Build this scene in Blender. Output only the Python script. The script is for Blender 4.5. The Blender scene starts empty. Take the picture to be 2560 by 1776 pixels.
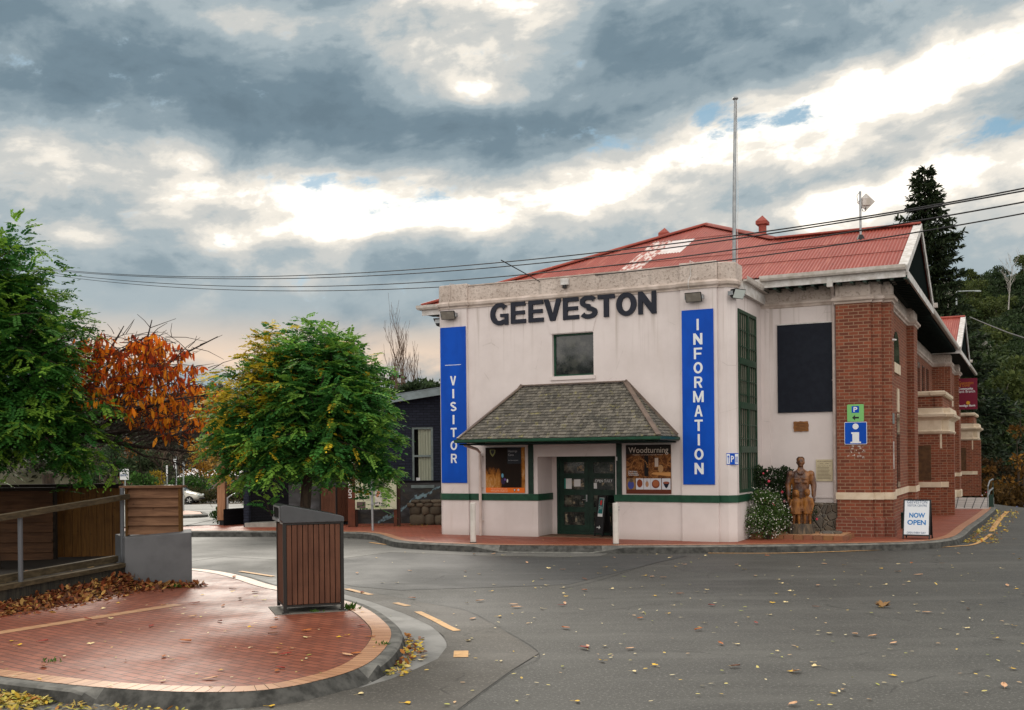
import bpy, bmesh, math, random
import numpy as np
from mathutils import Vector, Matrix

scn = bpy.context.scene
PI = math.pi
# ---------------------------------------------------------------- camera
F_PX, U0, V0, ROLL, EYE = 2600.0, 1280.0, 1143.0, 0.010, 2.3
cd = bpy.data.cameras.new('camera')
cam = bpy.data.objects.new('camera', cd)
scn.collection.objects.link(cam)
cd.sensor_fit = 'HORIZONTAL'; cd.sensor_width = 36.0
cd.lens = 36.0 * F_PX / 2560.0
cd.shift_y = (V0 - 888.0) / 2560.0
cd.clip_start = 0.1; cd.clip_end = 20000.0
cr, sr = math.cos(ROLL), math.sin(ROLL)
cam.matrix_world = Matrix(((cr, sr, 0, 0), (0, 0, -1, 0), (-sr, cr, 0, EYE), (0, 0, 0, 1)))
scn.camera = cam
# ---------------------------------------------------------------- exposure, sun, sky
vs = scn.view_settings
vs.view_transform = 'Standard'; vs.look = 'None'; vs.gamma = 1.0; vs.use_curve_mapping = False
vs.exposure = 0.67
SUN_EL, SUN_AZ = math.radians(30.0), math.radians(-16.0)      # azimuth from +Y towards +X
sl = bpy.data.lights.new('sun', 'SUN'); sl.energy = 1.2; sl.angle = math.radians(16.0); sl.color = (1.0, 0.93, 0.82)
sun = bpy.data.objects.new('sun', sl); scn.collection.objects.link(sun)
sd = Vector((math.sin(SUN_AZ) * math.cos(SUN_EL), math.cos(SUN_AZ) * math.cos(SUN_EL), math.sin(SUN_EL)))
sun.rotation_euler = sd.to_track_quat('Z', 'Y').to_euler(); sun.location = sd * 200

class NT:
    """small helper for node trees"""
    def __init__(s, tree): s.t = tree; s.n = tree.nodes; s.l = tree.links
    def node(s, typ, **kw):
        n = s.n.new(typ)
        for k, v in kw.items(): setattr(n, k, v)
        return n
    def put(s, sock, v):
        if isinstance(v, bpy.types.NodeSocket): s.l.new(v, sock)
        elif v is not None:
            if sock.type == 'RGBA' and len(v) == 3: v = (*v, 1.0)
            sock.default_value = v
    def math(s, op, a, b=None, c=None, clamp=False):
        n = s.node('ShaderNodeMath', operation=op); n.use_clamp = clamp
        for i, v in enumerate((a, b, c)):
            if v is not None: s.put(n.inputs[i], v)
        return n.outputs[0]
    def vmath(s, op, a, b=None):
        n = s.node('ShaderNodeVectorMath', operation=op); s.put(n.inputs[0], a)
        if b is not None: s.put(n.inputs[1], b)
        return n.outputs['Value'] if op in ('DOT_PRODUCT', 'LENGTH') else n.outputs[0]
    def ramp(s, fac, stops, interp='LINEAR'):
        n = s.node('ShaderNodeValToRGB'); n.color_ramp.interpolation = interp
        e = n.color_ramp.elements
        while len(e) < len(stops): e.new(0.5)
        for i, (p, c) in enumerate(stops):
            e[i].position = p; e[i].color = (*c, 1) if not isinstance(c, (int, float)) else (c, c, c, 1)
        s.put(n.inputs[0], fac); return n.outputs[0]
    def smooth(s, v, a, b):
        n = s.node('ShaderNodeMapRange', interpolation_type='SMOOTHSTEP')
        s.put(n.inputs[0], v); s.put(n.inputs[1], a); s.put(n.inputs[2], b); n.inputs[3].default_value = 0; n.inputs[4].default_value = 1
        return n.outputs[0]
    def mix(s, f, a, b, blend='MIX'):
        n = s.node('ShaderNodeMix', data_type='RGBA', blend_type=blend)
        s.put(n.inputs[0], f); s.put(n.inputs[6], a); s.put(n.inputs[7], b); return n.outputs[2]
    def noise(s, vec, scale, detail=3.0, rough=0.55, dist=0.0):
        n = s.node('ShaderNodeTexNoise'); s.put(n.inputs['Vector'], vec)
        n.inputs['Scale'].default_value = scale; n.inputs['Detail'].default_value = detail
        n.inputs['Roughness'].default_value = rough; n.inputs['Distortion'].default_value = dist
        return n.outputs['Fac']

world = bpy.data.worlds.new('World'); scn.world = world; world.use_nodes = True
def build_sky():
    T = NT(world.node_tree); T.n.clear()
    out = T.node('ShaderNodeOutputWorld'); bg = T.node('ShaderNodeBackground'); bg.inputs['Strength'].default_value = 0.1
    T.l.new(bg.outputs[0], out.inputs[0])
    sky = T.node('ShaderNodeTexSky', sky_type='NISHITA'); sky.sun_disc = False
    sky.sun_elevation = SUN_EL; sky.sun_rotation = SUN_AZ; sky.air_density = 1.0; sky.dust_density = 0.6; sky.ozone_density = 1.5
    tc = T.node('ShaderNodeTexCoord'); d = tc.outputs['Generated']
    sp = T.node('ShaderNodeSeparateXYZ'); T.l.new(d, sp.inputs[0])
    x, y, z = sp.outputs
    az = T.math('ARCTAN2', x, y)                                   # 0 straight down the street, + to the right
    el = T.math('ARCSINE', T.math('MINIMUM', T.math('MAXIMUM', z, -1.0), 1.0))
    cb = T.node('ShaderNodeCombineXYZ')                            # sky dome coordinates; clouds lie in long flat banks
    T.put(cb.inputs[0], az); T.put(cb.inputs[1], T.math('SUBTRACT', T.math('MULTIPLY', el, 1.9), T.math('MULTIPLY', az, 0.18))); cb.inputs[2].default_value = 1.37
    Q = cb.outputs[0]
    wv = T.node('ShaderNodeTexNoise'); T.put(wv.inputs['Vector'], Q); wv.inputs['Scale'].default_value = 5.0; wv.inputs['Detail'].default_value = 4.0
    wq = T.vmath('ADD', Q, T.vmath('MULTIPLY', T.vmath('SUBTRACT', wv.outputs['Color'], (0.5, 0.5, 0.5)), (0.07, 0.07, 0.07)))
    n1 = T.noise(wq, 4.6, 7.0, 0.52, 0.0)
    n2 = T.noise(wq, 12.0, 7.0, 0.54, 0.0)
    n3 = T.noise(wq, 38.0, 8.0, 0.62, 0.0)
    n4 = n3
    tex = T.math('ADD', T.math('ADD', T.math('MULTIPLY', n1, 0.56), T.math('MULTIPLY', n2, 0.32)), T.math('MULTIPLY', n3, 0.12))
    def blob(a0, e0, wa, we, tilt=0.0, amp=1.0):
        da = T.math('SUBTRACT', az, a0); de = T.math('SUBTRACT', T.math('SUBTRACT', el, e0), T.math('MULTIPLY', da, tilt))
        q = T.math('ADD', T.math('POWER', T.math('ABSOLUTE', T.math('DIVIDE', da, wa)), 2.0), T.math('POWER', T.math('ABSOLUTE', T.math('DIVIDE', de, we)), 2.0))
        return T.math('MULTIPLY', T.math('EXPONENT', T.math('MULTIPLY', q, -1.0)), amp)
    def total(lst):
        v = lst[0]
        for k in lst[1:]: v = T.math('ADD', v, k)
        return v
    # brightness field of the deck: thin and lit where positive, thick and dark where negative
    lit = total([blob(*q) for q in SKY_LIT])
    calm = T.math('ADD', T.math('MULTIPLY', T.smooth(el, 0.12, 0.21), 0.74), 0.26)   # smooth far layers near the horizon
    b = T.math('ADD', T.math('MULTIPLY', T.math('MULTIPLY', T.math('SUBTRACT', tex, 0.49), SKY_TEX), calm), T.math('MULTIPLY', lit, SKY_BLOB))
    col = T.ramp(T.math('ADD', T.math('MULTIPLY', b, 0.5), 0.5), SKY_RAMP, 'EASE')
    # warm tint low down on the left, where the light comes from
    low = T.math('MULTIPLY', T.math('SUBTRACT', 1.0, T.smooth(el, 0.085, 0.150)), T.math('SUBTRACT', 1.0, T.smooth(az, 0.0, 0.30)))
    warmb = T.math('MULTIPLY', low, T.smooth(T.math('ADD', T.math('MULTIPLY', T.math('SUBTRACT', n2, 0.5), 2.4), blob(-0.2, 0.108, 0.5, 0.034, -0.03, 1.15)), 0.15, 0.95))
    col = T.mix(T.math('MULTIPLY', warmb, 0.9), col, (6.2, 4.7, 3.5))
    # holes: the clear sky shows
    hole = total([blob(*h) for h in SKY_HOLES])
    hm = T.math('MULTIPLY', T.smooth(T.math('ADD', hole, T.math('ADD', T.math('MULTIPLY', T.math('SUBTRACT', n3, 0.5), 2.2), T.math('MULTIPLY', T.math('SUBTRACT', n2, 0.5), 1.6))), 0.34, 0.98), 0.92)
    clear = T.mix(0.85, sky.outputs[0], (1.35, 2.5, 3.25))
    col = T.mix(hm, col, clear)
    # unseen sky behind the viewer, made brighter to light the hall front
    back = T.math('MULTIPLY', T.smooth(T.math('MULTIPLY', y, -1.0), -0.35, 0.55), 1.0)
    up = T.smooth(el, 0.62, 1.0)
    k = T.math('MAXIMUM', back, up)
    over = T.mix(n1, SKY_BACK[0], SKY_BACK[1])
    col = T.mix(k, col, over)
    T.put(bg.inputs['Color'], col)
SKY_LIT = [  # azimuth, elevation, half widths, tilt, amount
    (-0.30, 0.390, 0.10, 0.022, 0.0, 0.9), (-0.02, 0.415, 0.10, 0.015, 0.0, 0.9), (-0.22, 0.318, 0.26, 0.045, -0.05, -1.2), (0.02, 0.290, 0.14, 0.035, -0.1, -0.7),
    (0.30, 0.355, 0.25, 0.030, 0.12, -0.9), (-0.0175, 0.336, 0.05, 0.014, -0.1, 1.6), (-0.18, 0.240, 0.30, 0.040, -0.06, 1.0), (-0.16, 0.214, 0.14, 0.012, 0.1, 0.8),
    (0.20, 0.285, 0.22, 0.042, 0.12, 1.35), (0.40, 0.325, 0.12, 0.030, 0.15, 1.3), (0.06, 0.245, 0.16, 0.034, 0.1, 0.9), (0.30, 0.250, 0.13, 0.014, 0.1, -0.9),
    (0.45, 0.310, 0.06, 0.012, 0.2, -0.8), (0.36, 0.235, 0.12, 0.016, 0.2, 0.8), (0.08, 0.205, 0.20, 0.020, 0.05, -0.3), (-0.39, 0.196, 0.06, 0.016, -0.1, 1.2),
    (-0.15, 0.160, 0.60, 0.035, 0.0, 0.25), (0.2, 0.2, 0.3, 0.03, 0, 0.1)]
SKY_HOLES = [(0.245, 0.303, 0.075, 0.012, 0.0, 0.80), (0.10, 0.292, 0.065, 0.013, -0.1, 0.72), (0.185, 0.315, 0.03, 0.010, 0.0, 0.62), (0.44, 0.274, 0.045, 0.011, 0.2, 0.75),
    (-0.165, 0.257, 0.10, 0.009, 0.0, 0.68), (-0.094, 0.241, 0.05, 0.010, 0.2, 0.66)]
SKY_TEX, SKY_BLOB = 5.6, 0.56
SKY_RAMP = [(0.0, (0.95, 1.36, 1.66)), (0.22, (1.15, 1.62, 1.95)), (0.42, (1.75, 2.25, 2.55)), (0.58, (2.6, 3.05, 3.25)), (0.74, (3.9, 3.95, 3.8)), (0.89, (5.8, 5.45, 4.85)), (1.0, (8.6, 8.0, 7.1))]
SKY_BACK = [(9.2, 8.9, 8.4), (13.6, 13.0, 12.0)]
build_sky()

# ---------------------------------------------------------------- surveying: a pixel of the 2560 x 1776 photo to a point in the place
def ray(u, v):
    dx, dz = u - U0, V0 - v
    return Vector(((dx * cr + dz * sr) / F_PX, 1.0, (dz * cr - dx * sr) / F_PX))
EYEP = Vector((0, 0, EYE))
def gp(u, v, z=0.0):
    r = ray(u, v); return EYEP + r * ((z - EYE) / r.z)
def dp(u, v, depth): return EYEP + ray(u, v) * depth
ANG = math.atan2(1293.0, 2600.0)                                   # the hall stands turned by this about z
E1 = Vector((math.cos(ANG), -math.sin(ANG), 0)); E2 = Vector((math.sin(ANG), math.cos(ANG), 0))
ORG = Vector((-2.036, 28.937, 0))
def W(s, t, z=0.0): return ORG + E1 * s + E2 * t + Vector((0, 0, z))
def fac(u, v, t=0.0):
    r = ray(u, v); k = ((ORG - EYEP).dot(E2) + t) / r.dot(E2); p = EYEP + r * k
    return (p - ORG).dot(E1), p.z
def loc(p): q = Vector(p) - ORG; return q.dot(E1), q.dot(E2)

# ---------------------------------------------------------------- objects
COL = scn.collection
def setp(o, label=None, cat=None, group=None, kind=None):
    if label: o['label'] = label
    if cat: o['category'] = cat
    if group: o['group'] = group
    if kind: o['kind'] = kind
    return o
def thing(name, label, cat, loc_=(0, 0, 0), rz=0.0, group=None):
    o = bpy.data.objects.new(name, None); COL.objects.link(o)
    o.location = loc_; o.rotation_euler = (0, 0, rz); o.empty_display_size = 0.2
    return setp(o, label, cat, group)
def bthing(name, label, cat, s, t, z, group=None):                 # something mounted on, or lined up with, the hall
    return thing(name, label, cat, W(s, t, z), -ANG, group)
def place(o, p, rz=0.0): o.location = p; o.rotation_euler = (0, 0, rz); return o
def copy_tree(o, parent=None):
    c = o.copy(); COL.objects.link(c)
    if parent: c.parent = parent
    for ch in list(o.children): copy_tree(ch, c)
    return c

class MB:
    def __init__(s): s.v = []; s.f = []; s.c = []; s.cur = None
    def add(s, vs, fs, col=None):
        b = len(s.v); s.v.extend([tuple(p) for p in vs]); s.f.extend([tuple(b + i for i in f) for f in fs])
        s.c.extend([col or s.cur or (1, 1, 1)] * len(fs)); return s
    def box(s, x0, x1, y0, y1, z0, z1, col=None):
        return s.add([(x0, y0, z0), (x1, y0, z0), (x1, y1, z0), (x0, y1, z0), (x0, y0, z1), (x1, y0, z1), (x1, y1, z1), (x0, y1, z1)],
                     [(0, 3, 2, 1), (4, 5, 6, 7), (0, 1, 5, 4), (1, 2, 6, 5), (2, 3, 7, 6), (3, 0, 4, 7)], col)
    def obox(s, c, half, rot, col=None):                           # turned box; rot = 3x3 Matrix
        c = Vector(c); pts = []
        for sz in (-1, 1):
            for sx, sy in ((-1, -1), (1, -1), (1, 1), (-1, 1)):
                pts.append(c + rot @ Vector((sx * half[0], sy * half[1], sz * half[2])))
        return s.add(pts, [(0, 3, 2, 1), (4, 5, 6, 7), (0, 1, 5, 4), (1, 2, 6, 5), (2, 3, 7, 6), (3, 0, 4, 7)], col)
    def bar(s, a, b, w, h, col=None):                              # beam from a to b
        a, b = Vector(a), Vector(b); d = (b - a); L = d.length; d.normalize()
        up = Vector((0, 0, 1)) if abs(d.z) < 0.95 else Vector((0, 1, 0))
        x = d.cross(up).normalized(); z = x.cross(d)
        return s.obox((a + b) / 2, (w / 2, L / 2, h / 2), Matrix((x, d, z)).transposed(), col)
    def prism(s, poly, z0, z1, col=None, cap=True):                # poly counter-clockwise in x, y
        n = len(poly); vs = [(p[0], p[1], z0) for p in poly] + [(p[0], p[1], z1) for p in poly]
        fs = [(i, (i + 1) % n, n + (i + 1) % n, n + i) for i in range(n)]
        if cap: fs += [tuple(range(n - 1, -1, -1)), tuple(range(n, 2 * n))]
        return s.add(vs, fs, col)
    def tube(s, path, rad, n=8, col=None, cap=True):
        path = [Vector(p) for p in path]; m = len(path)
        rads = rad if isinstance(rad, (list, tuple)) else [rad] * m
        t0 = (path[1] - path[0]).normalized(); a = t0.orthogonal().normalized()
        vs = []
        for i, p in enumerate(path):
            t = (path[min(i + 1, m - 1)] - path[max(i - 1, 0)]).normalized()
            a = (a - t * a.dot(t)).normalized(); bb = t.cross(a)
            for k in range(n):
                th = 2 * PI * k / n; vs.append(p + (a * math.cos(th) + bb * math.sin(th)) * rads[i])
        fs = [(i * n + k, i * n + (k + 1) % n, (i + 1) * n + (k + 1) % n, (i + 1) * n + k) for i in range(m - 1) for k in range(n)]
        if cap: fs += [tuple(range(n - 1, -1, -1)), tuple(range((m - 1) * n, m * n))]
        return s.add(vs, fs, col)
    def lathe(s, prof, n=16, c=(0, 0), col=None):
        vs = [(c[0] + r * math.cos(2 * PI * k / n), c[1] + r * math.sin(2 * PI * k / n), z) for r, z in prof for k in range(n)]
        m = len(prof)
        fs = [(i * n + k, i * n + (k + 1) % n, (i + 1) * n + (k + 1) % n, (i + 1) * n + k) for i in range(m - 1) for k in range(n)]
        fs += [tuple(range(n - 1, -1, -1)), tuple(range((m - 1) * n, m * n))]
        return s.add(vs, fs, col)
    def loft(s, rings, col=None):
        n = len(rings[0]); m = len(rings); vs = [p for r in rings for p in r]
        fs = [(i * n + k, i * n + (k + 1) % n, (i + 1) * n + (k + 1) % n, (i + 1) * n + k) for i in range(m - 1) for k in range(n)]
        fs += [tuple(range(n - 1, -1, -1)), tuple(range((m - 1) * n, m * n))]
        return s.add(vs, fs, col)
    def ball(s, c, r, n=10, m=7, col=None):
        rx, ry, rz = r if isinstance(r, (tuple, list)) else (r, r, r)
        rings = []
        for i in range(m + 1):
            ph = -PI / 2 + PI * (i + 0.02) / (m + 0.04)
            rings.append([(c[0] + rx * math.cos(ph) * math.cos(2 * PI * k / n), c[1] + ry * math.cos(ph) * math.sin(2 * PI * k / n), c[2] + rz * math.sin(ph)) for k in range(n)])
        return s.loft(rings, col)
    def sweep(s, prof, path, closed=False, col=None, cap=True):    # prof [(outward, z)], path [(x, y)], outward = right of travel
        P = [Vector((p[0], p[1])) for p in path]; n = len(P); rows = []
        for i in range(n):
            def nd(a, b): d = (P[b] - P[a]).normalized(); return Vector((d.y, -d.x))
            if closed or 0 < i < n - 1:
                n1, n2 = nd((i - 1) % n, i), nd(i, (i + 1) % n); mm = (n1 + n2); k = mm.dot(n1)
                mm = mm / max(k, 0.25)
            else: mm = nd(0, 1) if i == 0 else nd(n - 2, n - 1)
            rows.append([(P[i].x + mm.x * o, P[i].y + mm.y * o, z) for o, z in prof])
        m = len(prof); vs = [p for r in rows for p in r]; fs = []
        for i in range(n if closed else n - 1):
            j = (i + 1) % n
            for k in range(m):
                k2 = (k + 1) % m; fs.append((i * m + k, j * m + k, j * m + k2, i * m + k2))
        if cap and not closed: fs += [tuple(range(m - 1, -1, -1)), tuple(range((n - 1) * m, n * m))]
        return s.add(vs, fs, col)
    def text(s, txt, x, z, w=None, h=None, bold=0.0, depth=0.004, y=0.0, anchor='c', col=None, space=1.0):
        """lettering in the x, z plane facing -y; w, h = box to fill; x, z = centre (or left/bottom corner)"""
        vs, fs = text_geo(txt, bold, space)
        lo, hi = vs.min(0), vs.max(0); sx, sy = hi[0] - lo[0], hi[1] - lo[1]
        kz = h / sy if h else w / sx; kx = w / sx if w else kz
        ox, oz = (x - w / 2 if w else x - sx * kx / 2, z - sy * kz / 2) if anchor == 'c' else (x, z)
        zlo, zhi = lo[2], hi[2]
        out = [(ox + (p[0] - lo[0]) * kx, y - (depth if p[2] > (zlo + zhi) / 2 else 0.0), oz + (p[1] - lo[1]) * kz) for p in vs]
        return s.add(out, fs, col)
    def build(s, name, mat, parent=None, smooth=False, xf=None, cols=False, recalc=True):
        me = bpy.data.meshes.new(name)
        me.from_pydata(s.v, [], s.f)
        if xf is not None: me.transform(xf)
        me.validate(verbose=False)
        if recalc and len(s.f) < 60000:
            bm = bmesh.new(); bm.from_mesh(me); bmesh.ops.recalc_face_normals(bm, faces=bm.faces); bm.to_mesh(me); bm.free()
        if cols and len(me.polygons) == len(s.c):
            at = me.attributes.new('tint', 'FLOAT_COLOR', 'FACE')
            at.data.foreach_set('color', np.array([(*c, 1.0) for c in s.c], dtype=np.float32).ravel())
        if mat is not None: me.materials.append(mat)
        if smooth: me.polygons.foreach_set('use_smooth', [True] * len(me.polygons))
        me.update()
        o = bpy.data.objects.new(name, me); COL.objects.link(o)
        if parent is not None: o.parent = parent
        return o
def glyph(ch, th=0.21):
    """heavy block capitals as thick strokes in a unit box; returns [(left edge points, right edge points)]"""
    def st(pts, closed=False): return pts
    def arc(cx, cy, rx, ry, a0, a1, n=14): return [(cx + rx * math.cos(math.radians(a0 + (a1 - a0) * k / n)), cy + ry * math.sin(math.radians(a0 + (a1 - a0) * k / n))) for k in range(n + 1)]
    h = th / 2; w = th * 0.72 if ch in 'INM' else th; v = 0.80
    H = h * v                                                      # horizontal strokes a little thinner
    if ch == 'I': return [('b', 0.0, 1.0, 0.0, 1.0)]
    if ch == 'T': return [('b', 0, 1, 1 - th * v, 1), ('b', .5 - th * .62, .5 + th * .62, 0, 1 - th * v)]
    if ch == 'E': return [('b', 0, th * 1.2, 0, 1), ('b', th * 1.2, 1, 0, th * v), ('b', th * 1.2, .93, .5 - H * .9, .5 + H * .9), ('b', th * 1.2, .98, 1 - th * v, 1)]
    if ch == 'F': return [('b', 0, th * 1.25, 0, 1), ('b', th * 1.25, .9, .47 - H, .47 + H), ('b', th * 1.25, 1, 1 - th * v, 1)]
    if ch == 'V': return [('p', [(0, 1), (.28, 1), (.5, .30), (.72, 1), (1, 1), (.64, 0), (.36, 0)])]
    if ch == 'N': return [('b', 0, .25, 0, 1), ('b', .75, 1, 0, 1), ('p', [(.25, 1), (.25, .56), (.75, 0), (.75, .44)])]
    if ch == 'M': return [('b', 0, .2, 0, 1), ('b', .8, 1, 0, 1), ('p', [(.2, 1), (.2, .58), (.42, 0), (.58, 0), (.8, .58), (.8, 1), (.5, .3)])]
    if ch == 'A': return [('p', [(0, 0), (.24, 0), (.335, .26), (.665, .26), (.76, 0), (1, 0), (.63, 1), (.37, 1)], [(.40, .43), (.60, .43), (.5, .76)])]
    if ch == 'O': return [('r', arc(.5, .5, .5, .5, 0, 360, 36), arc(.5, .5, .5 - th * 1.15, .5 - th * .85, 0, 360, 36))]
    if ch == 'S':
        o_, i_ = [], []
        c = arc(.5, .735, .36, .185, 20, 268, 16) + arc(.5, .265, .37, .175, 88, -160, 16)
        return [('l', c, th * .98)]
    if ch == 'G': return [('l', arc(.52, .5, .40, .41, 38, 300, 20) + [(.86, .16)], th), ('b', .80, 1.0, .0, .50), ('b', .56, .80, .36, .50)]
    if ch == 'R': return [('b', 0, th * 1.25, 0, 1), ('l', [(th * 1.25, .915)] + arc(.60, .70, .27, .215, 90, -90, 12) + [(th * 1.25, .485)], th * .86), ('p', [(.44, .44), (.70, .46), (1, 0), (.72, 0)])]
    return []
def block_letter(mb, ch, x0, x1, z0, z1, y, depth, th=0.21):
    X = lambda p: x0 + (x1 - x0) * p[0]; Z = lambda p: z0 + (z1 - z0) * p[1]
    def prism(pts, d):
        n = len(pts); f = bmesh.new(); vs = [f.verts.new((X(p), 0, Z(p))) for p in pts]; f.faces.new(vs); bmesh.ops.triangulate(f, faces=f.faces); f.verts.index_update(); tri = [tuple(v.index for v in q.verts) for q in f.faces]; f.free()
        mb.add([(X(p), y - depth - d, Z(p)) for p in pts] + [(X(p), y, Z(p)) for p in pts], tri + [(i, (i + 1) % n, n + (i + 1) % n, n + i) for i in range(n)])
    def ringp(a, b, d):
        n = len(a); mb.add([(X(p), y - depth - d, Z(p)) for p in a] + [(X(p), y - depth - d, Z(p)) for p in b] + [(X(p), y, Z(p)) for p in a] + [(X(p), y, Z(p)) for p in b], [q for i in range(n - 1) for q in ((i, i + 1, n + i + 1, n + i), (i, 2 * n + i, 2 * n + i + 1, i + 1), (n + i, n + i + 1, 3 * n + i + 1, 3 * n + i))])
    for k, g in enumerate(glyph(ch, th)):
        d = k * 0.0006
        if g[0] == 'b': prism([(g[1], g[3]), (g[2], g[3]), (g[2], g[4]), (g[1], g[4])], d)
        elif g[0] == 'p' and len(g) == 2: prism(g[1], d)
        elif g[0] == 'p': o, i = g[1], g[2]; prism([o[0], o[1], o[2], i[0], i[2], o[7]], 0); prism([o[2], o[3], i[1], i[0]], 0); prism([o[3], o[4], o[5], o[6], i[2], i[1]], 0); prism([o[6], o[7], i[2]], 0)
        elif g[0] == 'r': ringp(g[1], g[2], d)
        elif g[0] == 'l':
            asp = (x1 - x0) / (z1 - z0); P = [Vector((p[0] * asp, p[1])) for p in g[1]]; n = len(P); a, b = [], []
            for i in range(n):
                t = (P[min(i + 1, n - 1)] - P[max(i - 1, 0)]).normalized(); q = Vector((-t.y, t.x)) * g[2] / 2; s_ = 0.86 if abs(q.y) > abs(q.x) else 1.0; q *= s_
                a.append(((P[i].x + q.x) / asp, P[i].y + q.y)); b.append(((P[i].x - q.x) / asp, P[i].y - q.y))
            ringp(a, b, d)
    return mb
_tc = {}
def text_geo(txt, bold, space):
    key = (txt, bold, space)
    if key in _tc: return _tc[key]
    c = bpy.data.curves.new('lettering_source', 'FONT'); c.body = txt; c.size = 1.0; c.extrude = 0.02; c.offset = bold; c.space_character = space; c.resolution_u = 4
    o = bpy.data.objects.new('lettering_source', c); COL.objects.link(o)
    dg = bpy.context.evaluated_depsgraph_get(); dg.update(); ev = o.evaluated_get(dg); me = ev.to_mesh()
    vs = np.array([v.co[:] for v in me.vertices]); fs = [tuple(p.vertices) for p in me.polygons]
    ev.to_mesh_clear(); bpy.data.objects.remove(o); bpy.data.curves.remove(c)
    _tc[key] = (vs, fs); return _tc[key]
def bevel(o, w, seg=2):
    m = o.modifiers.new('bevel', 'BEVEL'); m.width = w; m.segments = seg; m.limit_method = 'ANGLE'; m.angle_limit = math.radians(40); return o
def poly_sheet(name, pts, z, mat, kind='structure'):
    me = bpy.data.meshes.new(name); bm = bmesh.new()
    vs = [bm.verts.new((p[0], p[1], z)) for p in pts]; f = bm.faces.new(vs)
    if f.normal.z < 0: f.normal_flip()
    bmesh.ops.triangulate(bm, faces=bm.faces); bm.to_mesh(me); bm.free(); me.materials.append(mat)
    o = bpy.data.objects.new(name, me); COL.objects.link(o)
    if kind: o['kind'] = kind
    return o
def smooth_path(pts, k=4, closed=False):
    P = [Vector((p[0], p[1])) for p in pts]; n = len(P); out = []
    for i in range(n if closed else n - 1):
        g = (lambda j: P[j % n]) if closed else (lambda j: P[min(max(j, 0), n - 1)])
        p0, p1, p2, p3 = g(i - 1), g(i), g(i + 1), g(i + 2)
        for q in range(k):
            t = q / k
            out.append(0.5 * ((2 * p1) + (p2 - p0) * t + (2 * p0 - 5 * p1 + 4 * p2 - p3) * t * t + (3 * p1 - p0 - 3 * p2 + p3) * t ** 3))
    if not closed: out.append(P[-1])
    return [(p.x, p.y) for p in out]
def offset_path(path, d, closed=False):                            # to the right of travel
    P = [Vector(p) for p in path]; n = len(P); out = []
    for i in range(n):
        a = P[(i - 1) % n] if closed or i > 0 else P[0]; b = P[(i + 1) % n] if closed or i < n - 1 else P[-1]
        t = (b - a).normalized(); out.append((P[i].x + t.y * d, P[i].y - t.x * d))
    return out

# ---------------------------------------------------------------- materials
def new_mat(name):
    m = bpy.data.materials.new(name); m.use_nodes = True; T = NT(m.node_tree)
    b = next(n for n in T.n if n.type == 'BSDF_PRINCIPLED'); return m, T, b
def coords(T, kind='Object', scale=(1, 1, 1)):
    tc = T.node('ShaderNodeTexCoord'); mp = T.node('ShaderNodeMapping'); mp.inputs['Scale'].default_value = scale
    T.l.new(tc.outputs[kind], mp.inputs[0]); return mp.outputs[0]
def bump(T, b, h, strength, dist=0.01):
    n = T.node('ShaderNodeBump'); n.inputs['Strength'].default_value = strength; n.inputs['Distance'].default_value = dist
    T.put(n.inputs['Height'], h); T.l.new(n.outputs[0], b.inputs['Normal'])
def M(name, c1, c2=None, scale=4.0, rough=0.6, bmp=0.0, bscale=60.0, bdist=0.004, stretch=(1, 1, 1), metal=0.0, spec=0.22, lo=0.35, hi=0.65, detail=5.0, rvar=0.0, coat=0.0):
    m, T, b = new_mat(name); v = coords(T, 'Object', stretch)
    if c2 is not None:
        n = T.noise(v, scale, detail, 0.6); f = T.smooth(n, lo, hi); T.put(b.inputs['Base Color'], T.mix(f, c1, c2))
        if rvar: T.put(b.inputs['Roughness'], T.math('ADD', T.math('MULTIPLY', n, rvar), rough - rvar / 2))
        else: b.inputs['Roughness'].default_value = rough
    else: b.inputs['Base Color'].default_value = (*c1, 1); b.inputs['Roughness'].default_value = rough
    b.inputs['Metallic'].default_value = metal; b.inputs['Specular IOR Level'].default_value = spec; b.inputs['Coat Weight'].default_value = coat
    if bmp: bump(T, b, T.noise(v, bscale, 4.0, 0.6), bmp, bdist)
    return m
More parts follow.
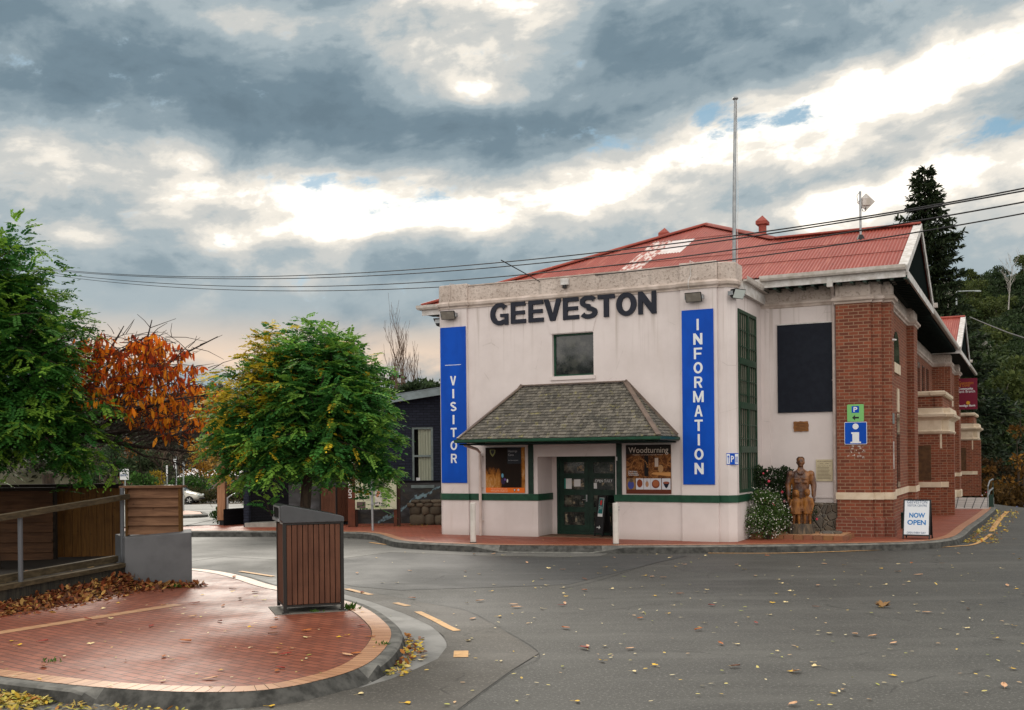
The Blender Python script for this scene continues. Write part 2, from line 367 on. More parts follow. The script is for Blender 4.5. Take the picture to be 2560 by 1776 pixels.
def brick_mat(name, c1, c2, mortar, bw=0.24, bh=0.086, mort=0.010, plane='wall', rough=0.85, bmp=0.5, offset=0.5, dirt=0.35, spec=0.3, sq=1.0):
    m, T, b = new_mat(name)
    tc = T.node('ShaderNodeTexCoord'); sp = T.node('ShaderNodeSeparateXYZ'); T.l.new(tc.outputs['Object'], sp.inputs[0])
    cb = T.node('ShaderNodeCombineXYZ')
    if plane == 'wall': T.put(cb.inputs[0], T.math('ADD', sp.outputs[0], sp.outputs[1])); T.put(cb.inputs[1], sp.outputs[2])
    else: T.put(cb.inputs[0], sp.outputs[0]); T.put(cb.inputs[1], sp.outputs[1])
    v = cb.outputs[0]
    if plane != 'wall':
        mp = T.node('ShaderNodeMapping'); mp.inputs['Rotation'].default_value = (0, 0, math.radians(38)); T.put(mp.inputs[0], v); v = mp.outputs[0]
    n = T.node('ShaderNodeTexBrick'); T.put(n.inputs['Vector'], v)
    n.offset = offset; n.squash = sq; n.squash_frequency = 2
    n.inputs['Scale'].default_value = 1.0; n.inputs['Brick Width'].default_value = bw; n.inputs['Row Height'].default_value = bh
    n.inputs['Mortar Size'].default_value = mort; n.inputs['Mortar Smooth'].default_value = 0.2; n.inputs['Bias'].default_value = 0.0
    n.inputs['Color1'].default_value = (*c1, 1); n.inputs['Color2'].default_value = (*c2, 1); n.inputs['Mortar'].default_value = (*mortar, 1)
    big = T.noise(tc.outputs['Object'], 0.9, 5.0, 0.65); fine = T.noise(tc.outputs['Object'], 14.0, 4.0, 0.6)
    k = T.math('ADD', T.math('MULTIPLY', T.smooth(big, 0.3, 0.7), dirt), T.math('MULTIPLY', fine, dirt))
    c = T.mix(k, n.outputs['Color'], tuple(x * 0.45 for x in c1), 'MIX')
    T.put(b.inputs['Base Color'], c); b.inputs['Roughness'].default_value = rough; b.inputs['Specular IOR Level'].default_value = spec
    bump(T, b, T.math('SUBTRACT', T.math('MULTIPLY', fine, 0.25), n.outputs['Fac']), bmp, 0.006)
    return m, T, b
def tint_mat(name, rough=0.5, transl=0.0, spec=0.4, var=0.0, scale=30, bmp=0.0):
    """each face carries its own colour"""
    m, T, b = new_mat(name); at = T.node('ShaderNodeAttribute'); at.attribute_name = 'tint'; c = at.outputs['Color']
    if var: v = coords(T); c = T.mix(T.math('MULTIPLY', T.noise(v, scale, 4.0, 0.6), var), c, (0.02, 0.02, 0.02))
    T.put(b.inputs['Base Color'], c); b.inputs['Roughness'].default_value = rough; b.inputs['Specular IOR Level'].default_value = spec
    if bmp: bump(T, b, T.noise(coords(T), scale, 4.0), bmp, 0.01)
    if transl:
        tr = T.node('ShaderNodeBsdfTranslucent'); T.put(tr.inputs[0], c)
        mx = T.node('ShaderNodeMixShader'); mx.inputs[0].default_value = transl
        out = next(n for n in T.n if n.type == 'OUTPUT_MATERIAL')
        T.l.new(b.outputs[0], mx.inputs[1]); T.l.new(tr.outputs[0], mx.inputs[2]); T.l.new(mx.outputs[0], out.inputs[0])
    return m
# ================================================================ ground, roads, pavements
def wn_(T, v): n = T.node('ShaderNodeTexNoise'); T.put(n.inputs['Vector'], v); n.inputs['Scale'].default_value = 1.3; n.inputs['Detail'].default_value = 5.0; return n.outputs['Color']
def asphalt_mat(name, c, c2, speck=0.5):
    m, T, b = new_mat(name); v = coords(T)
    big = T.noise(v, 0.35, 6.0, 0.65, 0.4); mid = T.noise(v, 3.0, 5.0, 0.6); fine = T.noise(v, 30.0, 4.0, 0.75); grit = T.noise(v, 130.0, 2.0, 0.6)
    col = T.mix(T.smooth(big, 0.3, 0.7), c, c2)
    col = T.mix(T.math('MULTIPLY', T.smooth(mid, 0.35, 0.75), 0.35), col, tuple(x * 0.7 for x in c))
    col = T.mix(T.math('MULTIPLY', T.smooth(fine, 0.53, 0.66), speck), col, tuple(min(1, x * 2.6) for x in c2))
    col = T.mix(T.math('MULTIPLY', T.smooth(grit, 0.50, 0.72), 0.45), col, tuple(x * 0.35 for x in c))
    trk = T.noise(coords(T, 'Object', (0.16, 1.3, 1.0)), 1.0, 4.0, 0.55, 0.3); col = T.mix(T.math('MULTIPLY', T.smooth(trk, 0.48, 0.68), 0.38), col, tuple(x * 1.55 for x in c2))
    oil = T.noise(v, 1.15, 4.0, 0.6); col = T.mix(T.math('MULTIPLY', T.smooth(oil, 0.66, 0.76), 0.45), col, tuple(x * 0.4 for x in c))
    vc = T.node('ShaderNodeTexVoronoi', feature='DISTANCE_TO_EDGE'); vc.inputs['Scale'].default_value = 0.22; T.put(vc.inputs['Vector'], T.vmath('ADD', v, T.vmath('MULTIPLY', wn_(T, v), (0.7, 0.7, 0.0))))
    col = T.mix(T.math('MULTIPLY', T.math('MULTIPLY', T.math('SUBTRACT', 1.0, T.smooth(vc.outputs['Distance'], 0.0, 0.0045)), T.smooth(mid, 0.44, 0.56)), 0.6), col, tuple(x * 0.3 for x in c))
    T.put(b.inputs['Base Color'], col)
    T.put(b.inputs['Roughness'], T.math('ADD', T.math('MULTIPLY', T.smooth(big, 0.3, 0.7), 0.2), 0.56)); b.inputs['Specular IOR Level'].default_value = 0.22
    bump(T, b, T.math('ADD', fine, T.math('MULTIPLY', grit, 0.5)), 0.35, 0.006)
    return m
m_asph = asphalt_mat('asphalt', (0.053, 0.0515, 0.047), (0.075, 0.073, 0.067), .8)
m_asph_d = asphalt_mat('asphalt_fresh', (0.050, 0.050, 0.049), (0.060, 0.060, 0.059), 0.4)
m_asph_l = asphalt_mat('asphalt_worn', (0.095, 0.0925, 0.085), (0.130, 0.127, 0.117), 0.5)
m_asph_b = asphalt_mat('asphalt_brownish', (0.064, 0.058, 0.050), (0.082, 0.075, 0.065), 0.6)
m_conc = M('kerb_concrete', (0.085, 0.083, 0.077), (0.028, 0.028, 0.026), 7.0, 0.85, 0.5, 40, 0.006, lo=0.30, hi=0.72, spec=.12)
m_conc_l = M('gutter_concrete', (0.21, 0.205, 0.195), (0.13, 0.128, 0.12), 1.8, 0.62, 0.35, 60, 0.004)
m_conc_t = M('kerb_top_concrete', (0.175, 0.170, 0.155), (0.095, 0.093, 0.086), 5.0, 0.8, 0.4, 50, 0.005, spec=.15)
m_crack = M('bitumen_seam', (0.022, 0.022, 0.022), None, rough=0.6)

def paver_mat(name, c1, c2, mortar, bw, bh, rough):
    m, T, b = brick_mat(name, c1, c2, mortar, bw, bh, 0.009, 'floor', rough, 0.7, 0.5, 0.34, spec=0.4)
    tc = T.node('ShaderNodeTexCoord'); n = T.noise(tc.outputs['Object'], 1.1, 5.0, 0.6)
    T.put(b.inputs['Roughness'], T.math('ADD', T.math('MULTIPLY', T.smooth(n, 0.3, 0.7), 0.22), rough - 0.11)); return m
m_pave = paver_mat('red_pavers', (0.315, 0.096, 0.052), (0.205, 0.056, 0.031), (0.055, 0.020, 0.013), 0.23, 0.115, 0.54)
m_pave_far = paver_mat('red_pavers_far', (0.34, 0.088, 0.045), (0.27, 0.068, 0.036), (0.12, 0.040, 0.024), 0.23, 0.115, 0.55)
m_tan = M('tan_pavers', (0.46, 0.26, 0.145), (0.36, 0.19, 0.10), 7.0, 0.5, 0.2, 70, 0.003)

def road_z(s, t):                                                  # the street goes over a crest beside the hall and down
    a = min(max((s - 12.2) / 2.5, 0), 1) if t < 30 else 1.0
    q = max(0.0, t - 19.0)
    return -a * (0.0035 * q * q if q < 14 else 0.686 + (q - 14) * 0.098)
def ground_z(x, y):                                                # flat, falling past the crest on the right and gently through the car park on the left
    s, t = loc((x, y, 0))
    if x < -5: return -0.03 * min(max(0.0, y - 44.0), 40.0) * min(1.0, (-5 - x) / 5.0)
    return max(road_z(s, t), -4.0) if s > 0 else 0.0
def build_ground():
    xs = [-900, -300, -120, -70, -45, -30, -20, -12, -6, 0, 4, 7, 9] + [9.5 + 0.75 * i for i in range(36)] + [37, 40, 48, 70, 120, 300, 900]
    ys = [-60, -15, 0, 6, 12, 18, 24, 28] + [30 + 1.25 * i for i in range(34)] + [74, 80, 90, 110, 150, 300, 900, 3000]
    mb = MB(); nx = len(xs)
    for y in ys:
        for x in xs:
            mb.v.append((x, y, ground_z(x, y)))
    for j in range(len(ys) - 1):
        for i in range(nx - 1): mb.f.append((j * nx + i, j * nx + i + 1, (j + 1) * nx + i + 1, (j + 1) * nx + i)); mb.c.append((1, 1, 1))
    o = mb.build('ground', m_asph, smooth=True); o['kind'] = 'structure'
build_ground()
def px_path(pts, z=0.0): return [tuple(gp(u, v, z)[:2]) for u, v in pts]

# ---- near pavement, a rounded corner
ISL = [(-9.5, 12.75), (-7.2, 11.55), (-5.2, 10.52), (-4.53, 10.19), (-3.92, 9.94), (-3.19, 9.74), (-2.62, 9.70), (-2.23, 9.83), (-1.96, 10.10), (-1.69, 10.53), (-1.52, 11.14),
       (-1.47, 12.16), (-1.56, 13.15), (-1.84, 14.19), (-2.14, 15.03), (-2.51, 15.77), (-3.07, 16.55), (-4.12, 17.85), (-4.95, 19.2), (-5.7, 20.2), (-6.6, 20.9), (-8.5, 21.7), (-12, 22.6)]
ISLP = smooth_path(ISL, 5)                                          # right of travel faces the road
ZI = 0.13
poly_sheet('pavement', ISLP + [(-16, 23), (-16, 14.5)], ZI, m_pave)
def strip(name, path, d0, d1, z, mat, kind='structure', z1=None):
    a, b = offset_path(path, d0), offset_path(path, d1); mb = MB()
    n = len(path); z1 = z if z1 is None else z1
    mb.v = [(p[0], p[1], z) for p in a] + [(p[0], p[1], z1) for p in b]; mb.f = [(i, i + 1, n + i + 1, n + i) for i in range(n - 1)]; mb.c = [(1, 1, 1)] * len(mb.f)
    o = mb.build(name, mat); o['kind'] = kind; return o
def soldier(name, path, width, z, mat_c1, mat_c2, step=0.118, gap=0.006):
    """a border course of pavers laid side by side across the edge"""
    mb = MB(); rng = random.Random(5); L = 0.0
    P = [Vector(p) for p in path]
    seg = [(P[i + 1] - P[i]).length for i in range(len(P) - 1)]; tot = sum(seg); n = int(tot / step)
    def at(d):
        d = min(max(d, 0), tot - 1e-4); i = 0
        while d > seg[i]: d -= seg[i]; i += 1
        t = (P[i + 1] - P[i]).normalized(); return P[i] + t * d, Vector((-t.y, t.x))
    for k in range(n):
        a, na = at(k * step + gap); b, nb = at((k + 1) * step)
        j = rng.random(); c = tuple(x + (y - x) * j for x, y in zip(mat_c1, mat_c2)); zz = z + rng.uniform(0, 0.002)
        mb.add([(*a, zz), (*b, zz), (*(b + nb * width), zz), (*(a + na * width), zz)], [(0, 1, 2, 3)], c)
    return mb
m_band = tint_mat('border_pavers', 0.42, 0, 0.5, 0.25, 9, 0.25)
o = soldier('pavement', ISLP, 0.235, ZI + 0.006, (0.52, 0.27, 0.14), (0.40, 0.19, 0.095)).build('pavement_border', m_band, cols=True); o['kind'] = 'structure'
strip('pavement_joint', ISLP, 0.0, -0.243, ZI + 0.003, M('paver_joint', (0.06, 0.045, 0.035), None, rough=0.9))
# a plain course of tan pavers crossing the corner
a_, b_ = gp(-60, 1592, ZI), gp(446, 1512, ZI)
dd = (b_ - a_).normalized(); nn = Vector((-dd.y, dd.x, 0)) * 0.11
poly_sheet('pavement_course', [tuple((a_ - nn)[:2]), tuple((b_ - nn)[:2]), tuple((b_ + nn)[:2]), tuple((a_ + nn)[:2])], ZI + 0.004, m_tan)

def kerb(path, zt, hf, width, name='kerb', mat=None, face=0.05):
    """concrete kerb outside the path; hf(i, point) = height of its road edge"""
    mb = MB(); P = [Vector(p) for p in path]; n = len(P); rows = []
    for i in range(n):
        t = (P[min(i + 1, n - 1)] - P[max(i - 1, 0)]).normalized(); nr = Vector((t.y, -t.x)); h = hf(P[i])
        w = width
        pts = [(0.0, zt - 0.3), (0.0, zt + 0.002), (w * 0.8, h + (0.004 if h < zt - .03 else 0.0)), (w, h - 0.022), (w + face, -0.03), (w + face, -0.3)]
        rows.append([(P[i].x + nr.x * o_, P[i].y + nr.y * o_, z) for o_, z in pts])
    m = len(rows[0]); mb.v = [p for r in rows for p in r]
    for i in range(n - 1):
        for k in range(m - 1): mb.f.append((i * m + k, i * m + k + 1, (i + 1) * m + k + 1, (i + 1) * m + k)); mb.c.append((1, 1, 1))
    o = mb.build(name, mat or m_conc); o['kind'] = 'structure'
    o.data.materials.append(m_conc_t); me = o.data                  # paler upward faces, darker upright faces
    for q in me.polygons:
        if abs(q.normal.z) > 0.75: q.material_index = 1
    return o
def isl_h(p):
    x, y = p
    if y > 20.5: return 0.13
    if x > -1.75 and y > 10.9 or y > 11.9 and x > -6.5: return 0.125
    d = max(0.0, min((p - Vector((-1.60, 10.95))).length, (p - Vector((-4.1, 10.0))).length))
    inside = -4.1 < x and y < 10.95
    return 0.125 - (0.11 * min(1.0, d / 0.25) if inside else 0.0)
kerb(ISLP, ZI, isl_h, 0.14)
APR = smooth_path([(-4.6, 20.0), (-3.7, 18.6), (-2.84, 17.55), (-2.3, 16.68), (-1.62, 15.36), (-1.14, 14.21), (-0.93, 13.4), (-0.82, 12.69), (-0.86, 11.93), (-1.02, 11.3), (-1.29, 10.75), (-1.55, 10.38), (-1.95, 9.98), (-2.35, 9.68), (-2.75, 9.52)], 4)
inner = [p for p in offset_path(ISLP, 0.17) if p[0] > -5.0 and p[1] < 20.0 and not (p[0] < -2.8 and p[1] < 11)]
poly_sheet('gutter', APR + inner, 0.006, m_conc_l)

# ---- far pavement round the hall
ZP = 0.17
FK = [(-16, 31.9), (-10.0, 31.45), (-7.2, 31.0), (-4.9, 30.3), (-4.3, 30.0), (-3.76, 29.3), (-3.33, 28.05), (-2.93, 27.0), (-2.5, 26.45), (-1.8, 25.95), (-0.6, 25.3), (0.55, 25.0), (1.67, 24.8), (2.6, 24.72),
      (4.0, 24.62), (5.4, 24.58), (7.0, 24.62), (8.3, 24.72), (9.4, 24.9), (10.1, 25.2), (10.62, 25.65), (11.16, 26.37), (11.82, 27.53), (13.04, 29.88), (14.97, 33.43), (17.5, 38.2), (18.6, 40.4)]
FKP = smooth_path(FK, 4)
FKP = FKP[::-1]                                                    # travel so that the road is on the right
FKP = FKP[::-1]
def far_h(p):
    x, y = p
    if -0.9 < x < 2.6 and y < 26.5:
        q = min((x + 0.9) / 0.7, (2.6 - x) / 0.7); return 0.15 - 0.125 * min(1.0, max(0.0, q))
    return 0.16
poly_sheet('pavement', FKP + [(16.4, 41.3), (10, 50), (-8.0, 50), (-7.6, 36), (-9.6, 34.2), (-11.0, 33.0), (-16, 33.0)], ZP, m_pave_far)
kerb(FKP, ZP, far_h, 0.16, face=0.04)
ob = soldier('pavement', FKP, 0.235, ZP + 0.006, (0.50, 0.23, 0.12), (0.40, 0.17, 0.085)).build('pavement_border', m_band, cols=True); ob['kind'] = 'structure'
# pale concrete landing at the end of the pavement, its flank above the falling street
lp = [gp(2330, 1273, ZP), gp(2471, 1273, ZP), gp(2485, 1246, ZP), gp(2330, 1246, ZP)]
mb = MB(); mb.prism([tuple(p[:2]) for p in lp], -3.0, ZP + 0.03); o = mb.build('pavement_landing', M('landing_concrete', (0.42, 0.38, 0.36), (0.33, 0.30, 0.28), 1.2, 0.6, 0.1)); o['kind'] = 'structure'
# sawn joints of the landing
mb = MB()
for k in range(1, 7): mb.bar(lp[0].lerp(lp[1], k / 7) + Vector((0, 0, .032)), lp[3].lerp(lp[2], k / 7) + Vector((0, 0, .032)), 0.03, 0.004)
for k in range(1, 6): mb.bar(lp[0].lerp(lp[3], k / 6) + Vector((0, 0, .032)), lp[1].lerp(lp[2], k / 6) + Vector((0, 0, .032)), 0.03, 0.004)
o = mb.build('pavement_seams', m_crack); o['kind'] = 'structure'

# ---- patches of asphalt and painted lines
def patch(name, px, z, mat): return poly_sheet(name, px_path(px, z), z, mat)
patch('road_patch', [(430, 1344), (680, 1342), (860, 1346), (945, 1352), (990, 1366), (1040, 1370), (1215, 1376), (1300, 1384), (1470, 1384), (1530, 1381), (1500, 1391), (1400, 1393), (1200, 1389), (976, 1381), (858, 1396), (700, 1400), (560, 1392), (430, 1410)], 0.004, m_asph_l)
patch('road_patch', [(860, 1398), (976, 1383), (1200, 1391), (1400, 1395), (1560, 1388), (1720, 1389), (1640, 1408), (1420, 1462), (1250, 1468), (1000, 1476), (880, 1466), (780, 1440)], 0.004, m_asph_d)
patch('road_patch', [(905, 1478), (942, 1484), (1060, 1507), (1164, 1527), (1244, 1566), (1348, 1633), (1278, 1676), (1210, 1725), (1144, 1774), (1100, 1850), (500, 1850), (600, 1775), (700, 1752), (810, 1738), (910, 1717), (976, 1698), (1043, 1671), (1094, 1647), (1118, 1616), (1111, 1592), (1077, 1565), (1010, 1534), (926, 1504), (864, 1487)], 0.008, m_asph_b)
def seam(px, w=0.012, name='road_seam', mat=m_crack, z=0.011):
    p = smooth_path(px_path(px, z), 6); return strip(name, p, -w / 2, w / 2, z, mat)
seam([(905, 1477), (942, 1482), (1060, 1505), (1164, 1525), (1244, 1566), (1348, 1633), (1278, 1678), (1144, 1776)], 0.008)
seam([(1400, 1472), (1500, 1450), (1620, 1412), (1715, 1391)], 0.012); seam([(1400, 1534), (1530, 1523), (1640, 1508)], 0.010)
seam([(2290, 1362), (2420, 1361), (2580, 1359)], 0.03)
m_yel = M('line_paint', (0.62, 0.36, 0.15), (0.44, 0.25, 0.10), 9.0, 0.6, 0.2, 120, 0.003, lo=0.3, hi=0.75)
def dash(px, w=0.11, z=0.014):
    p = smooth_path(px_path(px, z), 4); return strip('road_marking', p, -w / 2, w / 2, z, m_yel)
dash([(866, 1472), (928, 1487)]); dash([(988, 1507), (1020, 1515)]); dash([(1044, 1529), (1090, 1551), (1118, 1566), (1143, 1577)]); dash([(1153, 1627), (1152, 1643)], 0.17)
dash([(600, 1428), (684, 1441)]); dash([(740, 1456), (800, 1463)])
dash([(924, 1356), (960, 1361), (994, 1364)], 0.1); dash([(1300, 1378), (1400, 1381), (1500, 1381)], 0.09)
dash([(1770, 1383), (1950, 1383), (2150, 1377), (2300, 1371), (2400, 1365), (2430, 1362), (2450, 1355), (2465, 1345), (2477, 1335)], 0.1)
def dash_w(px, w=0.12):
    p = smooth_path(px_path(px, 0.014), 5); return strip('road_marking', p, -w / 2, w / 2, 0.014, m_yel)
dash_w([(2479, 1329), (2490, 1310), (2505, 1292), (2519, 1279)], 0.15)
# car park island on the left
poly_sheet('pavement', px_path([(380, 1280), (470, 1277), (500, 1280), (506, 1285), (380, 1290)], 0.14), 0.14, M('island_paving', (0.36, 0.17, 0.11), (0.42, 0.26, 0.2), 3, 0.6))
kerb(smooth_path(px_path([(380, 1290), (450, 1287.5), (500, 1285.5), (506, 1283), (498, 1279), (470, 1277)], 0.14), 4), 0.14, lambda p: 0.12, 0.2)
def draped(name, x0, x1, y0, y1, nx, ny, dz, mat):
    mb = MB()
    for j in range(ny + 1):
        for i in range(nx + 1): x = x0 + (x1 - x0) * i / nx; y = y0 + (y1 - y0) * j / ny; mb.v.append((x, y, ground_z(x, y) + dz))
    for j in range(ny):
        for i in range(nx): a = j * (nx + 1) + i; mb.f.append((a, a + 1, a + nx + 2, a + nx + 1)); mb.c.append((1, 1, 1))
    o = mb.build(name, mat, smooth=True); o['kind'] = 'structure'
draped('verge', -75, -10, 78.5, 96, 26, 8, 0.03, M('leafy_verge', (0.10, 0.055, 0.03), (0.06, 0.05, 0.025), 3, 0.9, 0.6, 30, 0.02))
draped('road', -60, -11.5, 35, 78.4, 30, 30, 0.012, m_asph_l)

# ---- hills
m_hill = M('hill_ground', (0.035, 0.045, 0.018), (0.055, 0.05, 0.025), 0.02, 0.95)
def terrain(name, x0, x1, y0, y1, nx, ny, fz, mat):
    mb = MB()
    for j in range(ny + 1):
        for i in range(nx + 1):
            x = x0 + (x1 - x0) * i / nx; y = y0 + (y1 - y0) * j / ny; mb.v.append((x, y, fz(x, y)))
    for j in range(ny):
        for i in range(nx): a = j * (nx + 1) + i; mb.f.append((a, a + 1, a + nx + 2, a + nx + 1)); mb.c.append((1, 1, 1))
    o = mb.build(name, mat, smooth=True); o['kind'] = 'structure'; return o
def hill_right(x, y):                                              # forest slope beyond the end of the street
    r = math.hypot(x - 40, y - 60); q = max(0.0, y - 96) ; k = min(1.0, max(0.0, (x + 5) / 40.0))
    return -6.5 + 8 * min(1, q / 20) * 0.3 + q * 0.245 * k + 3 * math.sin(x * 0.06) * min(1, q / 60)
terrain('hill', -30, 190, 74, 330, 44, 40, hill_right, m_hill)
def hill_left(x, y):
    q = max(0.0, y - 120); return -1.6 + min(16.5, q * 0.22) + 1.6 * math.sin(x * 0.05 + 1) * min(1, q / 50) - max(0.0, (x + 10) * 0.25)
terrain('hill', -190, -5, 118, 290, 36, 30, hill_left, m_hill)
def mountain(x, y): return 40 + 185 * math.exp(-((x + 900) / 900) ** 2) * math.exp(-((y - 3400) / 520) ** 2) + 8 * math.sin(x * 0.011) + 5 * math.sin(x * 0.031 + 1) - 60 * max(0, abs(y - 3400) / 700 - .6)
terrain('mountain', -3200, 1400, 2700, 4100, 90, 20, mountain, M('mountain_forest', (0.035, 0.05, 0.035), (0.05, 0.06, 0.04), 0.01, 0.95))
# ================================================================ the hall (local axes: x along the street front, y into the building, z up)
m_rend, T_, b_ = new_mat('painted_render')
v_ = coords(T_); n_ = T_.noise(v_, 0.8, 6.0, 0.65); n2_ = T_.noise(coords(T_, 'Object', (3.0, 3.0, 0.35)), 1.4, 5.0, 0.6)
c_ = T_.mix(T_.smooth(n_, 0.3, 0.7), (0.635, 0.565, 0.55), (0.56, 0.492, 0.476))
c_ = T_.mix(T_.math('MULTIPLY', T_.smooth(n2_, 0.55, 0.8), 0.28), c_, (0.44, 0.36, 0.31))
sp_ = T_.node('ShaderNodeSeparateXYZ'); T_.l.new(coords(T_), sp_.inputs[0])
st_ = T_.noise(coords(T_, 'Object', (9, 9, 0.22)), 1.0, 5.0, 0.6); c_ = T_.mix(T_.math('MULTIPLY', T_.math('MULTIPLY', T_.smooth(st_, 0.52, 0.72), T_.smooth(T_.math('ADD', sp_.outputs[2], T_.math('MULTIPLY', st_, 1.4)), 5.2, 7.2)), 0.6), c_, (0.30, 0.24, 0.20))
ck_ = T_.node('ShaderNodeTexVoronoi', feature='DISTANCE_TO_EDGE'); ck_.inputs['Scale'].default_value = 0.55; T_.put(ck_.inputs['Vector'], T_.vmath('ADD', coords(T_), T_.vmath('MULTIPLY', T_.vmath('SUBTRACT', (1, 1, 1), (1, 1, 1)), (0, 0, 0)))); c_ = T_.mix(T_.math('MULTIPLY', T_.math('MULTIPLY', T_.math('SUBTRACT', 1.0, T_.smooth(ck_.outputs['Distance'], 0.0, 0.006)), T_.smooth(n_, 0.5, 0.6)), 0.35), c_, (0.25, 0.2, 0.17))
c_ = T_.mix(T_.math('MULTIPLY', T_.math('SUBTRACT', 1.0, T_.smooth(T_.math('ADD', sp_.outputs[2], T_.math('MULTIPLY', n_, 0.35)), 0.22, 0.62)), 0.55), c_, (0.30, 0.24, 0.20))
T_.put(b_.inputs['Base Color'], c_); b_.inputs['Roughness'].default_value = 0.75
bump(T_, b_, T_.noise(v_, 40, 4.0), 0.18, 0.004)
m_rough, T_, b_ = new_mat('roughcast'); v_ = coords(T_)
n_ = T_.noise(v_, 16.0, 4.0, 0.65); n3_ = T_.noise(v_, 1.3, 5.0, 0.6); n4_ = T_.noise(coords(T_, 'Object', (2.2, 2.2, 0.25)), 1.2, 5.0, 0.6)
c_ = T_.mix(T_.smooth(n3_, 0.35, 0.7), (0.56, 0.475, 0.425), (0.43, 0.355, 0.31)); c_ = T_.mix(T_.math('MULTIPLY', T_.smooth(n_, 0.52, 0.64), 0.5), c_, (0.15, 0.11, 0.085))
c_ = T_.mix(T_.math('MULTIPLY', T_.smooth(n4_, 0.58, 0.72), 0.55), c_, (0.07, 0.06, 0.045))
T_.put(b_.inputs['Base Color'], c_); b_.inputs['Roughness'].default_value = 0.95; bump(T_, b_, n_, 1.0, 0.03)
m_mould = M('moulding_render', (0.54, 0.455, 0.41), (0.38, 0.31, 0.265), 2.5, 0.85, 0.3, 40, 0.006, stretch=(1, 1, 0.6))
m_cream = M('cream_band', (0.60, 0.50, 0.385), (0.50, 0.40, 0.29), 3.0, 0.75, 0.15, 40)
m_green = M('green_paint', (0.012, 0.062, 0.034), (0.008, 0.042, 0.023), 6.0, 0.38, 0.1, 80, 0.002)
m_green_d = M('dark_green_paint', (0.010, 0.034, 0.022), (0.006, 0.02, 0.014), 6.0, 0.42)
m_winggreen = M('window_green', (0.022, 0.055, 0.032), (0.014, 0.036, 0.021), 6.0, 0.5)
m_brick, _, _ = brick_mat('red_brick', (0.245, 0.066, 0.033), (0.120, 0.034, 0.020), (0.27, 0.165, 0.105), 0.24, 0.086, 0.011, dirt=0.22)
m_brick_d, _, _ = brick_mat('plinth_brick', (0.20, 0.055, 0.032), (0.15, 0.042, 0.026), (0.26, 0.17, 0.12), 0.24, 0.086, 0.010, dirt=0.25)  # brick of the plinth course, a close variant of the wall brick
m_roof, T_, b_ = new_mat('red_painted_iron'); v_ = coords(T_); sp_ = T_.node('ShaderNodeSeparateXYZ'); T_.l.new(v_, sp_.inputs[0])
n_ = T_.noise(coords(T_, 'Object', (1.0, 0.25, 0.25)), 1.2, 6.0, 0.65); n2_ = T_.noise(v_, 7.0, 5.0, 0.7)
sheet = T_.math('FLOORED_MODULO', T_.math('MULTIPLY', T_.math('FLOOR', T_.math('DIVIDE', sp_.outputs[0], 0.76)), 0.37), 1.0)
c_ = T_.mix(T_.math('ADD', T_.math('MULTIPLY', n_, 0.6), T_.math('MULTIPLY', sheet, 0.4)), (0.30, 0.060, 0.040), (0.195, 0.034, 0.024))
c_ = T_.mix(T_.math('MULTIPLY', T_.smooth(n2_, 0.54, 0.70), 0.65), c_, (0.13, 0.030, 0.02)); n5_ = T_.noise(coords(T_, 'Object', (5.0, 0.5, 0.5)), 1.0, 5.0, 0.65); c_ = T_.mix(T_.math('MULTIPLY', T_.smooth(n5_, 0.54, 0.70), 0.45), c_, (0.42, 0.15, 0.105))
c_ = T_.mix(T_.math('MULTIPLY', T_.smooth(T_.noise(v_, 19.0, 3.0), 0.71, 0.76), 0.6), c_, (0.6, 0.42, 0.38))
T_.put(b_.inputs['Base Color'], c_); b_.inputs['Roughness'].default_value = 0.55; b_.inputs['Specular IOR Level'].default_value = 0.25
m_iron_w = M('bare_iron', (0.58, 0.50, 0.47), (0.33, 0.085, 0.06), 2.6, 0.45, stretch=(4, 1, 1), lo=0.44, hi=0.56)
m_iron_w2 = M('white_iron', (0.66, 0.62, 0.61), (0.55, 0.47, 0.45), 3, 0.45)
m_white = M('weathered_white_paint', (0.60, 0.58, 0.57), (0.42, 0.39, 0.36), 5.0, 0.6, 0.1, 60)
m_gutter = M('gutter_paint', (0.50, 0.46, 0.43), (0.38, 0.34, 0.30), 6.0, 0.5)
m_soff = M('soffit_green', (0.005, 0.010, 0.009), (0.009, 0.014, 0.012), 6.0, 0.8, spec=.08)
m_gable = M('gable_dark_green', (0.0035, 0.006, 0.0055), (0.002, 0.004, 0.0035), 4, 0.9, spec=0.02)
def glass_mat(name, c=(0.012, 0.014, 0.016), rough=0.06, c2=None):
    m, T, b = new_mat(name)
    if c2: n = T.noise(coords(T), 3.5, 5.0, 0.65); T.put(b.inputs['Base Color'], T.mix(T.smooth(n, 0.45, 0.68), c, c2))
    else: b.inputs['Base Color'].default_value = (*c, 1)
    b.inputs['Roughness'].default_value = rough; b.inputs['Specular IOR Level'].default_value = 0.6; return m
m_glass = glass_mat('window_glass', c2=(0.05, 0.05, 0.045))
m_glass_s = glass_mat('shop_glass', (0.006, 0.009, 0.008), 0.1, (0.11, 0.105, 0.08))
m_obsc = M('obscure_glass', (0.30, 0.26, 0.215), (0.22, 0.185, 0.15), 3.0, 0.35, stretch=(1, 3, 0.5))
m_dark = M('dark_void', (0.006, 0.006, 0.006), None, rough=0.9)
m_paper = M('paper', (0.62, 0.62, 0.62), None, rough=0.7)
m_lettw = M('white_lettering', (0.66, 0.68, 0.70), None, rough=0.5)
m_metal = M('galvanised_steel', (0.33, 0.34, 0.35), (0.24, 0.25, 0.26), 8, 0.45, metal=0.6)
m_slate, T_, b_ = new_mat('timber_shingles'); at_ = T_.node('ShaderNodeAttribute'); at_.attribute_name = 'tint'; v_ = coords(T_)
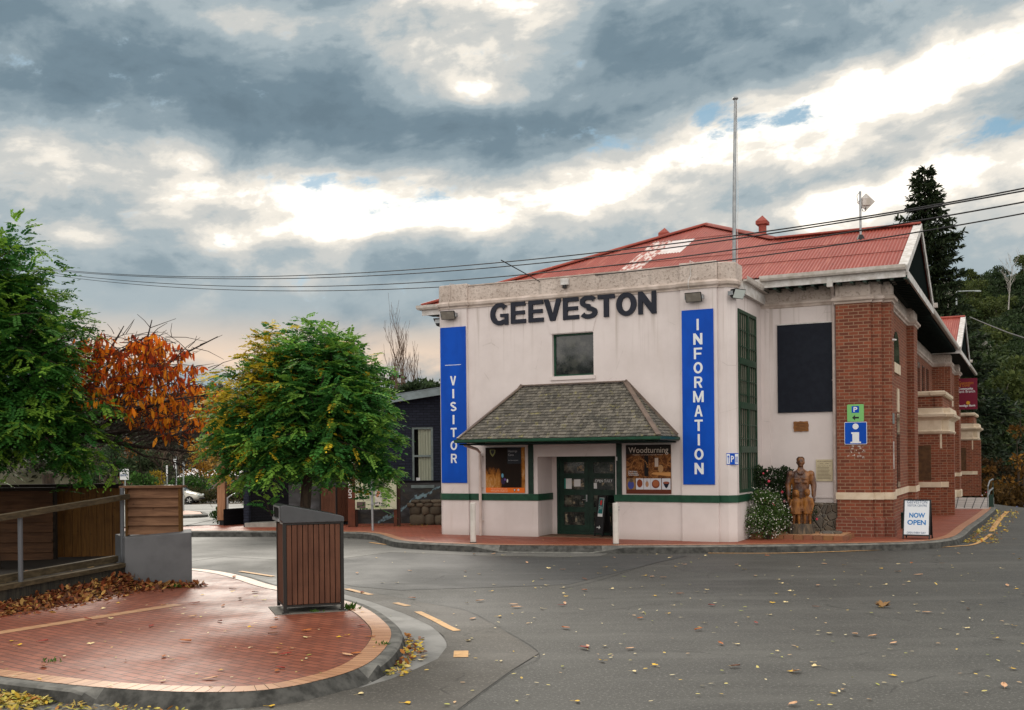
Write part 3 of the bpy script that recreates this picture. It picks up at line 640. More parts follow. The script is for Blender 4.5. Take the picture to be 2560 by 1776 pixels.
gr_ = T_.noise(coords(T_, 'Object', (70, 6, 6)), 1.0, 4.0, 0.6); li_ = T_.noise(v_, 5.5, 6.0, 0.7, 0.3); bl_ = T_.noise(v_, 1.6, 5.0, 0.65)
c_ = T_.mix(T_.math('MULTIPLY', gr_, 0.55), at_.outputs['Color'], (0.05, 0.045, 0.038))
c_ = T_.mix(T_.math('MULTIPLY', T_.smooth(bl_, 0.5, 0.72), 0.65), c_, (0.030, 0.032, 0.028))
c_ = T_.mix(T_.math('MULTIPLY', T_.smooth(li_, 0.57, 0.66), 0.7), c_, (0.25, 0.22, 0.075))
c_ = T_.mix(T_.math('MULTIPLY', T_.smooth(T_.noise(v_, 12, 3.0), 0.70, 0.74), 0.7), c_, (0.42, 0.42, 0.36))
T_.put(b_.inputs['Base Color'], c_); b_.inputs['Roughness'].default_value = 0.85; bump(T_, b_, gr_, 0.5, 0.008)
m_flash = M('roof_flashing', (0.17, 0.125, 0.10), (0.12, 0.09, 0.075), 4, 0.55)
m_blue = M('blue_sign_face', (0.001, 0.066, 0.43), (0.001, 0.054, 0.36), 1.5, 0.45, spec=.12, stretch=(1, 1, .5), lo=.4, hi=.6)
m_char = M('charcoal_paint', (0.022, 0.024, 0.036), (0.017, 0.019, 0.028), 5, 0.6, spec=.15)
m_black = M('black_plastic', (0.012, 0.012, 0.013), None, rough=0.4)
m_stone_wall, T_, b_ = new_mat('rubble_stone'); v_ = coords(T_)
vo_ = T_.node('ShaderNodeTexVoronoi', feature='DISTANCE_TO_EDGE'); vo_.inputs['Scale'].default_value = 5.2; T_.l.new(v_, vo_.inputs['Vector'])
vc_ = T_.node('ShaderNodeTexVoronoi', feature='F1'); vc_.inputs['Scale'].default_value = 5.2; T_.l.new(v_, vc_.inputs['Vector'])
hs_ = T_.node('ShaderNodeSeparateColor'); T_.l.new(vc_.outputs['Color'], hs_.inputs[0])
c_ = T_.ramp(hs_.outputs[0], [(0.0, (0.095, 0.07, 0.05)), (0.4, (0.18, 0.135, 0.09)), (0.7, (0.11, 0.10, 0.09)), (1.0, (0.22, 0.17, 0.11))])
c_ = T_.mix(T_.math('MULTIPLY', T_.noise(v_, 12, 5.0), 0.6), c_, (0.05, 0.045, 0.04))
c_ = T_.mix(T_.smooth(vo_.outputs['Distance'], 0.0, 0.07), (0.22, 0.19, 0.155), c_)
T_.put(b_.inputs['Base Color'], c_); b_.inputs['Roughness'].default_value = 0.9; bump(T_, b_, T_.smooth(vo_.outputs['Distance'], 0.0, 0.14), 1.0, 0.05)

hall = thing('town_hall', 'old town hall with pink rendered front block, red brick gabled wings and red iron roof', 'town hall', ORG, -ANG)
hall_parts = {}
def hp(name, mb, mat, **k): o = mb.build(name, mat, hall, **k); return o
FRONT = [(0.0, 3.2), (0.0, 0.12), (0.12, 0.0), (0.93, 0.0), (0.93, 0.06), (6.98, 0.06), (6.98, 0.0), (7.9, 0.0), (7.9, 0.08), (8.13, 0.08), (8.30, 0.25), (8.30, 2.98)]
# ---- front block walls
mb = MB(); t0, t1 = 0.06, 0.36
WS0, WS1, WZ0, WZ1 = 3.46, 4.63, 4.41, 5.52
DS0, DS1, DZ1 = 3.0, 5.2, 2.30
mb.box(0.93, DS0, t0, t1, 0, 6.5); mb.box(DS1, 6.98, t0, t1, 0, 6.5)
mb.box(DS0, DS1, t0, t1, DZ1, WZ0); mb.box(DS0, WS0, t0, t1, WZ0, WZ1); mb.box(WS1, DS1, t0, t1, WZ0, WZ1); mb.box(DS0, DS1, t0, t1, WZ1, 6.5)
mb.prism([(0, 0.12), (0.12, 0.0), (0.93, 0.0), (0.93, 0.36), (0.3, 0.36), (0.3, 3.2), (0, 3.2)], 0, 6.5)
mb.box(8.0, 8.30, 0.25, 0.44, 0, 6.5); mb.box(8.0, 8.30, 2.32, 2.98, 0, 6.5); mb.box(8.0, 8.30, 0.44, 2.32, 5.92, 6.5); mb.box(8.0, 8.30, 0.44, 2.32, 0, 1.35)
mb.prism([(6.98, 0.0), (7.9, 0.0), (7.9, 0.08), (8.13, 0.08), (8.299, 0.249), (6.98, 0.249)], 0, 6.5)
mb.box(DS0 - 0.3, DS0, t1, 1.15, 0, DZ1); mb.box(DS1, DS1 + 0.3, t1, 1.15, 0, DZ1); mb.box(DS0 - 0.3, DS1 + 0.3, t1, 1.3, DZ1, DZ1 + 0.2)
mb.box(DS0, 3.13, 1.0, 1.15, 0, DZ1); mb.box(4.99, DS1, 1.0, 1.15, 0, DZ1)
hp('wall', mb, m_rend)
# ---- green dado band, parapet, cornice
BAND = [(0.0, 1.13), (0.028, 1.13), (0.028, 1.31), (0.0, 1.31)]
mb = MB(); mb.sweep(BAND, FRONT[:5] + [(DS0, 0.06), (DS0, 0.99)]); mb.sweep(BAND, [(DS1, 0.99), (DS1, 0.06)] + FRONT[5:])
hp('dado_band', mb, m_green)
mb = MB(); mb.sweep([(0.0, 6.40), (0.025, 6.40), (0.03, 6.44), (0.075, 6.48), (0.085, 6.545), (0.05, 6.58), (0.03, 6.60), (0.0, 6.60)], FRONT)
hp('cornice', mb, m_mould)
mb = MB(); mb.box(0.93, 6.98, 0.05, 0.33, 6.5, 7.0)
mb.prism([(-0.02, 0.12), (0.11, -0.02), (0.95, -0.02), (0.95, 0.36), (-0.02, 0.36)], 6.5, 7.07)
mb.prism([(6.96, -0.02), (7.91, -0.02), (7.91, 0.36), (6.96, 0.36)], 6.5, 7.06); mb.prism([(7.91, 0.06), (8.14, 0.06), (8.32, 0.24), (8.32, 0.9), (7.91, 0.9)], 6.5, 7.02)
mb.box(-0.01, 0.3, 0.36, 3.0, 6.5, 6.9)
bevel(hp('parapet', mb, m_rough), 0.02)
mb = MB(); mb.box(0.95, 6.96, 0.03, 0.35, 7.0, 7.03); hp('coping', mb, m_mould)
# relief lintel and sill of the upper window
kl = [(3.33, 5.53), (4.70, 5.53), (4.62, 5.525)]
mb = MB(); mb.add([(3.42, 0.04, 5.54), (4.62, 0.04, 5.54), (4.71, 0.04, 5.87), (3.33, 0.04, 5.87), (3.42, 0.065, 5.54), (4.62, 0.065, 5.54), (4.71, 0.065, 5.87), (3.33, 0.065, 5.87)],
       [(0, 1, 2, 3), (0, 4, 5, 1), (1, 5, 6, 2), (2, 6, 7, 3), (3, 7, 4, 0)])
hp('lintel', mb, m_rend)
mb = MB(); mb.box(WS0 - 0.05, WS1 + 0.05, 0.02, 0.2, WZ0 - 0.1, WZ0 - 0.002); hp('sill', mb, m_rend)
def frame_mb(x0, x1, z0, z1, y0, y1, w):
    m_ = MB(); m_.box(x0, x1, y0, y1, z0, z0 + w); m_.box(x0, x1, y0, y1, z1 - w, z1); m_.box(x0, x0 + w, y0, y1, z0 + w, z1 - w); m_.box(x1 - w, x1, y0, y1, z0 + w, z1 - w); return m_
win = hp('window', frame_mb(WS0, WS1, WZ0, WZ1, 0.17, 0.24, 0.045), m_green)
mb = MB(); mb.box(WS0 + 0.045, WS1 - 0.045, 0.205, 0.215, WZ0 + 0.045, WZ1 - 0.045); mb.build('pane', m_glass, win)
mb = MB(); mb.box(WS0 - 0.1, WS1 + 0.1, 0.5, 0.52, WZ0 - 0.2, WZ1 + 0.2); hp('room_wall', mb, m_dark)
# ---- entrance
mb = frame_mb(3.13, 4.99, 0.17, DZ1 - 0.001, 1.02, 1.12, 0.07); hp('door_frame', mb, m_green_d)
def leaf(x0, x1, hand):
    m_ = MB(); w = 0.13; zs = [0.19, 0.44, 0.79, 0.95, 1.28, 1.44, 1.72, 1.86, 2.17, 2.23]
    m_.box(x0, x0 + w, 1.04, 1.09, zs[0], zs[-1]); m_.box(x1 - w, x1, 1.04, 1.09, zs[0], zs[-1])
    for a, b in ((0.19, 0.44), (0.79, 0.93), (1.25, 1.40), (1.70, 1.84), (2.14, 2.23)): m_.box(x0 + w, x1 - w, 1.04, 1.09, a, b)
    d = hp('door', m_, m_green_d)
    g = MB(); g.box(x0 + w, x1 - w, 1.06, 1.07, 0.44, 2.14); g.build('pane', m_glass_s, d)
    h = MB(); hx = x1 - 0.06 if hand > 0 else x0 + 0.06
    h.box(hx - 0.018, hx + 0.018, 1.02, 1.04, 1.08, 1.26); h.tube([(hx, 1.04, 1.13), (hx, 0.985, 1.13), (hx - 0.1 * hand, 0.985, 1.13)], 0.011, 8)
    if hand > 0: h.build('handle', m_metal, d)
    return d
d1 = leaf(3.20, 4.06, 1); d2 = leaf(4.065, 4.92, -1)
for x, z, w, h in ((3.48, 1.56, 0.17, 0.28), (3.73, 1.58, 0.19, 0.19)):
    mb = MB(); mb.box(x - w / 2, x + w / 2, 1.030, 1.034, z - h / 2, z + h / 2); mb.build('notice', m_paper, d1)
mb = MB(); mb.box(4.20, 4.29, 1.054, 1.058, 1.43, 1.58); mb.build('notice', m_paper, d2)
mb = MB(); mb.box(3.34, 3.40, 1.054, 1.058, 1.42, 1.7); mb.build('notice', M('teal_paper', (0.02, 0.22, 0.17), None), d1)
mb = MB(); mb.text('OPEN DAILY', 4.49, 1.635, w=0.5, h=0.075, depth=0.002, y=1.056); mb.build('lettering', m_lettw, d2)
m_goods = M('shelf_goods', (0.30, 0.24, 0.16), (0.04, 0.05, 0.05), 9, 0.6, lo=0.42, hi=0.6)
mb = MB(); rg = random.Random(8)
for k in range(22):                                                # small things set out behind the glass
    x = rg.choice([rg.uniform(3.36, 3.92), rg.uniform(4.2, 4.75)]); z = rg.choice([0.5, 0.98, 1.47, 1.88]) + rg.uniform(0, 0.04); mb = MB(); mb.box(x, x + rg.uniform(.05, .14), 1.054 + k * .0001, 1.058, z, z + rg.uniform(0.06, 0.2)); hp('display_item', mb, m_goods)

mb = MB(); mb.box(2.9, 5.3, 0.12, 1.02, 0.0, 0.185); hp('doorstep', mb, M('doorstep_mat', (0.20, 0.11, 0.07), (0.10, 0.06, 0.04), 4, 0.8, 0.3))
# green posts either side
for a in (2.735, 5.235):
    mb = MB(); mb.box(a, a + 0.145, 0.03, 0.06, 1.311, 2.62); hp('door_post', mb, m_green_d)
# ---- shingled awning over the entrance
AZ0, AZ1, AP = 2.76, 4.17, 1.42
aw_l, aw_r, rd_l, rd_r = 1.40, 6.86, 2.58, 5.50
aw = hp('awning', MB().add([(aw_l, -AP, AZ0), (aw_r, -AP, AZ0), (rd_r, 0.055, AZ1), (rd_l, 0.055, AZ1), (aw_l, 0.055, AZ0), (aw_r, 0.055, AZ0)], [(0, 1, 2, 3), (1, 5, 2), (4, 0, 3), (0, 4, 5, 1)]), m_flash)
rg = random.Random(21); mb = MB()
def shingle_face(A, B, C, D, rows):
    """A-B eave, D-C top edge (C above B, D above A)"""
    A, B, C, D = map(Vector, (A, B, C, D)); nrm = (B - A).cross(D - A).normalized()
    if nrm.z < 0: nrm = -nrm
    for r in range(rows):
        f0, f1 = r / rows, min(1.0, (r + 1.28) / rows)
        l0, r0 = A.lerp(D, f0), B.lerp(C, f0); l1, r1 = A.lerp(D, f1), B.lerp(C, f1)
        L = (r0 - l0).length; p = rg.uniform(-0.09, 0.0); ax = (r0 - l0).normalized() if L > 1e-4 else Vector((1, 0, 0)); up = ((l1 + r1) / 2 - (l0 + r0) / 2)
        upd = (up - ax * up.dot(ax)); 
        while p < L - 0.012:
            w = rg.uniform(0.055, 0.13); a, b = max(p, 0.0), min(p + w - 0.006, L)
            if b - a > 0.012:
                drop = rg.uniform(-0.012, 0.008); base = l0 + upd.normalized() * drop
                # clip the top corners to the hips
                def onrow(x, top):
                    q = base + ax * x + (upd if top else Vector())
                    if top:
                        lx, rx = (l1 - base).dot(ax), (r1 - base).dot(ax); q = base + ax * min(max(x, lx), rx) + upd
                    return q
                th = nrm * rg.uniform(0.024, 0.036); lo_ = nrm * 0.004
                k = rg.random(); g = 0.055 + 0.12 * k; c = (g * 1.10, g * 0.98, g * 0.80)
                q0, q1, q2, q3 = onrow(a, 0), onrow(b, 0), onrow(b, 1), onrow(a, 1)
                mb.add([q0 + th, q1 + th, q2 + lo_ * 2, q3 + lo_ * 2, q0 + lo_ * .2, q1 + lo_ * .2], [(0, 1, 2, 3), (4, 5, 1, 0), (4, 0, 3), (5, 2, 1)], c)
            p += w
shingle_face((aw_l, -AP, AZ0), (aw_r, -AP, AZ0), (rd_r, 0.055, AZ1), (rd_l, 0.055, AZ1), 19)
shingle_face((aw_r, -AP, AZ0), (aw_r, 0.055, AZ0), (rd_r, 0.055, AZ1), (rd_r, 0.055, AZ1), 19)
shingle_face((aw_l, 0.055, AZ0), (aw_l, -AP, AZ0), (rd_l, 0.055, AZ1), (rd_l, 0.055, AZ1), 19)
mb.build('shingles', m_slate, aw, cols=True, recalc=False)
mb = MB(); up = Vector((0, 0, 0.035))
for a, b in (((aw_l, -AP, AZ0), (rd_l, 0.03, AZ1)), ((aw_r, -AP, AZ0), (rd_r, 0.03, AZ1)), ((rd_l - .02, 0.03, AZ1), (rd_r + .02, 0.03, AZ1))): mb.bar(Vector(a) + up, Vector(b) + up, 0.13, 0.03)
mb.bar((aw_r, 0.03, AZ0 + .05), (rd_r, 0.03, AZ1 + .05), 0.05, 0.09); mb.bar((aw_l, 0.03, AZ0 + .05), (rd_l, 0.03, AZ1 + .05), 0.05, 0.09)
mb.build('flashing', m_flash, aw)
mb = MB(); mb.sweep([(0.0, 2.675), (0.075, 2.675), (0.10, 2.70), (0.10, 2.76), (0.085, 2.76), (0.08, 2.70), (0.0, 2.70)], [(aw_l + .03, 0.055), (aw_l + .03, -AP + .03), (aw_r - .03, -AP + .03), (aw_r - .03, 0.055)])
mb.build('gutter', m_green, aw)
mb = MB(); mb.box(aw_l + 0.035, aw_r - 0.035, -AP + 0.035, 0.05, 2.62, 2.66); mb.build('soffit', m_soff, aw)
mb = MB(); mb.tube([(1.50, -1.2, 2.62), (1.34, -0.25, 2.52), (1.31, -0.02, 2.42), (1.31, -0.02, 0.17)], 0.04, 10)
for z in (0.55, 1.45, 2.3): mb.box(1.255, 1.365, -0.03, 0.06, z, z + 0.03)
hp('downpipe', mb, M('pink_pipe', (0.56, 0.46, 0.42), (0.48, 0.39, 0.35), 5, 0.5))

# ---- green side window of the front block
sw = hp('side_window', MB().box(8.28, 8.33, 0.44, 0.52, 1.36, 5.91).box(8.28, 8.33, 2.24, 2.32, 1.36, 5.91).box(8.28, 8.33, 0.52, 2.24, 5.83, 5.91).box(8.28, 8.33, 0.52, 2.24, 1.36, 1.44), m_winggreen)
mb = MB(); mb.box(8.27, 8.28, 0.52, 2.24, 1.44, 5.83); mb.build('pane', m_obsc, sw)
mb = MB(); mb.box(8.285, 8.345, 1.33, 1.43, 1.44, 5.83)
for z in (4.55, 3.45, 2.35): mb.box(8.285, 8.345, 0.52, 1.33, z, z + 0.16); mb.box(8.285, 8.345, 1.43, 2.24, z, z + 0.16)
mb.build('mullion', m_winggreen, sw)
mb = MB()
for a, b in ((0.52, 1.33), (1.43, 2.24)):
    for k in range(1, 4): y = a + (b - a) * k / 4; mb.box(8.29, 8.315, y - 0.012, y + 0.012, 1.44, 5.83)
for z in (5.4, 5.0, 4.15, 3.8, 3.05, 2.7, 1.95): mb.box(8.318, 8.333, 0.52, 2.24, z - 0.011, z + 0.011)
mb.build('window_bar', m_winggreen, sw)
GUT = [(0.0, 6.70), (0.09, 6.70), (0.11, 6.74), (0.115, 6.83), (0.10, 6.83), (0.095, 6.75), (0.0, 6.75)]
mb = MB(); mb.sweep([(o_, z - 0.12) for o_, z in GUT], [(8.42, 0.55), (8.42, 2.97)]); mb.box(8.30, 8.42, 0.5, 2.97, 6.54, 6.575); hp('side_gutter', mb, m_gutter)
mb = MB(); mb.box(8.302, 8.42, 0.5, 2.97, 6.30, 6.54); hp('fascia', mb, m_white)

# ---- wall of the hall beside the block
HT = 2.98
mb = MB(); mb.box(8.3, 10.45, HT, HT + 0.3, 0, 6.6); mb.box(8.3, 8.52, HT - 0.05, HT, 0.1, 6.19); hp('wall', mb, m_rend)
mb = MB(); mb.box(8.302, 10.268, HT - 0.02, HT - 0.002, 6.33, 6.85); hp('frieze', mb, m_rough)
mb = MB(); mb.sweep([(0, 6.18), (0.03, 6.19), (0.05, 6.24), (0.085, 6.27), (0.085, 6.31), (0.05, 6.345), (0, 6.345)], [(8.3, HT), (10.27, HT)]); hp('moulding', mb, m_mould)
mb = MB(); mb.box(8.52, 10.27, HT - 0.025, HT - 0.001, 1.15, 1.19); hp('string_course', mb, m_rend)
mb = MB(); mb.box(8.31, 10.268, HT - 0.16, HT - 0.03, 0.0, 1.03); bevel(hp('stone_plinth', mb, m_stone_wall), 0.04)
mb = MB(); mb.tube([(10.2, HT - 0.6, 6.72), (10.2, HT - 0.12, 6.45), (10.2, HT - 0.1, 6.3), (10.2, HT - 0.1, 0.3)], 0.048, 10)
for z in (1.1, 2.5, 4.2, 5.9): mb.box(10.14, 10.26, HT - 0.1, HT - 0.001, z, z + 0.03)
hp('downpipe', mb, M('beige_pipe', (0.50, 0.42, 0.39), (0.42, 0.35, 0.32), 5, 0.5))
mb = MB(); mb.box(10.13, 10.27, HT - 0.7, HT - 0.55, 6.55, 6.80); hp('rain_head', mb, m_white)

# ---- brick wings and street side
PATH = [(10.27, 2.98), (10.27, 2.73), (11.13, 2.73), (11.13, 2.85), (11.37, 2.85), (11.37, 2.97), (11.60, 2.97), (11.60, 3.5), (11.42, 3.5), (11.42, 8.5), (11.62, 8.5), (11.62, 9.6), (10.85, 9.6), (10.85, 25.0),
        (11.36, 25.0), (11.36, 25.12), (11.60, 25.12), (11.60, 26.2), (11.42, 26.2), (11.42, 31.0), (11.62, 31.0), (11.62, 32.2), (10.85, 32.2), (10.85, 42.0)]
poly = PATH + [(9.0, 42.0), (9.0, 3.3), (10.27, 3.3)]
mb = MB(); mb.prism(poly, 0.0, 6.16); hp('brick_wall', mb, m_brick)
mb = MB(); mb.prism([(p[0], p[1]) for p in offset_path(PATH, 0.004)] + [(9.0, 42.0), (9.0, 3.3), (10.27, 3.3)], 6.30, 6.86); hp('frieze', mb, m_rough)
mb = MB(); mb.sweep([(0.0, 6.14), (0.03, 6.15), (0.04, 6.19), (0.09, 6.225), (0.10, 6.28), (0.06, 6.315), (0.04, 6.335), (0.0, 6.335)], PATH); hp('moulding', mb, m_mould)
mb = MB(); mb.sweep([(0.0, 1.125), (0.03, 1.125), (0.03, 1.305), (0.0, 1.305)], PATH); hp('cream_course', mb, m_cream)
mb = MB(); mb.sweep([(0.0, 0.1), (0.035, 0.1), (0.035, 0.62), (0.0, 0.66)], PATH[:10]); hp('brick_plinth', mb, m_brick_d)
mb = MB(); mb.sweep([(0.0, 0.1), (0.05, 0.1), (0.05, 0.42), (0.0, 0.46)], PATH[14:]); hp('plinth', mb, m_cream)
def arch(y0, y1, z0, z1, x=11.425, d=0.02):
    m_ = MB(); n = 10; r = (y1 - y0) / 2; c = (y0 + y1) / 2; pts = [(y0, z0), (y1, z0)] + [(c + r * math.cos(PI * k / n), z1 - r * 1.1 + r * 1.1 * math.sin(PI * k / n)) for k in range(n + 1)]
    return m_.add([(x, p[0], p[1]) for p in pts] + [(x + d, p[0], p[1]) for p in pts], [tuple(range(len(pts), 2 * len(pts)))] + [(i, (i + 1) % len(pts), len(pts) + (i + 1) % len(pts), len(pts) + i) for i in range(len(pts))])
for c in (5.5, 28.4):
    w = hp('arched_window', arch(c - 0.6, c + 0.75, 4.78, 5.68), m_glass)
    MB().box(11.42, 11.47, c - 0.65, c + 0.8, 4.50, 4.775).build('sill', m_cream, w)
    w = hp('slit_window', MB().box(11.415, 11.435, c + 0.1, c + 0.75, 1.33, 3.4), m_glass)
    MB().box(11.42, 11.45, c + 0.2, c + 0.6, 3.45, 4.1).build('keystone', m_cream, w)
for c in (11.2, 14.2, 15.9, 18.5, 20.6, 22.6):
    w = hp('window', MB().box(10.845, 10.875, c - 0.45, c + 0.45, 4.62, 5.85), m_glass)
    MB().box(10.85, 10.91, c - 0.5, c + 0.5, 4.36, 4.615).build('sill', m_cream, w)
mb = MB(); mb.box(11.602, 11.63, 3.02, 3.20, 3.05, 3.32); hp('vent', mb, M('vent_grey', (0.17, 0.19, 0.19), None))
mb = MB(); mb.box(11.602, 11.62, 3.12, 3.16, 1.9, 2.6); hp('conduit', mb, m_white)
for tl in (4.3,):
    mb = MB(); mb.ball((11.55, 3.2, 5.2), (0.16, 0.06, 0.035), 10, 6); hp('bracket_lamp', mb, m_white)
# street porches with flat balconies
def porch(y0, y1):
    p = hp('porch', MB().box(10.85, 12.0, y0, y1, 0.0, 2.95).box(12.0, 12.2, y0 + .25, y0 + .75, 0.0, 2.95).box(12.0, 12.2, y1 - .75, y1 - .25, 0.0, 2.95).box(12.2, 12.42, y0 + .35, y0 + .65, 0, 2.95), m_brick)
    fp = [(10.85, y0), (12.0, y0), (12.0, y0 + .25), (12.22, y0 + .25), (12.22, y1 - .25), (12.0, y1 - .25), (12.0, y1), (10.85, y1)]
    m_ = MB(); m_.sweep([(-0.3, 2.95), (0.05, 2.95), (0.10, 3.03), (0.05, 3.08), (0.05, 3.40), (0.12, 3.46), (0.22, 3.52), (0.24, 3.60), (0.12, 3.66), (0.10, 3.82), (-0.3, 3.84)], fp)
    m_.prism([(x, y) for x, y in [(10.9, y0 + .05), (12.0, y0 + .05), (12.0, y1 - .05), (10.9, y1 - .05)]], 3.0, 3.83); m_.build('entablature', m_cream, p)
    m_ = MB(); m_.box(10.9, 11.85, y0 + .05, y0 + .3, 3.84, 4.22); m_.box(11.85, 12.1, y0, y0 + .38, 3.84, 4.22); m_.box(11.9, 12.1, y0 + .38, y1, 3.84, 4.22); m_.build('balcony_wall', m_brick, p)
    m_ = MB(); m_.sweep([(-0.12, 4.22), (0.07, 4.22), (0.12, 4.27), (0.12, 4.36), (0.05, 4.40), (-0.12, 4.40)], [(10.9, y0 + .05), (11.83, y0 + .05), (11.83, y0 - .01), (12.1, y0 - .01), (12.1, y1)]); m_.build('coping', m_cream, p)
    m_ = MB(); m_.sweep([(0.0, 1.13), (0.03, 1.13), (0.03, 1.31), (0.0, 1.31)], fp); m_.build('cream_course', m_cream, p)
    m_ = MB(); m_.box(11.0, 11.72, y0 - 0.02, y0 - 0.002, 1.36, 2.55); m_.build('blind_window', M('boarded_window', (0.10, 0.048, 0.02), (0.06, 0.03, 0.015), 5, 0.7), p)
    m_ = MB(); m_.box(12.0, 12.05, y0 + 0.03, y0 + .22, 2.45, 2.94); m_.build('pilaster_cap', m_cream, p)
porch(13.0, 16.6); porch(35.0, 38.2)

# ---- roofs: corrugated sheets follow the slope, clipped to the hips
PITCH = 0.446; EZ, ET = 6.93, 2.27
def corr(name, x0, x1, ybot, ytop, zf, mat, axis='x', amp=0.013, pitch=0.0915, parent=hall, lift=0.0):
    """columns across x (or y): every column runs from ybot(x) to ytop(x)"""
    m_ = MB(); n = int((x1 - x0) / (pitch / 6)); prev = None
    for i in range(n + 1):
        x = x0 + (x1 - x0) * i / n; a, b = ybot(x), ytop(x); h = amp * math.cos(2 * PI * x / pitch) + lift
        if b - a < 0.01: prev = None; continue
        pts = [(x, y, zf(x, y) + h) for y in (a, b)] if axis == 'x' else [(y, x, zf(y, x) + h) for y in (a, b)]
        k = len(m_.v); m_.v.extend(pts)
        if prev is not None: m_.f.append((prev, k, k + 1, prev + 1)); m_.c.append((1, 1, 1))
        prev = k
    return m_.build(name, mat, parent, smooth=True)
XL, XR, XP, TP = -1.9, 12.05, 5.06, 9.2
def front_top(x):
    if x <= XP: return ET + (x - XL) / (XP - XL) * (TP - ET)
    if x <= 8.0: return TP - (x - XP) / (8.0 - XP) * (TP - 6.22)
    return 6.22
zf_front = lambda x, y: EZ + PITCH * (y - ET)
rf = corr('roof', XL, XR, lambda x: ET, front_top, zf_front, m_roof)
ZR, ZP_ = EZ + PITCH * (6.22 - ET), EZ + PITCH * (TP - ET)
# back slope of the street gable, right and left slopes of the hall, second gable
zf_back = lambda x, y: EZ + PITCH * (10.17 - y)
m_ = MB(); bt = 10.17
m_.add([(8.0, 6.22, ZR), (XR, 6.22, ZR), (XR, bt, EZ), (11.95, bt, EZ)], [(0, 1, 2, 3)]); m_.add([(XP, TP, ZP_), (8.0, 6.22, ZR), (11.95, bt, EZ), (11.95, 34, EZ), (XP, 34, ZP_)], [(0, 1, 2, 3, 4)])
m_.add([(XL, ET, EZ), (XP, TP, ZP_), (XP, 34, ZP_), (XL, 34, EZ)], [(0, 1, 2, 3)])
m_.build('back_slope', m_roof, rf)
mb = MB(); hz = Vector((0, 0, 0.03))
for a, b in (((XL, ET, EZ), (XP, TP, ZP_)), ((XP, TP, ZP_), (8.0, 6.22, ZR)), ((8.0, 6.22, ZR), (XR, 6.22, ZR)), ((XP, TP, ZP_), (XP, 34, ZP_))):
    a, b = Vector(a) + hz, Vector(b) + hz; mb.tube([a, b], 0.06, 8); mb.bar(a - Vector((0, 0, 0.015)), b - Vector((0, 0, 0.015)), 0.34, 0.02)
mb.build('ridge_cap', m_roof, rf)
mb = MB()
for k in (0.34, 0.67):                                             # laps between the rows of sheets
    y = ET + k * (6.22 - ET); mb.bar((XL + (y - ET) + .05, y, zf_front(0, y) + 0.016), (XR - .05, y, zf_front(0, y) + 0.016), 0.018, 0.01)
y = 7.4; mb.bar((XL + (y - ET) + .05, y, zf_front(0, y) + 0.016), (6.7, y, zf_front(0, y) + 0.016), 0.018, 0.01)
mb.build('sheet_lap', M('lap_shadow', (0.11, 0.02, 0.014), None, rough=0.8), rf)
def patch_r(x0, x1, a, b, mat): return corr('unpainted_sheet', x0, x1, lambda x: a, lambda x: b, zf_front, mat, parent=rf, lift=0.004)
patch_r(4.47, 5.22, 5.83, 7.45, m_iron_w2); patch_r(3.78, 4.465, 2.6, 7.52, m_iron_w)
# eaves
EG = [(0.0, EZ - 0.03), (0.10, EZ - 0.03), (0.13, EZ + 0.02), (0.135, EZ + 0.10), (0.115, EZ + 0.10), (0.11, EZ + 0.03), (0.0, EZ + 0.03)]
def gutter_(path, dz=0.0): return MB().sweep([(o_, z - 0.08 + dz) for o_, z in EG], path)
hp('gutter', gutter_([(XL, 8.0), (XL, ET + .02), (7.85, ET + .02)]), m_gutter); hp('gutter', gutter_([(8.45, ET + .02), (XR - .02, ET + .02)]), m_gutter)
hp('gutter', gutter_([(11.88, bt + .05), (11.88, 24.4)], 0.0), m_gutter); hp('gutter', gutter_([(11.88, 33.0), (11.88, 42.0)], 0.0), m_gutter)
mb = MB(); mb.box(XL, XR - .03, ET + .03, ET + .055, EZ - 0.28, EZ - 0.04); hp('fascia', mb, m_white)
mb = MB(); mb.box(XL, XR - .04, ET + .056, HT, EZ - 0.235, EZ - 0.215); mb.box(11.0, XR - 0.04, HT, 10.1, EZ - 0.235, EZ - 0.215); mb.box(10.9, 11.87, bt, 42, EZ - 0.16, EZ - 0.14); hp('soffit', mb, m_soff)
mb = MB()
for k in range(12): mb.box(8.45 + k * 0.32, 8.53 + k * 0.32, ET + .056, HT + .2, EZ - 0.33, EZ - 0.236)
hp('rafter_tails', mb, m_green_d)
mb = MB()
for k in range(24): mb.box(11.6, XR - .05, 2.5 + k * 0.32, 2.58 + k * .32, EZ - 0.34, EZ - 0.236)
for k in range(34): mb.box(10.85, 11.86, 10.4 + k * 0.42, 10.48 + k * .42, EZ - 0.25, EZ - 0.165)
hp('eave_brackets', mb, m_soff)
mb = MB(); mb.box(XL + .06, XL + .55, ET + .06, 8, EZ - .23, EZ - .2); mb.box(-1.35, -1.05, HT, 8, 0, EZ - .2); hp('side_wall', mb, m_rend)
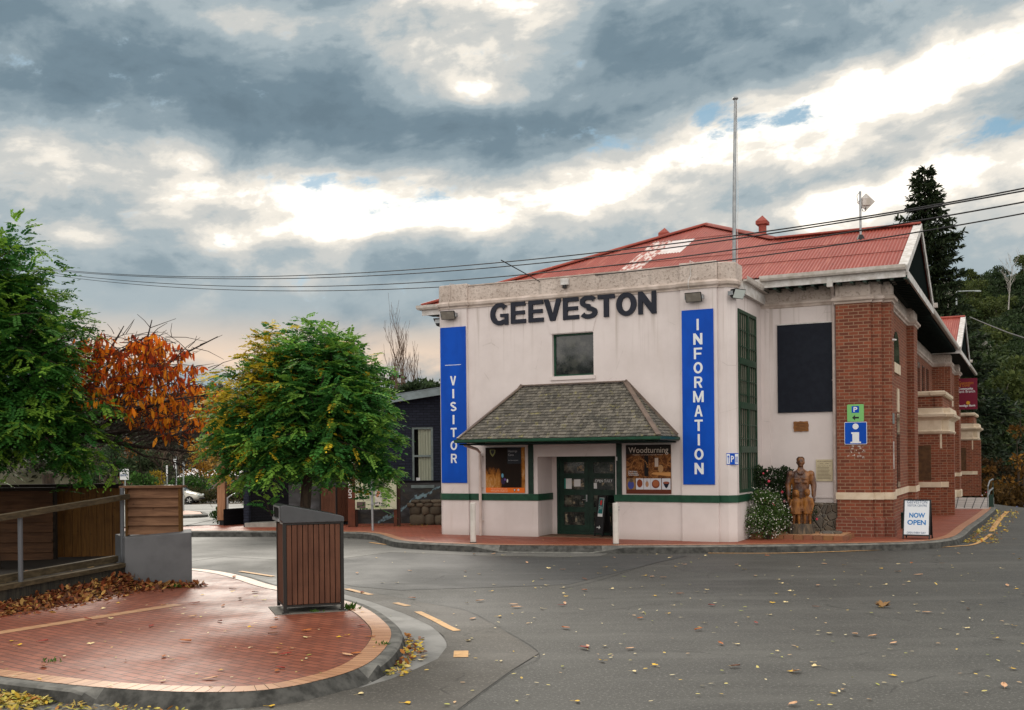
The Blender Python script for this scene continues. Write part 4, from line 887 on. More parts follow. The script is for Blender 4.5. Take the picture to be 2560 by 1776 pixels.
# street gables
def gable(yc, half, x, ez):
    rz_ = ez + PITCH * half; y0, y1 = yc - half, yc + half
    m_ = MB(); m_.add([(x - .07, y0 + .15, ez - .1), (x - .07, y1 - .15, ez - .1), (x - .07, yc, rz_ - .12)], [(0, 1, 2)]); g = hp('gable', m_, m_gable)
    m_ = MB()
    for ya in (y0, y1): m_.bar((x, ya, ez - .09), (x, yc, rz_ - .09), 0.045, 0.20)
    m_.build('bargeboard', m_white, g)
    m_ = MB()
    for ya, sgn in ((y0, 1), (y1, -1)): m_.bar((x - .08, ya, ez + .02), (x - .08, yc, rz_ + .02), 0.22, 0.02)
    m_.build('barge_cap', m_white, g)
    m_ = MB(); m_.box(x - .03, x + .02, y0 + .1, y1 - .1, ez - .30, ez - .10); m_.build('gable_fascia', m_white, g)
    m_ = MB(); m_.box(x - .06, x + .13, y1 - .12, y1 + .06, ez - .08, ez + .06); m_.build('gutter_end', m_gutter, g)
    m_ = MB(); m_.box(10.9, x - .04, y0 + .1, y1 - .1, ez - .26, ez - .24)
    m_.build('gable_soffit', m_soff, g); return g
gable(6.22, 3.95, XR, EZ); 
g2 = gable(28.6, 3.95, XR, EZ)
corr('gable_roof', 8.0, XR, lambda x: 24.65, lambda x: 28.6, lambda x, y: EZ + PITCH * (y - 24.65), m_roof, parent=g2)
m_ = MB(); m_.add([(8.0, 28.6, EZ + PITCH * 3.95), (XR, 28.6, EZ + PITCH * 3.95), (XR, 32.55, EZ), (8.0, 32.55, EZ)], [(0, 1, 2, 3)]); m_.build('gable_back_slope', m_roof, g2)
MB().tube([(8.0, 28.6, EZ + PITCH * 3.95 + .03), (XR, 28.6, EZ + PITCH * 3.95 + .03)], 0.07, 8).build('ridge_cap', m_roof, g2)
hp('gutter', gutter_([(10.9, 24.67), (XR - .02, 24.67)]), m_gutter)
MB().box(10.9, XR - .03, 24.68, 24.71, EZ - .27, EZ - .04).build('fascia', m_white, g2)
# roof ventilators
def vent(x, y, z0, z1, r):
    m_ = MB(); m_.tube([(x, y, z0), (x, y, z1)], r, 16); v = hp('roof_vent', m_, m_roof)
    m_ = MB(); a = r * 1.45; zc = z1 - 0.02
    m_.box(x - a, x + a, y - a, y + a, zc - .1, zc); m_.add([(x - a, y - a, zc), (x + a, y - a, zc), (x + a, y + a, zc), (x - a, y + a, zc), (x, y, zc + a * 1.1)], [(0, 1, 4), (1, 2, 4), (2, 3, 4), (3, 0, 4)])
    m_.build('vent_cap', m_roof, v)
vent(7.45, 7.0, 8.2, 9.46, 0.12); vent(3.55, 9.4, 8.6, 9.96, 0.12)

# ================================================================ things fixed to the hall
# name in raised letters
lt = bthing('raised_lettering', 'large charcoal raised letters spelling GEEVESTON across the top of the pink front', 'lettering', 0, 0.06, 0)
spans = [('G', 600, 740), ('E', 762, 880), ('E', 902, 1022), ('V', 1025, 1165), ('E', 1178, 1305), ('S', 1313, 1450), ('T', 1455, 1592), ('O', 1603, 1763), ('N', 1778, 1922)]
for ch, a, b in spans:
    sa, sb = fac(1040 + a * .3132, 780, 0.06)[0], fac(1040 + b * .3132, 780, 0.06)[0]
    h = 0.60 if ch in 'GSO' else 0.575
    block_letter(MB(), ch, sa, sb, 6.165 - h / 2, 6.165 + h / 2, -0.002, 0.05, 0.235).build('letter', m_char, lt)
def banner(name, label, cat, s0, s1, z0, z1, word, n0, pitch, hh, cx, rule=None):
    t = bthing(name, label, cat, 0, 0, 0)
    bevel(MB().box(s0, s1, -0.03, -0.004, z0, z1).build('panel', m_blue, t), 0.004)
    m_ = MB()
    for i, ch in enumerate(word):
        w = 0.055 if ch == 'I' else hh * (0.95 if ch == 'M' else 0.82 if ch in 'NO' else 0.74)
        zc = n0 - hh / 2 - i * pitch; q = (zc - z0) / (z1 - z0)
        block_letter(m_, ch, cx - w / 2, cx + w / 2, zc - hh / 2, zc + hh / 2, -0.0302, 0.003, 0.21)
    if rule: m_.box(s0 + .15, s1 - .15, -0.033, -0.0305, rule, rule + 0.014)
    m_.build('lettering', m_lettw, t); return t
zt = fac(1132, 941)[1]; zb = fac(1140, 1158)[1]
banner('visitor_sign', 'tall blue sign reading VISITOR, partly hidden by the awning on its right', 'sign', 0.10, 0.90, 1.60, 5.90, 'VISITOR', zt, (zt - zb - 0.255) / 6, 0.255, 0.50, fac(1130, 914)[1])
zt = fac(1744, 798)[1]; zb = fac(1747, 1186)[1]
banner('information_sign', 'tall blue sign reading INFORMATION beside the pink corner pier', 'sign', 7.02, 7.82, 1.575, 5.885, 'INFORMATION', zt, (zt - zb - 0.28) / 10, 0.28, 7.43)

# floodlights under the cornice
m_lens = M('lamp_lens', (0.19, 0.17, 0.145), (0.27, 0.25, 0.22), 6, 0.25, lo=0.4, hi=0.7)
m_lens2 = M('white_lens', (0.55, 0.60, 0.58), None, rough=0.3)
def floodlight(label, s, t, z, yaw, w=0.42, mat=None):
    f = thing('floodlight', label, 'floodlight', W(s, t, z), -ANG + yaw, 'floodlights under the cornice'); w2 = w / 2
    body = [[(-w2, -.16, -.13), (w2, -.16, -.13), (w2, -.27, .10), (-w2, -.27, .10)], [(-w2 * .8, -.05, -.07), (w2 * .8, -.05, -.07), (w2 * .8, -.08, .10), (-w2 * .8, -.08, .10)]]
    bevel(MB().loft(body).build('housing', m_black, f), 0.012)
    MB().add([(-w2 * .9, -.172, -.115), (w2 * .9, -.172, -.115), (w2 * .9, -.268, .08), (-w2 * .9, -.268, .08)], [(0, 1, 2, 3)]).build('lens', mat or m_lens, f)
    MB().box(-.05, .05, -.09, 0.0, -.03, .03).box(-w2 - .02, -w2, -.2, -.05, -.05, .05).box(w2, w2 + .02, -.2, -.05, -.05, .05).build('bracket', m_metal, f)
    return f
floodlight('black floodlight with grimy lens above the VISITOR sign', 0.42, 0.0, 6.22, 0.15, 0.42)
floodlight('black floodlight with pale lens above the INFORMATION sign', 7.38, 0.0, 6.18, 0.0, 0.42)
floodlight('white lensed floodlight on the chamfered corner by the side window', 8.25, 0.17, 6.22, math.radians(62), 0.40, m_lens2)
floodlight('small floodlight on the far edge of the front block, seen from its side', 0.0, 0.35, 6.12, math.radians(-80), 0.3, m_lens2)
jb = bthing('junction_box', 'small white sensor box on the parapet above the raised letters', 'junction box', 0, 0, 0)
sj = fac(1412, 701)[0]
bevel(MB().box(sj - .1, sj + .11, -0.07, 0.045, 6.78, 6.95).build('box', m_white, jb), 0.01); MB().lathe([(0.06, 6.70), (0.05, 6.78)], 12, (sj, -0.02)).build('sensor', m_black, jb)
cw = bthing('parapet_cable', 'thin looped cable running over the parapet above the pale floodlight', 'cable', 0, 0, 0)
MB().tube([(7.28, .2, 7.09), (7.25, -.03, 7.10), (7.26, -.045, 7.0), (7.27, -.045, 6.75), (7.22, -.075, 6.62), (7.22, -.11, 6.5), (7.23, -.05, 6.35)], 0.009, 6).build('cord', m_white, cw)
cw = bthing('parapet_cable', 'thin looped cable running over the parapet above the grimy floodlight', 'cable', 0, 0, 0)
MB().tube([(.5, .2, 7.09), (.43, -.03, 7.10), (.43, -.045, 7.0), (.43, -.045, 6.75), (.40, -.075, 6.62), (.40, -.11, 6.5), (.40, -.05, 6.35)], 0.009, 6).build('cord', m_mould, cw)

# posters by the door
m_cave, T_, b_ = new_mat('cave_picture'); v_ = coords(T_, 'Object', (5, 5, 2.2)); sp_ = T_.node('ShaderNodeSeparateXYZ'); T_.l.new(coords(T_), sp_.inputs[0])
n_ = T_.noise(v_, 1.6, 8.0, 0.72, 1.2); n2_ = T_.noise(coords(T_), 2.3, 4.0, 0.6)
lo_ = T_.math('MAXIMUM', T_.math('SUBTRACT', T_.smooth(T_.math('SUBTRACT', 2.35, sp_.outputs[2]), 0.1, 0.7), T_.smooth(sp_.outputs[0], 1.85, 2.0)), T_.smooth(sp_.outputs[0], 2.48, 2.58))
c_ = T_.ramp(T_.math('MULTIPLY', n_, T_.math('ADD', T_.math('MULTIPLY', lo_, 0.9), 0.35)), [(0.0, (0.004, 0.003, 0.003)), (0.34, (0.02, 0.009, 0.004)), (0.48, (0.22, 0.075, 0.012)), (0.62, (0.38, 0.16, 0.03)), (0.85, (0.5, 0.33, 0.2))])
T_.put(b_.inputs['Base Color'], c_); b_.inputs['Roughness'].default_value = 0.5; b_.inputs['Specular IOR Level'].default_value = 0.1
po = bthing('cave_poster', 'dark cave picture poster with an orange strip at its foot, left of the door', 'poster', 0, 0, 0)
PX0, PX1, PZ0, PZ1 = 1.45, 2.63, 1.335, 2.56
MB().box(PX0, PX1, 0.035, 0.058, PZ0, PZ1).build('sheet', m_cave, po)
MB().box(PX0 + .002, PX1 - .002, 0.031, 0.034, PZ0 + .002, PZ0 + .14).build('strip', M('orange_strip', (0.70, 0.14, 0.01), None, rough=0.4), po)
MB().box(2.12, 2.53, 0.031, 0.034, 2.12, PZ1 - .002).build('title_block', M('title_navy', (0.010, 0.013, 0.020), None, rough=0.4), po)
m_ = MB(); m_.text('Hastings', 2.28, 2.45, w=0.27, h=0.075, depth=.002, y=.030); m_.text('Caves', 2.23, 2.36, w=0.17, h=0.06, depth=.002, y=.030); m_.text('and thermal pool', 2.29, 2.21, w=0.30, h=0.032, depth=.002, y=.030); m_.build('lettering', M('grey_print', (0.35, 0.36, 0.38), None), po)
m_ = MB(); m_.text('www.parks.tas.gov.au', 1.86, PZ0 + .05, w=0.52, h=0.05, depth=.002, y=.030); m_.text('Tasmania Parks & Wildlife Service', 1.86, PZ0 + .105, w=0.5, h=0.024, depth=.002, y=.030); m_.build('lettering', M('pale_print', (0.75, 0.55, 0.42), None), po)
shield = lambda x, z, r, y0, y1: MB().add([(x + dx * r, y, z + dz * r) for y in (y1, y0) for dx, dz in ((-1, .9), (-.5, 1), (.5, 1), (1, .9), (.95, 0), (.5, -.8), (0, -1.3), (-.5, -.8), (-.95, 0))], [tuple(range(9, 18))] + [(i, (i + 1) % 9, 9 + (i + 1) % 9, 9 + i) for i in range(9)])
shield(1.67, 2.42, 0.085, .031, .034).build('badge', M('badge_olive', (0.20, 0.20, 0.07), None), po); shield(1.67, 2.435, 0.055, .0285, .0309).build('badge_field', m_black, po)
shield(2.33, PZ0 + .075, 0.035, .0285, .0309).build('badge', m_black, po); shield(2.33, PZ0 + .077, 0.022, .026, .0284).build('badge_field', m_lettw, po); MB().ball((2.44, .03, PZ0 + .08), (.03, .002, .03), 10, 6).build('badge', M('print_lilac', (.6, .5, .55), None), po)
m_ = MB(); m_.cur = (0.05, 0.035, 0.12)
m_.ball((1.99, .033, 1.66), (.07, .003, .1), 10, 6, (0.03, 0.02, 0.05)); m_.ball((2.04, .033, 1.69), (.03, .004, .035), 8, 5, (0.14, 0.08, 0.3)); m_.ball((2.11, .033, 1.66), (.025, .004, .05), 8, 5, (.55, .55, .55)); m_.ball((1.965, .033, 1.80), (.035, .003, .06), 8, 5, (.12, .32, .45))
m_.build('printed_picture', tint_mat('print_colours', 0.5, spec=.1), po, cols=True)
m_wt, T_, b_ = new_mat('workshop_picture'); n_ = T_.noise(coords(T_, 'Object', (1, 1, 1)), 6.5, 7.0, 0.7, 1.5)
c_ = T_.ramp(n_, [(0.3, (0.018, 0.008, 0.005)), (0.46, (0.075, 0.026, 0.010)), (0.56, (0.22, 0.085, 0.025)), (0.72, (0.40, 0.20, 0.08))]); T_.put(b_.inputs['Base Color'], c_); b_.inputs['Roughness'].default_value = 0.5; b_.inputs['Specular IOR Level'].default_value = 0.1
pw = bthing('woodturning_poster', 'brown workshop poster headed Woodturning with a row of turned bowls, right of the door', 'poster', 0, 0, 0)
QX0, QX1, QZ0, QZ1 = 5.50, 6.69, 1.335, 2.575
MB().box(QX0, QX1, 0.035, 0.058, QZ0, QZ1).build('sheet', m_wt, pw)
MB().box(QX0 + .002, QX1 - .002, .031, .034, 2.34, QZ1 - .002).build('heading', M('heading_dark', (0.010, 0.006, 0.005), None, rough=.4), pw)
MB().text('Woodturning', 6.10, 2.42, w=1.05, h=0.19, depth=.002, y=.030).text('Woodwork and woodturning from this area', 6.08, 2.32, w=0.8, h=0.03, depth=.002, y=.030).build('lettering', M('warm_print', (0.56, 0.47, 0.40), None), pw)
MB().text('Craft artisans', 5.68, 1.905, w=.24, h=.035, depth=.002, y=.030).text('Demonstrations', 5.69, 1.86, w=.26, h=.035, depth=.002, y=.030).text('Tuition available', 5.70, 1.815, w=.28, h=.035, depth=.002, y=.030).build('lettering', m_lettw, pw)
m_ = MB(); pals = (.50, .49, .53)
m_.box(QX0 + .003, QX1 - .003, .0325, .034, QZ0 + .003, QZ0 + .10, (.10, .025, .015))
for x0, x1 in ((5.765, 5.965), (5.975, 6.15), (6.155, 6.43), (6.45, 6.675)): m_.box(x0, x1, .031, .034, 1.445, 1.725, pals)
m_.box(5.53, 5.745, .031, .034, 1.445, 1.725, (.24, .14, .06))
m_.ball((5.865, .03, 1.60), (.075, .003, .105), 12, 8, (.20, .045, .018)); m_.ball((6.06, .03, 1.58), (.045, .003, .075), 10, 6, (.36, .19, .11)); m_.box(6.056, 6.064, .028, .031, 1.64, 1.70, (.05, .03, .02))
m_.ball((6.29, .03, 1.585), (.105, .003, .11), 12, 8, (.16, .04, .018)); m_.ball((6.29, .0275, 1.60), (.08, .003, .085), 12, 8, (.30, .095, .04)); m_.ball((6.565, .03, 1.615), (.085, .003, .035), 12, 6, (.24, .075, .05))
m_.add([(6.48, .0285, 1.615), (6.65, .0285, 1.615), (6.60, .0285, 1.51), (6.565, .0285, 1.475), (6.53, .0285, 1.51)], [(0, 1, 2, 3, 4)], (.010, .012, .022))
m_.ball((5.63, .03, 1.56), (.085, .003, .11), 10, 6, (.05, .06, .22)); m_.ball((5.64, .0275, 1.67), (.05, .003, .05), 10, 6, (.10, .07, .05))
m_.add([(6.16, .0335, 1.83), (6.68, .0335, 1.78), (6.68, .0335, 1.88), (6.22, .0335, 1.875)], [(0, 1, 2, 3)], (.46, .22, .075)); m_.ball((6.42, .032, 1.97), (.07, .003, .10), 12, 8, (.36, .20, .09)); m_.box(6.27, 6.36, .031, .034, 2.02, 2.24, (.45, .36, .30))
for k in range(14): a = PI * k / 13; m_.ball((5.86 + .21 * math.cos(a), .033, 2.02 + .2 * math.sin(a)), (.022, .002, .022), 6, 4, (.30, .13, .04))
m_.box(5.99, 6.10, .0325, .034, 1.78, 2.30, (.012, .010, .010))
m_.build('printed_picture', tint_mat('print_colours_b', 0.5, spec=.1), pw, cols=True)
mb = MB(); mb.box(5.24, 5.265, 0.022, 0.029, 2.18, 2.28); hp('door_bell', mb, m_paper)

# blank dark panel, plaques, direction signs
wp = bthing('wall_panel', 'large blank black panel high on the pink wall above the wooden statue', 'panel', 0, HT, 0)
bevel(MB().box(8.73, 10.14, -0.05, -0.005, 3.40, 5.725).build('board', M('black_board', (0.010, 0.012, 0.019), (0.013, 0.016, 0.024), 8, 0.6, spec=.1), wp), 0.006)
MB().box(8.72, 10.14, -0.045, -0.004, 5.726, 5.755).build('edge_trim', m_white, wp)
wo = bthing('wooden_plaque', 'small carved wooden plaque with wavy edges under the black wall panel', 'plaque', 9.325, HT, 3.03)
pts = []
for k in range(40):
    a = 2 * PI * k / 40; cx, cz = math.cos(a), math.sin(a); q = 1 / max(abs(cx), abs(cz)) ** .85; pts.append((0.195 * cx * q + .006 * math.sin(7 * a), 0.135 * cz * q + .006 * math.sin(9 * a)))
m_wood_pl = M('plaque_wood', (0.26, 0.11, 0.03), (0.16, 0.06, 0.02), 6, 0.5, 0.5, 12, 0.02, stretch=(1, 1, 6))
MB().add([(p[0], -0.03, p[1]) for p in pts] + [(p[0], -0.003, p[1]) for p in pts], [tuple(range(40))] + [(i, (i + 1) % 40, 40 + (i + 1) % 40, 40 + i) for i in range(40)]).build('slab', m_wood_pl, wo)
m_ = MB()
for k, w in enumerate((.2, .24, .2, .25, .22)): m_.box(-w / 2, w / 2, -.033, -.0305, .07 - k * .04, .078 - k * .04)
m_.build('carved_lines', M('carved_dark', (.05, .02, .01), None), wo)
me_ = bthing('memorial_plaque', 'cream lettered memorial plaque on the pink wall beside the statue', 'plaque', 0, HT, 0)
MB().box(9.70, 10.125, -.03, -.005, 1.585, 2.155).build('plate', M('plaque_cream', (0.50, 0.43, 0.29), (0.44, 0.37, 0.25), 6, .5), me_)
m_ = MB(); m_.text('JIM WOTHERSPOON', 9.912, 2.10, w=.37, h=.035, depth=.002, y=-.0305); m_.text('1912 - 1994', 9.912, 2.045, w=.22, h=.032, depth=.002, y=-.0305); m_.text('Geeveston Councillor 1958 - 1994', 9.912, 1.985, w=.33, h=.02, depth=.002, y=-.0305)
rg = random.Random(4)
for k in range(9): m_.box(9.735, 9.735 + rg.uniform(.28, .355), -.032, -.0305, 1.94 - k * .036, 1.95 - k * .036)
m_.build('lettering', M('plaque_print', (.10, .08, .05), None), me_)
pk = bthing('parking_sign', 'green sign with a blue P square and black left arrow on the brick pier', 'sign', 0, 2.73, 0)
def rrect(x0, x1, z0, z1, r, y0, y1):
    pts = [(cx + r * math.cos(a), cz + r * math.sin(a)) for cx, cz, a0 in ((x1 - r, z1 - r, 0), (x0 + r, z1 - r, PI / 2), (x0 + r, z0 + r, PI), (x1 - r, z0 + r, 1.5 * PI)) for a in [a0 + k * PI / 10 for k in range(6)]]
    n = len(pts); return MB().add([(p[0], y0, p[1]) for p in pts] + [(p[0], y1, p[1]) for p in pts], [tuple(range(n)), tuple(range(2 * n - 1, n - 1, -1))] + [(i, (i + 1) % n, n + (i + 1) % n, n + i) for i in range(n)])
pf = lambda u, v: fac(u, v, 2.73)
a0, z1_ = pf(2118, 1012); a1, z0_ = pf(2160, 1054)
rrect(a0, a1, z0_, z1_, .03, -.025, -.003).build('plate', M('sign_green', (0.17, 0.44, 0.14), None, rough=.45), pk)
cx = (a0 + a1) / 2; zc = z1_ - .13
MB().box(cx - .09, cx + .09, -.028, -.0255, zc - .085, zc + .085).build('square', m_blue, pk); MB().text('P', cx, zc, w=.095, h=.125, bold=.03, depth=.002, y=-.0285).build('lettering', m_lettw, pk)
za = z0_ + .10; MB().add([(cx - .085, -.028, za), (cx - .01, -.028, za - .07), (cx - .01, -.028, za - .022), (cx + .085, -.028, za - .022), (cx + .085, -.028, za + .022), (cx - .01, -.028, za + .022), (cx - .01, -.028, za + .07)], [tuple(range(7))]).build('arrow', m_black, pk)
inf = bthing('information_symbol_sign', 'square blue sign with a white letter i on the brick pier below the green sign', 'sign', 0, 2.73, 0)
a0, z1_ = pf(2111, 1056); a1, z0_ = pf(2168, 1111)
rrect(a0, a1, z0_, z1_, .03, -.02, -.003).build('border', m_lettw, inf); rrect(a0 + .012, a1 - .012, z0_ + .012, z1_ - .012, .025, -.024, -.0205).build('plate', m_blue, inf)
cx = (a0 + a1) / 2; w = (a1 - a0); zz = z0_ + .03
m_ = MB(); pts = [(cx + .075 * math.cos(2 * PI * k / 20), z1_ - .115 + .075 * math.sin(2 * PI * k / 20)) for k in range(20)]; m_.add([(p[0], -.026, p[1]) for p in pts], [tuple(range(20))])
m_.add([(cx + x, -.026, zz + z) for x, z in ((-.13, 0), (.13, 0), (.13, .035), (.085, .045), (.085, .28), (-.11, .28), (-.11, .24), (-.08, .235), (-.08, .045), (-.13, .035))], [tuple(range(10))]); m_.build('lettering', m_lettw, inf)
gl = bthing('glue_marks', 'white glue marks left by a removed sign on the brick below the blue i sign', 'wall marks', 0, 2.73, 0)
m_ = MB(); rg = random.Random(3)
for k in range(26):
    x = rg.uniform(a0 + .05, a1 - .06); z = z0_ - rg.uniform(.05, .36); m_.box(x, x + rg.uniform(.012, .05), -.006, -.0035, z, z + rg.uniform(.01, .05))
m_.build('smear', M('glue_white', (.5, .45, .42), (.3, .2, .17), 20, .8), gl)
sp = bthing('facility_sign', 'small blue and white sign with arrow, P and toilet symbols on the chamfered pink corner', 'sign', 8.215, 0.165, 0)
sp.rotation_euler = (0, 0, -ANG + math.radians(22))
z1_, z0_ = 2.34, 2.06
MB().box(-.155, .135, -.05, -.02, z0_, z1_).build('plate', m_blue, sp); m_ = MB(); m_.box(-.15, -.075, -.054, -.051, z0_ + .02, z1_ - .02); m_.box(.05, .13, -.054, -.051, z0_ + .02, z1_ - .02); m_.text('P', -.012, (z0_ + z1_) / 2, w=.07, h=.15, bold=.02, depth=.003, y=-.051); m_.build('symbol_field', m_lettw, sp)
m_ = MB(); m_.box(-.12, -.105, -.057, -.055, z0_ + .04, z1_ - .1); m_.add([(-.14, -.056, z1_ - .1), (-.085, -.056, z1_ - .1), (-.1125, -.056, z1_ - .04)], [(0, 1, 2)]); m_.box(.065, .08, -.057, -.055, z0_ + .05, z1_ - .08); m_.box(.095, .11, -.057, -.055, z0_ + .05, z1_ - .08); m_.build('symbol', m_blue, sp)

# bank banner hung from the far wing
bk = bthing('bank_banner', 'maroon bank banner with orange and white lettering hung out from the far brick wing', 'banner', 0, 31.05, 0)
R2 = lambda x, y: (2060 + x * .2506, 640 + y * .2506)
s0, zt = fac(*R2(1374, 1225), 31.05); s1, zb = fac(*R2(1532, 1530), 31.05); sw_ = s1 - s0
MB().box(s0 - .25, s1, -.04, -.01, zb, zt).build('panel', M('maroon', (0.14, 0.006, 0.024), None, rough=.5), bk)
f = lambda k: zt - k * (zt - zb)
MB().text('Geeveston', s0 + sw_ * .28, f(.14), w=sw_ * .95, h=.16, depth=.004, y=-.041).text('& Dover', s0 + sw_ * .2, f(.22), w=sw_ * .7, h=.16, depth=.004, y=-.041).build('lettering', M('orange_print', (.42, .14, .01), None), bk)
MB().text('Community', s0 + sw_ * .25, f(.34), w=sw_ * .95, h=.15, bold=.02, depth=.004, y=-.041).text('Bank Branch', s0 + sw_ * .3, f(.42), w=sw_ * 1.1, h=.13, depth=.004, y=-.041).text('Bendigo Bank', s0 + sw_ * .32, f(.885), w=sw_ * 1.12, h=.13, bold=.02, depth=.004, y=-.041).build('lettering', m_lettw, bk)
MB().lathe([(0.09, 0), (0.09, 0.02)], 16).build('emblem', M('gold_print', (.5, .26, .02), None), bk, xf=Matrix.Translation((s0 + sw_ * .4, -.042, f(.79))) @ Matrix.Rotation(PI / 2, 4, 'X'))

# flagpole, aerial, service bracket
fp = bthing('flagpole', 'tall bare grey flagpole rising from the corner of the pink front block', 'flagpole', 8.25, 0.36, 0)
MB().tube([(0, 0, 6.35), (.02, 0, 8.5), (.07, 0, 11.02)], [0.05, 0.045, 0.035], 12).build('pole', m_metal, fp)
MB().lathe([(.05, 11.02), (.075, 11.05), (.06, 11.08), (.02, 11.10)], 12, (.07, 0)).build('cap', m_metal, fp)
MB().tube([(.11, -.02, 10.98), (.12, -.02, 8.6), (.08, -.02, 6.9)], 0.006, 5).build('halyard', m_white, fp)
MB().box(-.09, .03, -.08, .10, 6.40, 6.52).box(-.09, .03, -.08, .10, 6.95, 7.05).build('clamp', m_metal, fp)
an = bthing('antenna_mast', 'thin mast with a diamond-turned flat white antenna on the street gable roof', 'antenna', 10.55, 5.35, 0)
MB().tube([(0, 0, 8.25), (0, 0, 9.62)], 0.03, 10).build('mast', m_metal, an); MB().lathe([(.14, 8.22), (.06, 8.40)], 12).build('base', m_black, an)
R45 = Matrix.Translation((.14, .08, 9.32)) @ Matrix.Rotation(math.radians(20), 4, 'Z') @ Matrix.Rotation(math.radians(45), 4, 'Y')
MB().box(-.17, .17, -.025, .025, -.17, .17).build('panel', m_white, an, xf=R45); MB().box(-.1, .1, -.07, -.026, -.1, .1).build('radio_box', m_gutter, an, xf=Matrix.Translation((.14, .08, 9.32)) @ Matrix.Rotation(math.radians(20), 4, 'Z'))
MB().tube([(.14, .05, 9.17), (.13, .0, 9.05), (.06, .0, 9.06), (0.03, 0, 9.2)], .01, 6).build('cable', m_black, an); MB().tube([(-.02, 0, 9.6), (-.09, 0, 9.5), (-.07, 0, 9.35), (0, 0, 9.25)], .008, 6).build('cable', m_black, an)
# ================================================================ street furniture
def wood_mat(name, c1, c2, axis='x', rough=0.6, ring=9.0, bmp=0.25):
    m, T, b = new_mat(name); st = {'x': (1.2, 14, 14), 'y': (14, 1.2, 14), 'z': (14, 14, 1.2)}[axis]
    v = coords(T, 'Object', st); n = T.noise(v, 1.6, 6.0, 0.62, 0.6); big = T.noise(coords(T), 1.6, 4.0, 0.6)
    c = T.mix(T.smooth(n, 0.36, 0.66), c1, c2); c = T.mix(T.math('MULTIPLY', T.smooth(big, 0.42, 0.7), 0.5), c, tuple(x * .55 for x in c2))
    kn = T.node('ShaderNodeTexVoronoi', feature='F1'); kn.inputs['Scale'].default_value = 4.2; T.put(kn.inputs['Vector'], coords(T, 'Object', (1, 1, 1.6)))
    c = T.mix(T.math('MULTIPLY', T.math('SUBTRACT', 1.0, T.smooth(kn.outputs['Distance'], 0.05, 0.11)), 0.7), c, tuple(x * .25 for x in c2))
    T.put(b.inputs['Base Color'], c); b.inputs['Roughness'].default_value = rough; b.inputs['Specular IOR Level'].default_value = 0.15; bump(T, b, n, bmp, 0.006); return m
m_slat = wood_mat('brown_slats', (0.115, 0.050, 0.030), (0.085, 0.036, 0.022), 'z', 0.55, bmp=.12)
m_binlid = M('gunmetal_paint', (0.040, 0.042, 0.046), (0.032, 0.034, 0.038), 6, 0.35, spec=.6)
m_binframe = M('bin_frame_paint', (0.020, 0.019, 0.018), None, rough=.4)
def make_bin(name, label, loc_, rz, group, w=.85, d=.76):
    b = thing(name, label, 'bin', loc_, rz, group)
    m_ = MB(); n = 10
    for k in range(n): x = .045 + (w - .09) * k / n; m_.box(x + .005, x + (w - .09) / n - .005, 0.012, 0.03, .115, 1.235)
    for k in range(8): y = .045 + (d - .09) * k / 8; m_.box(0.012, .03, y + .005, y + (d - .09) / 8 - .005, .115, 1.235); m_.box(w - .03, w - .012, y + .005, y + (d - .09) / 8 - .005, .115, 1.235)
    bevel(m_.build('slats', m_slat, b), 0.004)
    m_ = MB(); m_.box(.05, w - .05, .05, d - .05, .10, 1.2, None); m_.build('liner', m_dark, b)
    m_ = MB()
    for x in (0, w - .045):
        for y in (0, d - .045): m_.box(x, x + .045, y, y + .045, 0.02, 1.26)
    m_.box(.045, w - .045, .004, .045, 1.24, 1.262); m_.box(.045, w - .045, .008, .04, .085, .11); m_.box(.008, .04, .045, d - .045, .085, .11)
    m_.box(-.02, .07, -.01, .06, 0, .02); m_.box(w - .07, w + .02, -.01, .06, 0, .02)
    m_.build('frame', m_binframe, b)
    # wedge lid, high at the chute end, rolled over at the low end
    pr = [(-.01, 1.262), (-.012, 1.285), (-.035, 1.30), (-.035, 1.49), (-.02, 1.515), (.04, 1.518)]
    pr += [(w * .5, 1.44), (w - .05, 1.358), (w + .005, 1.335), (w + .01, 1.30), (w + .01, 1.262)]
    m_ = MB(); nn = len(pr); m_.add([(p[0], -.012, p[1]) for p in pr] + [(p[0], d + .012, p[1]) for p in pr], [tuple(range(nn)), tuple(range(2 * nn - 1, nn - 1, -1))] + [(i, (i + 1) % nn, nn + (i + 1) % nn, nn + i) for i in range(nn)])
    bevel(m_.build('lid', m_binlid, b), 0.014, 3)
    MB().box(-.0385, -.036, .09, d - .07, 1.335, 1.475).build('chute', m_dark, b)
    m_ = MB(); m_.box(-.06, -.037, .06, d - .04, 1.285, 1.325); m_.box(-.045, -.037, .06, .085, 1.325, 1.49); m_.box(-.045, -.037, d - .065, d - .04, 1.325, 1.49); m_.box(-.048, -.037, .06, d - .04, 1.478, 1.50)
    m_.build('chute_rim', m_metal, b)
    return b
make_bin('litter_bin', 'brown slatted litter bin with sloping grey lid on the near red pavers', (-3.21, 14.53, ZI + .01), math.atan2(.29, .81), 'slatted bin enclosures')
sl_ = MB(); sl_.box(-.12, .90, -.03, .80, 0, .012)
o = sl_.build('bin_slab', M('slab_concrete', (.17, .16, .14), (.11, .10, .09), 4, .8)); place(o, (-3.21, 14.53, ZI), math.atan2(.29, .81)); setp(o, 'concrete slab under the near litter bin', 'slab')
make_bin('litter_bin', 'second brown slatted bin half hidden behind the round green tree trunk', (*gp(800, 1312, ZP)[:2], ZP), math.radians(-42), 'slatted bin enclosures')

